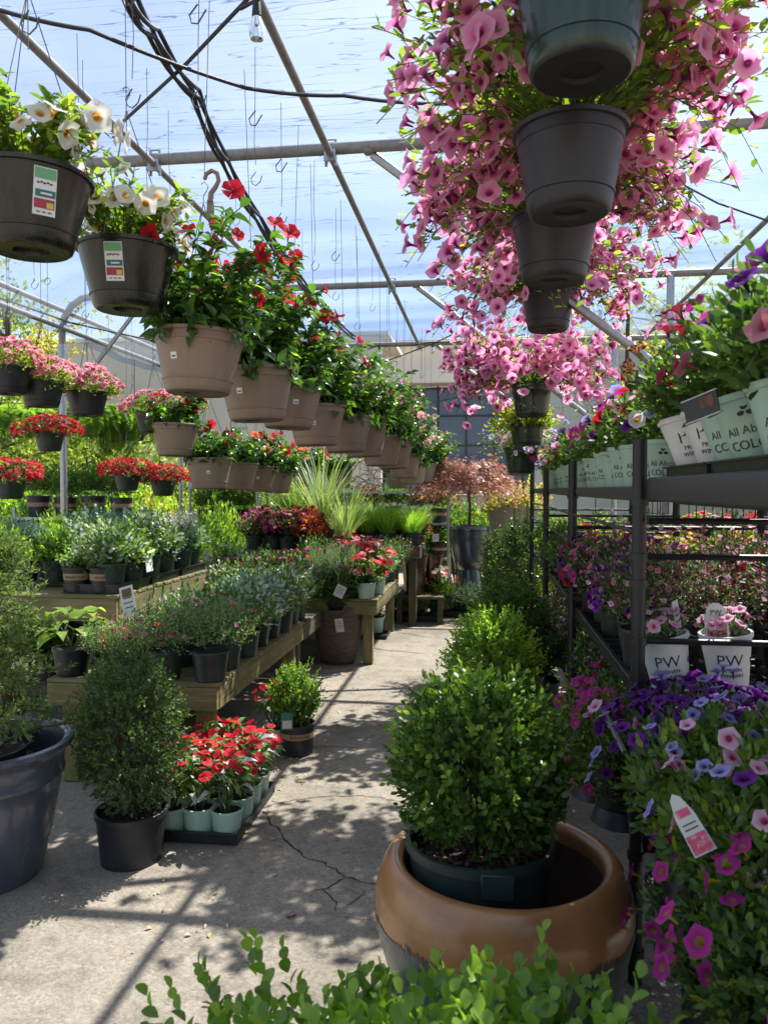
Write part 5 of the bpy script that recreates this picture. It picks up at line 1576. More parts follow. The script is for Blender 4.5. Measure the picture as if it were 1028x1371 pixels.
# hostas under and behind the low bench
hosta = pot_proto(.12, .10, .16, M_NURS, seg=20)
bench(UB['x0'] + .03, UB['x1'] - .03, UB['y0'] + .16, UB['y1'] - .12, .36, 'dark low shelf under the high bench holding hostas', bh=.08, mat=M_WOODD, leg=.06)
n = 44; a = rng.uniform(0, 6.283, n); el = rng.uniform(.1, 1.0, n)
axh = np.stack([np.cos(a) * np.cos(el), np.sin(a) * np.cos(el), np.sin(el)], 1)
l = rng.uniform(.12, .2, n)
hl = [single('leaf', T_HEART, [L_LIME]), single('leaf', T_HEART, [L_MID])]
for i, M in enumerate(Fr(axh * .10 + np.array([0, 0, .15]), axh + np.array([0, 0, -.1]), np.array([[0, 0, 1.0]]) + rng.normal(size=(n, 3)) * .15, l, l * .62).mats()): hosta.add('leaf', hl[i % 2], M, spin=True)
for i, (u, v, D) in enumerate([(62, 875, 4.75), (110, 862, 4.95), (40, 845, 5.2), (190, 862, 5.3), (95, 840, 5.5)]):
    c = P(u, v, D); put(hosta, 'hosta', ['yellow green hosta left of the high bench leg', 'hosta between the two high bench legs', 'hosta in the shade behind the conifer', 'hosta behind the white tag stake', 'hosta farthest under the high bench'][i], 'plant', (c.x, c.y, .364), s=1.0, group='hostas under the high bench')
    # a low pot carries each
mb = None
# high bench
plan2 = [['vari', 'lime', 'vari', 'pale', 'pale', 'pale'],
         ['vari', 'vari', 'lime', 'silver', 'pale', 'pale'],
         ['silver', 'lime', 'vari', 'silver', 'silver', 'lime'],
         ['lime', 'silver', 'lime', 'lime', 'mid', 'lime']]
fill(UB, 4, 6, lambda r, c: plan2[r][c], 'high near bench', 'plants on the high near bench', s=(1.15, 1.45), jit=.03, margin=.11, dz=.03, skip=lambda r, c: c == 0 and r in (1, 2))
for c in range(3):
    y = UB['y0'] + .30 + c * .52
    tray(.36, .48, .055, ['black tray at the near corner of the high bench', 'black tray midway along the sunlit board', 'black tray at the far end of the sunlit board'][c], loc=((UB['x1'] - .2), y, UB['z'] + .004), group='trays on the high bench')
kb = pot_proto(.088, .074, .155, M_NURS, rim=.014, soil=.02, seg=24)
mb = MB(); mb.lathe([(.0818, .075), (.0850, .115)], M_BAND, 30); kb.add('band', mb)
kb.add('lettering', wrap_text('MONROVIA', .024, M_INK, .0835, 0.1, .085, .06))
kbt = [Proto().plus(kb).plus(mound((.12, .12, .085), .21, 110, .03, [L_VARI, L_LIME, L_MID], W=.75, nleaf=5)) for _ in range(2)]
for i, (u, D, lab) in enumerate([(104, 4.62, 'black pot with tan lettered band nearest the conifer on the high bench'), (139, 4.62, 'black pot with tan lettered band at the high bench corner')]):
    c = P(u, 780, D); put(kbt[i], 'potted_plant', lab, 'potted plant', (c.x, c.y, UB['z'] + .012), rz=.2 + .25 * i)
# white plastic marker house and the long white tag
c = P(193, 752, 4.9)
sg = thing('plant_marker', 'white folded plastic marker among pots on the high bench', 'plant marker', (c.x, c.y, c.z - .03))
mb = MB(); mb.box((-.035, 0, .02), (.004, .10, .11), M_WHITE, Matrix.Rotation(.1, 3, 'Y')); mb.box((.035, 0, .02), (.004, .10, .11), M_WHITE, Matrix.Rotation(-.1, 3, 'Y')); obj('panel', mb.mesh('panel', smooth=False), sg)
mb = MB(); mb.box((0, 0, .085), (.11, .13, .006), M_WHITE, Matrix.Rotation(.35, 3, 'X')); obj('cover', mb.mesh('cover', smooth=False), sg)
c0, cb = P(172, 806, 4.34), P(183, 880, 4.34)
tg = thing('stake_sign', 'white care card with a flower picture leaning on a metal stake', 'plant sign', (cb.x, cb.y, cb.z - .3))
mb = tag_mb(.085, .19, 'paper'); mb.box((0, -.0014, .055), (.06, .001, .05), M_BARK)
obj('card', mb.mesh('card', smooth=False), tg, Matrix.Translation(c0 - tg.location) @ Matrix.Rotation(-.28, 4, 'Y') @ Matrix.Rotation(-.2, 4, 'X'))
mb = MB(); mb.tube([(0, 0, 0), (cb.x - cb.x, 0, .3), (c0.x - cb.x + .035, .006, c0.z - cb.z + .3 - .06)], .006, M_STEEL, 6); obj('stake', mb, tg)
mb = MB()
for i, (u, v, D, lab) in enumerate([(277, 742, 6.6, 'white tag sticking up behind the high bench end'), (280, 752, 6.3, 'blue tag in the pots at the high bench end')]):
    c = P(u, v, D); o = obj('plant_tag', tag_mb(.035, .10, 'paper' if i == 0 else 'basket').mesh('plant_tag', smooth=False), M=Matrix.Translation(c) @ Matrix.Rotation(.3, 4, 'Y')); tag(o, lab, 'plant tag')

# between the first and the second group of benches: pots on the ground and on a crate
mid_spots = [(300, 790, 6.2, 'vari', 1.5), (330, 800, 6.1, 'mid', 1.5), (365, 800, 6.2, 'lime', 1.4), (395, 795, 6.4, 'mid', 1.4), (290, 770, 6.9, 'dark', 1.5), (325, 772, 6.8, 'rose', 1.4), (360, 770, 6.9, 'mid', 1.5), (392, 772, 7.0, 'vari', 1.4),
             (300, 752, 7.4, 'mid', 1.5), (330, 752, 7.5, 'silver', 1.4), (310, 735, 7.8, 'lav', 1.5)]
CR = dict(x0=P(285, 800, 6.6).x - .15, x1=P(405, 800, 6.6).x + .1, y0=6.15, y1=7.9, z=.50)
bench(label='low dark stand between the two benches, hidden under its plants', mat=M_WOODD, **CR)
for i, (u, v, D, k, s) in enumerate(mid_spots):
    c = P(u, v + 25, D)
    put(K[k][0], 'potted_plant', f'{DESC[k]}, ' + ['front corner', 'second in front', 'third in front', 'front aisle corner', 'second row start', 'second row with red specks', 'second row third', 'second row aisle end', 'back row start', 'back row silvery', 'at the far back'][i] + ' of the dark middle stand', 'potted plant',
        (c.x, c.y, CR['z'] + .003), s=s, group='plants on the dark middle stand')
# second low bench
plan3 = [['red', 'red', 'lav', 'vari', 'mid', 'airy'], ['lav', 'lav', 'red', 'red', 'red', 'mid'], ['lav', 'dark', 'mid', 'rose', 'red', 'dark'], ['dark', 'dark', 'mid', 'mid', 'red', 'mid']]
fill(B2L, 4, 6, lambda r, c: plan3[r][c], 'second low bench', 'plants on the second low bench', s=(1.2, 1.5))
c = P(492, 742, 7.7); o = obj('plant_tag', tag_mb(.05, .16, 'paper').mesh('plant_tag', smooth=False), M=Matrix.Translation(c) @ Matrix.Rotation(-.3, 4, 'Y')); tag(o, 'tall white tag leaning over the red flowers of the second bench', 'plant tag')
# second high bench: coleus in front, strap leaves behind
plan4 = [['rust', 'rust', 'lime', 'mid'], ['rose', 'rust', 'mid', 'mid'], ['rose', 'dark', 'mid', 'mid'], ['dark', 'rose', 'lime', 'mid']]
fill(B2U, 4, 4, lambda r, c: plan4[r][c], 'far high bench', 'plants on the distant high bench', s=(1.15, 1.35), margin=.1)
strap = pot_proto(.13, .11, .2, M_NURS).plus(grass_top(110, 1.05, .018, L_STRAP, .07, .35), .18)
strap2 = pot_proto(.13, .11, .2, M_NURS).plus(grass_top(190, .75, .014, L_MID, .08, .42), .18)
for i, (u, v, D, pr, lab, s) in enumerate([(432, 728, 8.6, strap, 'tall striped strap leaf plant with arching pale blades', 1.0), (398, 720, 8.9, strap2, 'dark green grassy clump behind the rust coleus', 1.0), (462, 735, 8.4, strap, 'lower striped strap leaf plant leaning over the grass table', .72)]):
    c = P(u, v, D); put(pr, 'strap_leaf_plant', lab, 'potted plant', (c.x, c.y, B2U['z'] + .004 if i < 2 else B2U['z'] - .05), s=s, spin=i * 2.0)
# grass table
fill(B3, 4, 5, lambda r, c: 'grass', 'grass table', 'grass tufts on the aisle end table', s=(1.25, 1.5), margin=.12, jit=.02)

# ================================================================== THE FAR END OF THE AISLE
c = P(628, 742, 10.4)
zb = P(628, 780, 10.4).z
up = thing('slate_urn', 'tall slate blue glazed urn holding a reddish weeping maple', 'planter', (c.x, c.y, 0))
h1 = P(628, 742, 10.4).z; h2 = P(628, 704, 10.4).z
prof = [(.001, .0), (.22, 0), (.235, .05), (.18, h1 - .40), (.15, h1 - .22), (.15, h1 - .2)]
z0 = h1 - .2; hh = h2 - z0
mb = MB(); mb.lathe([(.001, -.002), (.225, 0), (.235, .04), (.19, z0 * .6), (.155, z0 - .03), (.15, z0)], M_SLATE, 40); obj('foot', mb, up)
mb = MB()
pq = [(.15, z0 + .001)]
for i in range(1, 10):
    t_ = i / 10; pq.append((.15 + .115 * min(1, t_ * 1.5) ** .55, z0 + hh * t_))
pq += [(.252, z0 + hh * .90), (.262, z0 + hh * .91), (.262, z0 + hh * .98), (.255, z0 + hh), (.235, z0 + hh), (.225, z0 + hh * .9), (.001, z0 + hh * .86)]
mb.lathe(pq, M_SLATE, 40); obj('bowl', mb, up)
def maple():
    p = Proto(); mb = MB(); PP, AA, NN, LL = [], [], [], []
    mb.tube([(0, 0, 0), (.01, 0, .25), (-.01, .01, .5), (.01, 0, .62)], [.022, .018, .015, .012], M_WOODY, 8)
    for i in range(64):
        a = 6.283 * i / 64 + random.uniform(-.2, .2); l = random.uniform(.35, .80); h = random.uniform(.1, .42)
        pts = []
        for k in range(6):
            t = k / 5
            pts.append(Vector((l * t * math.cos(a), l * t * math.sin(a), .58 + h * math.sin(t * 2.6) - .26 * t * t * random.uniform(.6, 1.2))))
        mb.tube(pts, [.010, .008, .006, .004, .003, .002], M_WOODY, 5)
        for k in range(85):
            t = random.uniform(.15, 1) ** .8; j = min(4, int(t * 5)); c_ = pts[j].lerp(pts[j + 1], t * 5 - j) + Vector(rng.normal(size=3)) * .045
            PP.append(c_); AA.append(Vector((math.cos(a), math.sin(a), -.5)) + Vector(rng.normal(size=3)) * .5); NN.append(Vector((0, 0, 1)) + Vector(rng.normal(size=3)) * .4); LL.append(random.uniform(.04, .065))
    p.add('trunk', mb); fr = Fr(PP, AA, NN, LL, np.array(LL)); p.add('foliage', inst_mesh('foliage', [(T_MAPLE, fr, [L_MAPLE])]), kind='stuff')
    return p
MAP = maple()
put(pot_proto(.19, .16, .2, M_NURS).plus(MAP, .16), 'japanese_maple', 'weeping maple with fine reddish leaves in the slate blue urn', 'tree', (c.x, c.y, h2 - .20), s=1.0)
c = P(676, 690, 10.9)
mp2 = thing('stone_planter', 'tall pale stone planter behind the weeping maple', 'planter', (c.x + .1, c.y, 0))
M_STONE = solid('pale_stone', (.30, .27, .235), .85, var=.15, scale=14, bump=.2)
mb = MB(); mb.lathe([(.001, 0), (.22, 0), (.25, .4), (.33, 1.2), (.37, 1.34), (.38, 1.36), (.35, 1.36), (.3, 1.25), (.001, 1.22)], M_STONE, 36); obj('pot', mb, mp2)
put(mound((.5, .5, .36), .15, 260, .06, [L_GOLD, L_MAPLE, L_LIME], W=.6, nleaf=6, noise=.2), 'ornamental_shrub', 'golden and coppery shrub growing in the pale stone planter', 'shrub', (c.x + .1, c.y, 1.25))
# brown pot pair with a clipped ball
c = P(557, 785, 9.3)
for i, (dx, dy, s, lab) in enumerate([(-.02, 0, 1, 'tall square shouldered brown glazed pot beside the grass table'), (.16, .3, .95, 'second brown glazed pot half behind the first')]):
    t = thing('brown_pot', lab, 'planter', (c.x + dx, c.y + dy, .34), s=s)
    mb = MB(); mb.lathe([(.001, 0), (.11, 0), (.12, .02), (.155, .42), (.165, .45), (.165, .475), (.14, .475), (.13, .43), (.001, .42)], M_BROWNG, 32); obj('pot', mb, t)
mb = MB()
pd = thing('display_stand', 'low dark wooden stand under the brown glazed pots', 'stand', (c.x + .06, c.y + .15, 0))
mb.box((0, 0, .32), (.56, .72, .035), M_WOODD, bev=.005); obj('top', mb.mesh('top', smooth=False), pd)
for sx in (-.24, .24):
    for sy in (-.32, .32):
        mb = MB(); mb.box((sx, sy, .15), (.06, .06, .3), M_WOODD); obj('leg', mb.mesh('leg', smooth=False), pd)
topi = Proto().plus(pot_proto(.1, .085, .13, M_NURS)); mb = MB(); mb.tube([(0, 0, .1), (0, 0, .24)], .012, M_WOODY, 6); topi.add('stem', mb)
topi.plus(boxwood((.20, .20, .15), .33, 260, .026, L_MID, L_RUST, nleaf=7, newfrac=.25, trunk=False))
put(topi, 'topiary_ball', 'small clipped ball with bronze tips above the brown glazed pot', 'shrub', (c.x - .02 + .02, c.y + .02, .34 + .42))
c_ = P(583, 720, 9.2); o = obj('plant_tag', tag_mb(.075, .09, 'paper').mesh('plant_tag', smooth=False), M=Matrix.Translation(c_)); tag(o, 'small white price card right of the clipped ball', 'plant tag')
# low flats closing the aisle
for i, (u, v, w, lab) in enumerate([(556, 832, .62, 'black flat of small blue green plants at the aisle end'), (610, 826, .55, 'black flat beside it, under the pale flowered lily')]):
    c = G(u, v); tray(w, .34, .07, lab, loc=(c.x, c.y + .1, .006))
    for k in range(4):
        kk = ['silver', 'lime', 'silver', 'mid'][(k + i) % 4]
        put(K[kk][0], 'potted_plant', f'{DESC[kk]}, {NTH[k]} in the ' + ['left', 'far'][i] + ' black flat at the aisle end', 'potted plant', (c.x - w / 2 + .08 + k * (w - .16) / 3, c.y + .08, .018), s=.85, group='small plants in the flats at the aisle end')
jun = Proto().plus(pot_proto(.15, .13, .2, M_NURS))
jun.plus(mound((.46, .36, .2), .28, 260, .045, [L_BLUE, L_GREY], tm=T_NEEDLE, W=.16, nleaf=12, up=.35, slen=3.2, noise=.22))
for i, (u, v, D, s, lab) in enumerate([(590, 800, 9.9, 1.0, 'spreading blue green juniper before the slate urn'), (648, 800, 9.6, .95, 'spreading juniper between the slate urn and the dark climber'), (545, 818, 10.2, .7, 'small juniper behind the brown pot stand')]):
    c = P(u, v, D); put(jun, 'juniper', lab, 'shrub', (c.x, c.y, 0), s=s, spin=i * 2.2, group='junipers closing the aisle')
lily = pp(mound((.14, .14, .16), .1, 60, .07, [L_LIME, L_MID], tm=T_PT, W=.25, nleaf=6, flowers=dict(tm=T_MAND, n=9, size=.045, mats=[F_CREAM, F_CORAL], zmin=.2, out=1.2)), rt=.1, mat=M_NURS)
c = P(592, 785, 9.4); put(lily, 'lily_pot', 'pot of pale apricot lilies in front of the slate urn', 'potted plant', (c.x - .0, c.y, .15), s=1.2)
# dark climber on a stake
vine = Proto().plus(pot_proto(.14, .12, .22, M_NURS)); mb = MB(); mb.box((0, 0, .75), (.025, .025, 1.3), M_WOOD); vine.add('stake', mb.mesh('stake', smooth=False))
vine.plus(boxwood((.24, .24, .56), .78, 460, .036, L_DARK, L_BOX, nleaf=7, newfrac=.15, zmin=-.95, noise=.14, trunk=False))
for i, (u, D, s, lab) in enumerate([(688, 8.4, 1.0, 'dark leafy climber on a wooden stake left of the racks'), (705, 8.9, 1.05, 'dark climber behind the first, close to the rack posts'), (664, 9.6, .85, 'shorter dark climber beside the slate urn')]):
    c = P(u, 790, D); put(vine, 'climbing_vine', lab, 'plant', (c.x, c.y, 0), s=s, group='dark climbers on stakes')
# ================================================================== RACKS ON THE RIGHT
RX0, RX1 = .485, 1.50
def rack(y0, y1, label, shelves, top=1.62, extra=0.25, ends=(True, True), near_posts=True, bars=(1.385, 1.115)):
    t = thing('plant_rack', label, 'plant rack', ((RX0 + RX1) / 2, (y0 + y1) / 2, 0))
    cx_, cy_ = (RX0 + RX1) / 2, (y0 + y1) / 2
    for x in (RX0, RX1):
        for y in ((y0, y1) if near_posts else (y0,)):
            mb = MB(); mb.tube([(x - cx_, y - cy_, 0), (x - cx_, y - cy_, top + extra * .55)], .0225, M_BLACKP, 12)
            for z in (.1, .42, .56, .86, 1.0, 1.115, 1.3, 1.385, 1.56):
                mb.tube([(x - cx_, y - cy_, z - .012), (x - cx_, y - cy_, z + .012)], .029, M_BLACKP, 12)
            obj('post', mb, t)
    for z in shelves:
        mb = MB()
        nx_, ny_ = 6, max(6, int((y1 - y0) / .12))
        for i in range(nx_ + 1): mb.box((RX0 + .02 + (RX1 - RX0 - .04) * i / nx_ - cx_, 0, z - .01), (.02, y1 - y0 - .05, .02), M_SHELF if z > 1.4 else M_BLACKP)
        for j in range(ny_ + 1): mb.box((0, y0 + .03 + (y1 - y0 - .06) * j / ny_ - cy_, z - .012), (RX1 - RX0 - .06, .02, .018), M_SHELF if z > 1.4 else M_BLACKP)
        for sx in (-1, 1): mb.box((sx * (RX1 - RX0 - .05) / 2, 0, z - .015), (.022, y1 - y0 - .05, .05), M_SHELF if z > 1.4 else M_BLACKP, bev=.004)
        for sy in (-1, 1): mb.box((0, sy * (y1 - y0 - .05) / 2, z - .0155), (RX1 - RX0 - .05, .022, .05), M_SHELF if z > 1.4 else M_BLACKP, bev=.004)
        obj('shelf', mb.mesh('shelf', smooth=False), t)
    for y, on in ((y0, ends[0]), (y1, ends[1])):
        if not on: continue
        for z in bars:
            mb = MB(); mb.tube([(RX0 - cx_, y - cy_, z), (RX1 - cx_, y - cy_, z)], .010, M_BLACKP, 8); obj('cross_bar', mb, t)
    if ends[0]:
        mb = MB()
        for z in (1.02, 1.14, 1.26, 1.38, 1.50): mb.tube([(RX1 - cx_ + .03, y0 - cy_ + .03, z), (RX1 - cx_ + .03, y1 - cy_ - .03, z)], .0045, M_BLACKP, 5)
        n_ = int((y1 - y0) / .2)
        for i in range(1, n_): yy = y0 - cy_ + (y1 - y0) * i / n_; mb.tube([(RX1 - cx_ + .039, yy, .95), (RX1 - cx_ + .039, yy, 1.58)], .0045, M_BLACKP, 5)
        obj('wire_grid', mb, t)
        for z in (1.30, 1.46):
            q = MB(); q.tube([(RX0 - cx_, y0 - cy_, z), (RX0 - cx_, y1 - cy_, z)], .007, M_BLACKP, 6); obj('side_bar', q, t)
    return t
rack(2.56, 4.46, 'black pipe rack with the lone post nearest the terracotta planter', (.46, .93, 1.60))
rack(4.50, 6.40, 'black pipe rack second along the aisle, under the column of green baskets', (.46, .93, 1.60), bars=(1.385, 1.25, 1.115))
rack(6.44, 8.34, 'black pipe rack third along the aisle, beside the dark climbers', (.46, .93, 1.60), bars=(1.385, 1.25, 1.115))
rack(.55, 2.50, 'nearest black rack with a thick grey top shelf of labelled pots', (.40, .71), ends=(False, False), near_posts=False, bars=())
# its grey moulded top shelf
t = thing('plastic_shelf_tray', 'thick grey moulded shelf carrying white and mint labelled pots', 'shelf', (1.03, 1.54, 1.60))
mb = MB()
mb.box((0, 0, -.004), (1.04, 1.96, .022), M_SHELF, bev=.006)
for sx in (-1, 1): mb.box((sx * .515, 0, .0), (.03, 1.98, .072), M_SHELF, bev=.010)
for sy in (-1, 1): mb.box((0, sy * .985, .001), (1.0, .03, .070), M_SHELF, bev=.010)
obj('deck', mb.mesh('deck', angle=50), t)
mb = MB()
for i in range(7): mb.box((-.45 + .15 * i, 0, -.03), (.016, 1.9, .03), M_SHELF)
obj('ribs', mb.mesh('ribs', smooth=False), t)
mb = MB(); mb.box((0, 0, 0), (.03, 1.9, .12), M_SHELF, bev=.008)
for sy in (.98,):
    q = MB(); q.tube([(-.52, sy + .01, -.10), (.47, sy + .01, -.10)], .010, M_BLACKP, 8); obj('cross_bar', q, t)

# big labelled pots on the grey shelf
def big_pot(kind, rt=.084, rb=.055, h=.165):
    p = Proto(); white = kind == 'white'
    m = M_PWPOT if white else M_MINT
    mb = MB(); mb.lathe(pot_prof(rt, rb, h, .016, .004, soil=.02), m, 30); p.add('pot', mb); p.add('soil', soil_mesh(rt - .008, h - .02))
    cone = (rt - rb) / h
    rz = lambda z: rb + cone * z
    for phi in (0.1, 3.24):
        if white:
            p.add('lettering', wrap_text('PW', .052, M_INK, rz(.085), phi, .088, cone))
            p.add('lettering', wrap_text('PROVEN', .017, M_INK, rz(.066), phi + .05, .067, cone))
            p.add('barcode', wrap_text('||||||||', .020, M_INK, rz(.10), phi + 1.35, .095, cone))
            p.add('lettering', wrap_text('WINNERS', .017, M_INK, rz(.05), phi + .05, .049, cone))
        else:
            p.add('lettering', wrap_text('All About', .026, M_INK, rz(.075), phi, .076, cone))
            p.add('lettering', wrap_text('COLOR', .029, M_INK, rz(.045), phi, .044, cone))
            mb = MB()
            for (dx, dz, r_) in ((-.009, 0, .008), (.009, 0, .008), (0, .012, .008)):
                z = .122 + dz; a0 = phi + dx / rz(z); rr = rz(z) + .0012
                c_ = (rr * math.sin(a0), -rr * math.cos(a0), z)
                vs = [c_] + [((rr) * math.sin(a0 + r_ * math.cos(a) / rr), -(rr) * math.cos(a0 + r_ * math.cos(a) / rr), z + r_ * math.sin(a)) for a in [k * .6283 for k in range(10)]]
                mb.add(vs, [(0, 1 + k, 1 + (k + 1) % 10) for k in range(10)], M_INK)
            p.add('leaf_emblem', mb.mesh('leaf_emblem', smooth=False))
    return p
WP, MPt = big_pot('white'), big_pot('mint')
STAR = Tm(T_PET.v, T_PET.f, T_PET.rad, [1 if (i % 10) in (0, 2, 4, 6, 8) else 0 for i in range(len(T_PET.f))])
def pet_plant(fl, seed_r=(.16, .16, .14), n=210, L=.040, lm_=(L_MID, L_DARK, L_MID), zc=.10, W=.40, zmin=-.45):
    return mound(seed_r, zc, n, L, list(lm_), W=W, nleaf=6, noise=.2, up=.6, zmin=zmin, slen=3.2, flowers=fl)
big_purple = pet_plant([dict(tm=T_PET, n=14, size=.030, mats=[F_PURP, F_PURP, F_ROSE], parts=True, zmin=-.2, out=1.2)])
big_star = pet_plant([dict(tm=STAR, n=7, size=.032, mats=[(F_STAR, F_STARY)], parts=True, zmin=-.3, out=1.22)], n=170)
big_leaf = pet_plant([dict(tm=T_PET, n=11, size=.030, mats=[F_PURP, F_MAG, F_STAR], parts=True, zmin=0, out=1.2)], n=170)
big_lil = pet_plant([dict(tm=T_PET, n=7, size=.034, mats=[F_MAUVE, F_BLUE], parts=True, zmin=-.3, out=1.2)])
topshelf = [(.60, 2.40, WP, big_star, 'white printed pot nearest the black post, striped red and yellow blooms'), (.61, 2.22, WP, big_leaf, 'white printed pot second from the black post'),
            (.61, 2.04, MPt, big_leaf, 'mint lettered pot behind the white ones, third on the grey shelf'), (.60, 1.86, MPt, big_leaf, 'mint lettered pot in the middle of the grey shelf edge'),
            (.60, 1.67, MPt, big_purple, 'mint lettered pot in front of the nearest white one'), (.60, 1.48, WP, big_purple, 'white printed pot at the picture edge with purple petunias'),
            (.80, 2.36, MPt, big_leaf, 'mint pot behind the first white pot on the grey shelf'), (.80, 2.10, WP, big_star, 'white pot in the inner row behind the mint lettered ones'),
            (.80, 1.84, MPt, big_purple, 'mint pot in the inner row under magenta petunias'), (.80, 1.58, MPt, big_purple, 'inner row pot with the tallest dark purple petunias'), (1.0, 2.25, MPt, big_leaf, 'mint pot deep on the grey shelf')]
for (x, y, pot, top, lab) in topshelf:
    pr = Proto().plus(pot).plus(top, .155)
    put(pr, 'petunia_pot', lab, 'potted plant', (x + .03, y, 1.650), rz=-.5 + random.uniform(-.25, .25), group='labelled pots on the grey shelf', s=1.05, lean=(random.uniform(-.05, .1), -.13 + random.uniform(-.09, .05)))
# black cell tray that the pots stand in
for i, y in enumerate((1.72, 2.18)): tray(.40, .42, .05, ['black cell tray under the nearer lettered pots', 'black cell tray under the white pots by the post'][i], cells=(2, 2), loc=(.73, y, 1.613), group='cell trays on the grey shelf')
# pots along the top shelves of the other racks
grn = [pet_plant([dict(tm=T_PET_LO, n=12, size=.03, mats=[F_BLUE, F_MAUVE, F_WHITE], zmin=-.2, out=1.15)], n=110), pet_plant([dict(tm=T_PET_LO, n=12, size=.03, mats=[F_RED, F_YEL, F_MAG], zmin=-.2, out=1.15)], n=110),
       pet_plant([dict(tm=T_PET_LO, n=7, size=.032, mats=[F_PURP, F_MAUVE], zmin=-.2, out=1.15)], n=120)]
grp = [Proto().plus(MPt).plus(g, .155) for g in grn]
wd = ['lilac and white', 'red and yellow', 'purple and mauve']
k = 0
for (y0, nn, rk) in ((2.68, 8, 'second rack'), (4.62, 7, 'third rack'), (6.55, 5, 'last rack')):
    for i in range(nn):
        for x, rw in ((.60, 'aisle edge'), (.80, 'inner row')):
            put(grp[k % 3], 'petunia_pot', f'mint pot with {wd[k % 3]} blooms, {ORD[i]} in {rw}, top of {rk}', 'potted plant', (x, y0 + i * .235 + random.uniform(-.02, .02), 1.603), rz=-.5 + random.uniform(-.5, .5), s=random.uniform(.88, 1.05), group=f'pots on the top shelf of the {rk}', lean=(0, random.uniform(-.05, .05)))
            k += 1
# contents of the second rack, middle and low shelf
mv_ = [pp(mound((.17, .17, .20), .12, 230, .019, [L_GREY, L_DARK, L_PURP], W=.4, nleaf=7, up=.8, flowers=dict(tm=T_TINY, n=90, size=.010, mats=[F_ROSE, F_MAUVE, F_ROSE], zmin=-.3, out=1.15)), mat=M_NURS) for _ in range(2)]
pu_ = [pp(mound((.17, .17, .16), .10, 200, .028, [L_MID, L_DARK], W=.5, nleaf=5, flowers=dict(tm=T_PET_LO, n=60, size=.022, mats=[F_PURP, F_MAG, F_PURP], zmin=-.3, out=1.12)), mat=M_NURS)]
kinds = dict(m=(mv_, 'loose mauve flowered plant'), p=(pu_, 'purple and magenta petunias'), d=(K['dark'], 'dark leaved plant with red specks'), y=(K['yellow'], 'yellow flowered plant'), c=(K['coral'], 'coral flowered plant'), r=(K['rose'], 'rose and purple coleus'), g=(K['mid'], 'mid green bushy plant'), l=(K['lime'], 'lime green leafy plant'))
def shelf_fill(y0, y1, z, rows, plan, where, group, s=1.1, x0=.62):
    for r, line in enumerate(plan):
        for c_, ch in enumerate(line):
            if ch == '.': continue
            ks, d = kinds[ch]
            x = x0 + r * .24 + random.uniform(-.03, .03); y = y0 + .12 + (y1 - y0 - .24) * c_ / max(1, len(line) - 1) + random.uniform(-.03, .03)
            put(random.choice(ks), 'potted_plant', f'{d}, {ORD[c_]} in the {["aisle", "second", "third", "inner"][r]} row, {where}', 'potted plant', (x, y, z + .003), s=s * random.uniform(.9, 1.1), group=group)
shelf_fill(2.56, 4.46, .93, 4, ['.mpmrp', '.mmmdp', '.mrmgy', '.cyymc'], 'middle shelf, second rack', 'plants on the middle shelf of the second rack', 1.12)
shelf_fill(2.56, 4.46, .46, 3, ['pmgdmg', 'pmmgmg', 'ppmgmg'], 'low shelf, second rack', 'plants on the low shelf of the second rack', 1.05)
shelf_fill(4.50, 6.40, .93, 4, ['pgmgg', 'rdlcy', 'cylrc', 'ylcyl'], 'middle shelf, third rack', 'plants on the middle shelf of the third rack', 1.0)
shelf_fill(4.50, 6.40, .46, 2, ['gmgmg', 'pgmgg'], 'low shelf, third rack', 'plants on the low shelf of the third rack', 1.1)
shelf_fill(6.44, 8.34, .93, 3, ['gglgg', 'cylcy', 'ylcyr'], 'middle shelf, last rack', 'plants on the middle shelf of the last rack', 1.0)
# two white printed pots leaning behind the bar
mfl = mound((.085, .085, .055), .03, 80, .018, [L_DARK, L_GREY], W=.4, nleaf=6, flowers=dict(tm=T_PET, n=9, size=.021, mats=[F_MAUVE], parts=True, zmin=.05, out=1.25))
lp_ = big_pot('white', .080, .058, .185)
for (u, v, ln, lab, tg_) in [(898, 902, .16, 'white printed pot with mauve flowers leaning beside the post', False), (976, 893, .08, 'white printed pot with a rounded picture tag behind the bar', True)]:
    c = P(u, v, 2.66)
    pr = Proto().plus(lp_).plus(mfl, .175)
    if tg_:
        mb = tag_mb(.072, .085, 'picture'); mb.lathe([(.001, -.001), (.030, -.001), (.030, .001), (.001, .001)], M_WHITE, 20)
        mb2 = MB(); mb2.box((0, 0, 0), (.072, .002, .085), M_WHITE); mb2.box((0, -.0014, -.012), (.06, .001, .05), M_TAGP); mb2.box((.015, -.0022, -.032), (.02, .001, .012), M_TAGG)
        vs = [(0, -.001, .03)] + [(.030 * math.cos(a), -.0010, .045 + .034 * math.sin(a)) for a in [k * math.pi / 10 - .3 for k in range(12)]]
        mb2.add(vs + [(x, .001, z) for (x, y, z) in vs], [(0, 1 + k, 2 + k) for k in range(11)] + [(13, 13 + 2 + k, 13 + 1 + k) for k in range(11)], M_WHITE)
        pr.add('label', mb2.mesh('label', smooth=False), Matrix.Translation((-.025, -.045, .21)) @ Matrix.Rotation(-.06, 4, 'X'))
        pr.add('lettering', text_mesh('PW', .022, M_INK), Matrix.Translation((-.025, -.0475, .252)) @ Matrix.Rotation(math.pi / 2 - .06, 4, 'X'))
    else:
        pr.add('label', tag_mb(.045, .13, 'paper').mesh('label', smooth=False), Matrix.Translation((.055, .0, .225)) @ Matrix.Rotation(1.2, 4, 'Z'))
    put(pr, 'petunia_pot', lab, 'potted plant', (c.x, c.y, .94 if v > 895 else .95), rz=-.25, lean=(.06, -ln), group='white printed pots behind the bar', spin=.5)
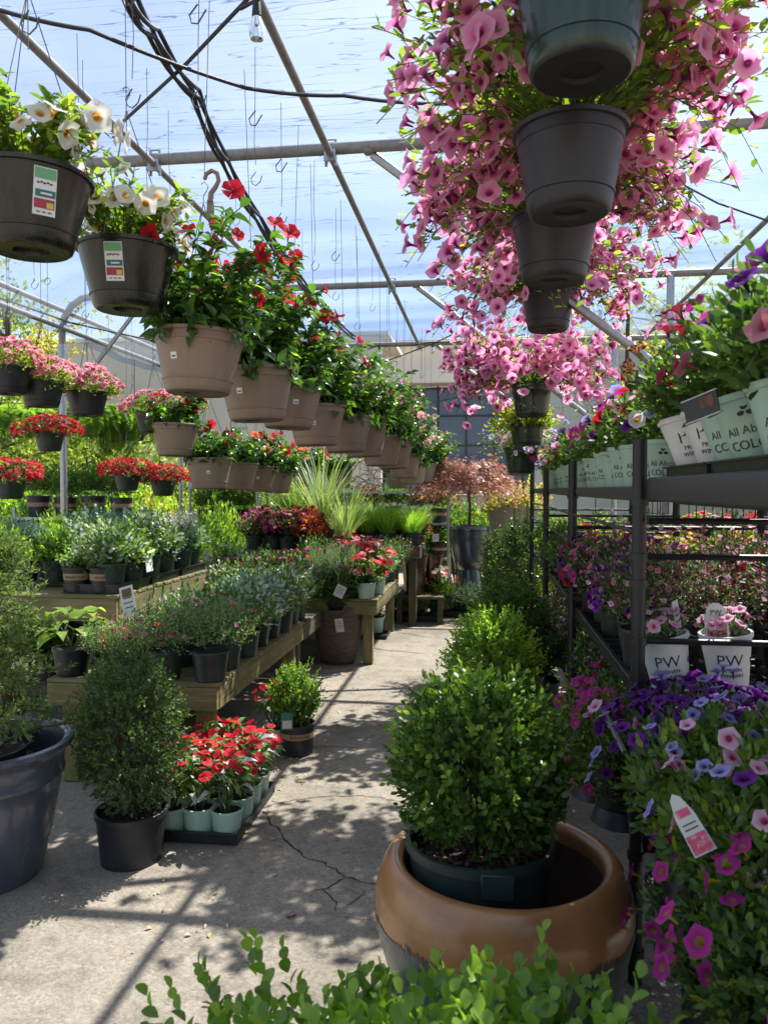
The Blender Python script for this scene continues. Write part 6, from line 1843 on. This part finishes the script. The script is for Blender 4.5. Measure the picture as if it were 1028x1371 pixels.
# nearest rack, middle shelf: dark purple behind, blue and lilac in front; lowest: magenta
dp = Proto().plus(pot_proto(.1, .085, .13, M_NURS)).plus(pet_plant([dict(tm=T_PET, n=60, size=.024, mats=[F_PURP], parts=True, zmin=-.25, out=1.12)], (.20, .20, .12), 130, .04, (L_MID, L_DARK), .06), .13)
bl_ = Proto().plus(pot_proto(.1, .085, .13, M_NURS)).plus(pet_plant([dict(tm=T_PET, n=46, size=.020, mats=[F_BLUE, F_BLUE, F_BLUE, F_MAUVE], parts=True, zmin=-.35, out=1.14)], (.21, .21, .19), 330, .036, (L_MID, L_MID, L_PET), .05, W=.5, zmin=-.8), .13)
ma_ = Proto().plus(pot_proto(.1, .085, .13, M_NURS)).plus(pet_plant([dict(tm=T_PET, n=26, size=.024, mats=[F_MAG], parts=True, zmin=-.35, out=1.16)], (.20, .20, .22), 340, .032, (L_MID, L_DARK, L_PET), .05, W=.5, zmin=-.8), .13)
wp_ = Proto().plus(pot_proto(.1, .085, .13, M_NURS)).plus(pet_plant([dict(tm=T_PET, n=24, size=.022, mats=[F_MAUVE, F_BLUE, F_PURP, F_MAUVE], parts=True, zmin=-.3, out=1.15)], (.21, .21, .20), 320, .036, (L_MID, L_PET), .05, W=.5, zmin=-.8), .13)
def at_center(u, v, D): return P(u, v, D)
NEAR = [(925, 945, 2.32, dp, 'dark purple petunia clump in the corner next to the black post', .82), (1000, 925, 2.25, dp, 'dark purple petunia clump toward the picture edge under the white pots', .82),
        (945, 905, 2.45, dp, 'dark purple petunia clump just below the two leaning white pots', .82),
        (935, 1015, 2.05, bl_, 'blue petunias spilling over the shelf edge by the post', .80), (1030, 1000, 1.98, bl_, 'blue petunias with the densest green leaves, shelf middle', .80), (1100, 990, 1.9, wp_, 'pink and white petunias at the picture edge', .80),
        (1010, 1095, 1.78, wp_, 'pale pink petunias around the long picture tag', .62), (1090, 1120, 1.7, wp_, 'pale pink petunias below the tag at the picture edge', .62),
        (1040, 1215, 1.62, ma_, 'magenta petunias low at the picture edge, second from bottom', .45), (1050, 1310, 1.5, ma_, 'bright magenta petunias lowest at the picture edge', .40), 
        (962, 1235, 2.0, ma_, 'magenta petunias in the shade right of the black post foot', .40),
        (830, 1075, 2.86, ma_, 'magenta petunias low behind the planter rim', .464), (800, 1045, 3.1, ma_, 'small magenta petunias low behind the second post', .464)]
for i, (u, v, D, pr, lab, zs) in enumerate(NEAR):
    c = P(u, v, D); s_ = 1.0
    zb_ = .713 if zs > .7 else (.403 if D < 2.5 else .463)
    base = c.z - .19
    if .5 < zs < .7 or (zs < .5 and D < 2.5): base = c.z - .19
    else: base = zb_
    # raised ones stand on an upturned pot of their own
    t = put(pr, 'petunia_pot', lab, 'potted plant', (c.x, c.y, base), s=s_, group='petunias on the nearest rack', spin=i * 1.3)
    zsh = .713 if base > .72 else (.403 if base > .41 else 0)
    if base - zsh > .02:
        mb = MB(); hh = base - zsh
        mb.lathe([(.001, -hh), (.105, -hh), (.10, -hh + .01), (.085, -.004), (.083, -.002), (.001, -.002)], M_NURS, 22)
        obj('riser', mb, t)
def edge(name, px, label):
    a, b = (P(*q) for q in px)
    mb = MB(); mb.tube([a, b], .009, M_STEEL, 6); tag(obj(name, mb), label, 'rod')
edge('metal_rod', [(806, 948, 2.9), (836, 1008, 2.45)], 'pale metal rod slanting beside the second post')
edge('metal_rod', [(902, 1124, 2.15), (944, 1208, 1.85)], 'pale metal rod slanting below the long picture tag')
c = P(922, 1103, 1.66)
tg = thing('plant_tag', 'long tapered picture tag slanting among the pale pink petunias', 'plant tag', c)
Mx = Matrix.Scale(.82, 4) @ Matrix.Rotation(-.1, 4, 'Z') @ Matrix.Rotation(-.55, 4, 'Y') @ Matrix.Rotation(-.35, 4, 'X')
mb = MB()
out = [(-.030, -.075), (.030, -.075), (.026, .02), (.014, .065), (0, .078), (-.014, .065), (-.026, .02)]
vs = [(x, -.001, z) for x, z in out] + [(x, .001, z) for x, z in out]
mb.add(vs, [tuple(range(7)), tuple(range(13, 6, -1))] + [(i, (i + 1) % 7, (i + 1) % 7 + 7, i + 7)[::-1] for i in range(7)], M_PAPER)
obj('card', mb.mesh('card', smooth=False), tg, Mx)
mb = MB(); mb.box((0, -.0018, -.048), (.052, .0008, .045), M_TAGP); mb.box((0, -.0018, .028), (.034, .0008, .02), M_TAGP)
for i in range(2): mb.box((0, -.0018, -.012 + .012 * i), (.036, .0008, .003), M_INK)
obj('picture', mb.mesh('picture', smooth=False), tg, Mx)
mb = MB(); mb.tube([(.05, .03, -.12), (.02, .01, -.06)], .003, M_PAPER, 5); obj('stake', mb, tg)
# clear square clamshell tag on the shelf
c = P(938, 545, 1.75)
tg = thing('plant_tag', 'clear edged dark photo tag poking out above the mint lettered pots', 'plant tag', c)
mb = MB(); mb.box((0, 0, 0), (.085, .003, .05), M_NURS); mb.box((.018, -.0022, .006), (.034, .001, .024), M_BARK)
for z in (-.025, .025): mb.box((0, -.001, z), (.09, .005, .002), M_PAPER)
obj('card', mb.mesh('card', smooth=False), tg, Matrix.Rotation(-.9, 4, 'Z') @ Matrix.Rotation(-.25, 4, 'Y'))

# benches of bright flowers behind the racks
RB = dict(x0=1.75, x1=2.9, y0=3.6, y1=7.0, z=.98)
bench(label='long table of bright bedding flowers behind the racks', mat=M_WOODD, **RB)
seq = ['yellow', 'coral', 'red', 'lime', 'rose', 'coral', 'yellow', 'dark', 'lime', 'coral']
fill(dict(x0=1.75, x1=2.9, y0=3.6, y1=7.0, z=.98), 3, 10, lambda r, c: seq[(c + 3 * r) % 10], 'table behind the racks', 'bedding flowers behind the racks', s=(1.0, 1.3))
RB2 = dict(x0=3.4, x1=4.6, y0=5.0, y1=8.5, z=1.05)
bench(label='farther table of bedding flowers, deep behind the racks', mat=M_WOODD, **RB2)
fill(RB2, 2, 9, lambda r, c: seq[(c + 5 * r + 2) % 10], 'farther bedding table', 'bedding flowers on the farther table', s=(1.2, 1.5))
# ================================================================== BACKGROUND PLANTS AND SHELVES
def steel_shelf(x0, x1, y, zs, label, depth=.5):
    t = thing('steel_shelving', label, 'shelving', ((x0 + x1) / 2, y, 0))
    w = x1 - x0
    n = max(2, int(w / 1.2) + 1)
    for i in range(n):
        for d in (0, depth):
            mb = MB(); mb.tube([(-w / 2 + w * i / (n - 1), d, 0), (-w / 2 + w * i / (n - 1), d, max(zs) + .12)], .022, M_STEEL, 8); obj('upright', mb, t)
    for z in zs:
        mb = MB()
        for d in (0, depth): mb.box((0, d - .0, z), (w + .04, .035, .03), M_STEEL)
        for k in range(5): mb.box((0, depth * (k + .5) / 5, z + .002), (w, depth / 7, .012), M_STEEL)
        obj('shelf', mb.mesh('shelf', smooth=False), t)
    return t
SS = [(P(450, 700, 11.6).x, P(600, 700, 11.6).x, 11.6, (.55, 1.08, 1.55), 'galvanised shelving behind the grass table, rows of dark pots'),
      (P(255, 700, 10.2).x, P(345, 700, 10.2).x, 10.2, (.6, 1.1, 1.62), 'galvanised shelving behind the lower tan baskets'),
      (P(20, 700, 7.9).x, P(168, 700, 7.9).x, 7.9, (.75, 1.28), 'galvanised shelf with banded black pots by the corner post')]
for a in SS: steel_shelf(*a)
bpot = pot_proto(.13, .115, .24, M_NURS, seg=22)
mb = MB(); mb.lathe([(.1245, .12), (.1265, .165)], M_BAND, 26); bpot.add('band', mb)
sh1 = Proto().plus(bpot).plus(boxwood((.24, .24, .2), .42, 220, .034, L_MID, L_BOX, nleaf=7, newfrac=.3, trunk=False))
sh2 = Proto().plus(bpot).plus(boxwood((.2, .2, .18), .40, 180, .034, L_PURP, L_DARK, nleaf=7, newfrac=.3, trunk=False))
for (x0, x1, y, zs, lab), nm in zip(SS, ('shelving behind the grass table', 'shelving behind the lower baskets', 'shelf by the corner post')):
    n = max(4, int((x1 - x0) / .33))
    for zi, z in enumerate(zs[:-1] if nm != 'shelf by the corner post' else zs):
        for i in range(n):
            put(sh2 if (i == 1 and zi == 1 and 'grass' in nm) or (zi == 0 and i % 4 == 2) else sh1, 'shrub_pot', f'shrub in banded black pot, {ORD[i]} on {["lowest", "middle", "top"][zi]} tier, {nm}', 'potted shrub', (x0 + .15 + (x1 - x0 - .3) * i / (n - 1), y + .22, z + .012), group=f'pots on the {nm}', s=random.uniform(.85, 1.05))
gold = [boxwood((.55, .5, .5), .5, 420, .05, L_GOLD, L_LIME, nleaf=8, newfrac=.5, noise=.14, zmin=-.6, trunk=True), boxwood((.55, .5, .5), .5, 420, .05, L_LIME, L_MID, nleaf=8, newfrac=.4, noise=.14, zmin=-.6, trunk=True),
        boxwood((.55, .5, .5), .5, 420, .05, L_MID, L_BOX, nleaf=8, newfrac=.4, noise=.14, zmin=-.6, trunk=True)]
gd = ['golden', 'lime green', 'mid green']
SHR = [(240, 690, 10.6, 0, 1.35), (205, 668, 11.4, 0, 1.3), (270, 672, 11.5, 0, 1.2), (150, 690, 10.4, 1, 1.3), (100, 700, 9.6, 1, 1.2), (40, 690, 9.2, 1, 1.3), (10, 660, 10.5, 1, 1.6), (70, 650, 11.5, 2, 1.7), (135, 640, 12.0, 2, 1.8), (300, 690, 9.6, 1, .9),
       (330, 665, 12.0, 2, 1.3), (493, 690, 11.0, 1, .85), (20, 740, 7.6, 1, 1.1), (120, 735, 7.4, 1, .9), (190, 720, 8.4, 1, 1.0), (240, 720, 8.6, 2, .9), (-30, 700, 8.0, 1, 1.5), (5, 780, 6.4, 2, .9), (610, 680, 12.5, 2, 1.2), (655, 690, 13.0, 1, 1.2), (385, 680, 11.8, 2, 1.3), (430, 690, 12.5, 2, 1.2)]
place_w = ['over the steel shelf', 'under the twin begonias', 'under the small tan pot', 'left of the shelf upright', 'behind the silver pots', 'beside the conifer top', 'below the first begonia', 'behind the corner post', 'under the ferns', 'beyond the high bench end',
           'behind the lower tan baskets', 'behind the grass table', 'behind the blue leaves', 'right of the corner post', 'near the pale spikes', 'in front of the shelving', 'at the picture edge', 'low at the picture edge', 'behind the maple', 'beside the stone planter', 'behind the strap leaves', 'beside the tall strap leaves']
for i, (u, v, D, k, s) in enumerate(SHR):
    c = P(u, v, D)
    zc = c.z; sz = zc + .55 * s * .5   # top reaches a little above the measured middle
    put(gold[k], 'garden_shrub', f'{gd[k]} shrub {place_w[i]}', 'shrub', (c.x, c.y, 0), s=s, sz=max(.6, (zc + .35) / (1.02 * s)), group='background shrubs')
bluehosta = Proto()
n = 30; a = rng.uniform(0, 6.283, n); el = rng.uniform(.1, 1.0, n)
axh = np.stack([np.cos(a) * np.cos(el), np.sin(a) * np.cos(el), np.sin(el)], 1); l = rng.uniform(.14, .24, n)
blf = single('leaf', T_HEART, [L_BLUE])
bluehosta = pot_proto(.14, .12, .2, M_NURS, seg=20)
for M in Fr(axh * .08 + np.array([0, 0, .2]), axh, np.array([[0, 0, 1.0]]) + rng.normal(size=(n, 3)) * .2, l, l * .7).mats(): bluehosta.add('leaf', blf, M, spin=True)
c = P(22, 748, 5.6); c2 = Vector((c.x, c.y, .62))
dst = bench(c.x - .35, c.x + .35, c.y - .3, c.y + .5, .66, 'small dark stand behind the conifer', bh=.07, mat=M_WOODD, leg=.05)
put(bluehosta, 'hosta', 'blue leaved hosta behind the conifer at the picture edge', 'plant', (c.x, c.y, .664))
# trees beyond the structure
def tree(name, label, loc, h, r, mat, n=700, L=.16, group='trees beyond the shade house', sparse=False):
    t = thing(name, label, 'tree', loc, group=group)
    mb = MB(); H = h
    mb.tube([(0, 0, 0), (.05, .03, H * .3), (-.04, .05, H * .55), (.03, 0, H * .85)], [.16, .12, .09, .03], M_WOODY, 8)
    tips = []
    for i in range(18):
        a = random.uniform(0, 6.283); z = H * random.uniform(.3, .85); l = r * random.uniform(.5, 1.0)
        p1 = Vector((l * .5 * math.cos(a), l * .5 * math.sin(a), z + l * .3)); p2 = Vector((l * math.cos(a), l * math.sin(a), z + l * .45))
        mb.tube([(0, 0, z - .1), p1, p2], [.06, .04, .015], M_WOODY, 5); tips += [p1, p2, p1.lerp(p2, .5)]
    obj('trunk', mb, t)
    if sparse:
        PP = np.array([np.array(random.choice(tips)) + rng.normal(size=3) * r * .18 for _ in range(n)]); AA = norm(rng.normal(size=(n, 3)) + [0, 0, .4])
    else:
        PP, AA = crown(n, (r, r, h * .36), (0, 0, h * .64), -.8, .35, .2, .3)
    fr = shoot_leaves(PP, AA, 7, L * 3.2, L, L * .6)
    obj('crown', inst_mesh('crown', [(T_PT, fr, [mat])]), t, kind='stuff')
for i, (u, vtop, D, r, mt, sp, lab) in enumerate([(10, 372, 15.0, 2.0, L_TREE, True, 'open leaved tree above the side rails at the picture edge'), (48, 402, 17.5, 1.6, L_YELT, True, 'pale loose tree behind the wire hooks at the picture edge'), (-70, 470, 13.0, 2.4, L_TREE, False, 'dense tree at the picture edge behind the pink baskets'),
                                                   (985, 352, 15.5, 2.2, L_YELT, True, 'yellowish loose tree seen through the film behind the dark purple petunias'), (1060, 420, 14.0, 2.0, L_TREE, True, 'green tree at the picture edge behind the purple petunias'), (930, 455, 17.5, 1.6, L_TREE, True, 'small pale tree in front of the lap siding'),
                                                   (150, 560, 14.5, 1.5, L_TREE, False, 'low round tree behind the hanging ferns'), (320, 590, 15.5, 1.5, L_TREE, False, 'low dark tree behind the largest tan pot')]):
    c = P(u, vtop, D); tree('leafy_tree', lab, (c.x, c.y, 0), c.z / 1.0, r, mt, sparse=sp, n=900 if not sp else 800, L=.11)
# bare twiggy shrub
c = P(495, 640, 12.6)
tw = thing('bare_shrub', 'grey tangled twiggy shrub behind the tan pots before the dark glass', 'shrub', (c.x, c.y, 0))
mb = MB()
for i in range(130):
    a = random.uniform(0, 6.283); z = random.uniform(.9, 2.0); p = Vector((random.uniform(-.4, .4), random.uniform(-.3, .3), z)); d = Vector((math.cos(a), math.sin(a) * .6, random.uniform(-.3, .6)))
    pts = [p]
    for k in range(4): d = (d + Vector(rng.normal(size=3)) * .35).normalized(); pts.append(pts[-1] + d * .17)
    mb.tube(pts, [.008, .007, .006, .005, .003], M_WOODY, 4)
mb.tube([(0, 0, 0), (.05, 0, .8), (0, .05, 1.6)], [.05, .04, .02], M_WOODY, 7)
obj('branch', mb, tw, kind='stuff')
# hedge and low grey wall closing the yard
hw = thing('low_wall', 'low pale wall behind the shelving at the aisle end', 'wall', (-1.5, 15.5, 0))
mb = MB(); mb.box((0, 0, 0), (1.18, .25, 1.5), M_WALL2, bev=.01); bk = mb.mesh('wall_panel')
for i in range(16): obj('wall_panel', bk, hw, Matrix.Translation((-9 + 1.2 * i, 0, .75)))
for i in range(9):
    u = [560, 620, 690, 740, 800, 860, 920, 980, 1040][i]; c = P(u, 690, 12.5 + (i % 3) * .6)
    put(gold[[2, 1, 2, 2, 1, 2, 1, 2, 2][i]], 'garden_shrub', f'{gd[[2, 1, 2, 2, 1, 2, 1, 2, 2][i]]} shrub {["behind the brown pots", "left of the maple urn", "behind the climbers", "past the last rack", "behind the slanted pole", "behind the steel post", "deep behind the bedding table", "far behind the farther bedding table", "behind the racks at the picture edge"][i]}', 'shrub', (c.x, c.y, 0), s=1.3, sz=1.0, group='background shrubs')
for i, (u, v, D) in enumerate([(760, 700, 9.5), (830, 705, 9.0), (905, 700, 9.2), (985, 700, 9.4)]):
    c = P(u, v, D); put(gold[[0, 1, 0, 2][i]], 'garden_shrub', f'{gd[[0, 1, 0, 2][i]]} shrub beyond the racks, {["behind the last rack", "level with the slanted pole", "level with the steel post", "near the picture edge"][i]}', 'shrub', (c.x, c.y, 0), s=1.1, group='background shrubs')

# fallen leaves and petals
def flat(n, xr, yr, mat, L, name='fallen_leaves'):
    x = rng.uniform(*xr, n); y = rng.uniform(*yr, n)
    pos = np.stack([x, y, [gz(a, b) + .006 for a, b in zip(x, y)]], 1); an = rng.uniform(0, 6.283, n)
    ax = np.stack([np.cos(an), np.sin(an), rng.uniform(-.1, .2, n)], 1); l = L * rng.uniform(.5, 1.3, n)
    return Fr(pos, ax, np.array([[0, 0, 1.0]]) + rng.normal(size=(n, 3)) * .25, l, l * .5)
obj('fallen_leaves', inst_mesh('fallen_leaves', [(T_LONG, flat(90, (-1.3, .3), (2.2, 8.5), L_DRY, .022), [L_DRY]), (T_LONG, flat(130, (-1.3, -.85), (2.6, 7), L_DRY, .024), [L_DRY]), (T_LONG, flat(30, (-1.3, .2), (2, 8), L_GREY, .03), [L_LIME])]), kind='stuff')
obj('fallen_petals', inst_mesh('fallen_petals', [(T_OVAL, flat(26, (-1.2, .2), (2.3, 7.5), F_PINK, .022), [F_PINK])]), kind='stuff')
c = G(390, 1229)
o = obj('fallen_flower', single('fallen_flower', T_PET, [F_LPINK]), M=Matrix.Translation((c.x, c.y, .012)) @ Matrix.Rotation(.5, 4, 'Z') @ Matrix.Rotation(1.0, 4, 'X') @ Matrix.Scale(.022, 4)); tag(o, 'single pink blossom fallen on the pavement', 'flower')
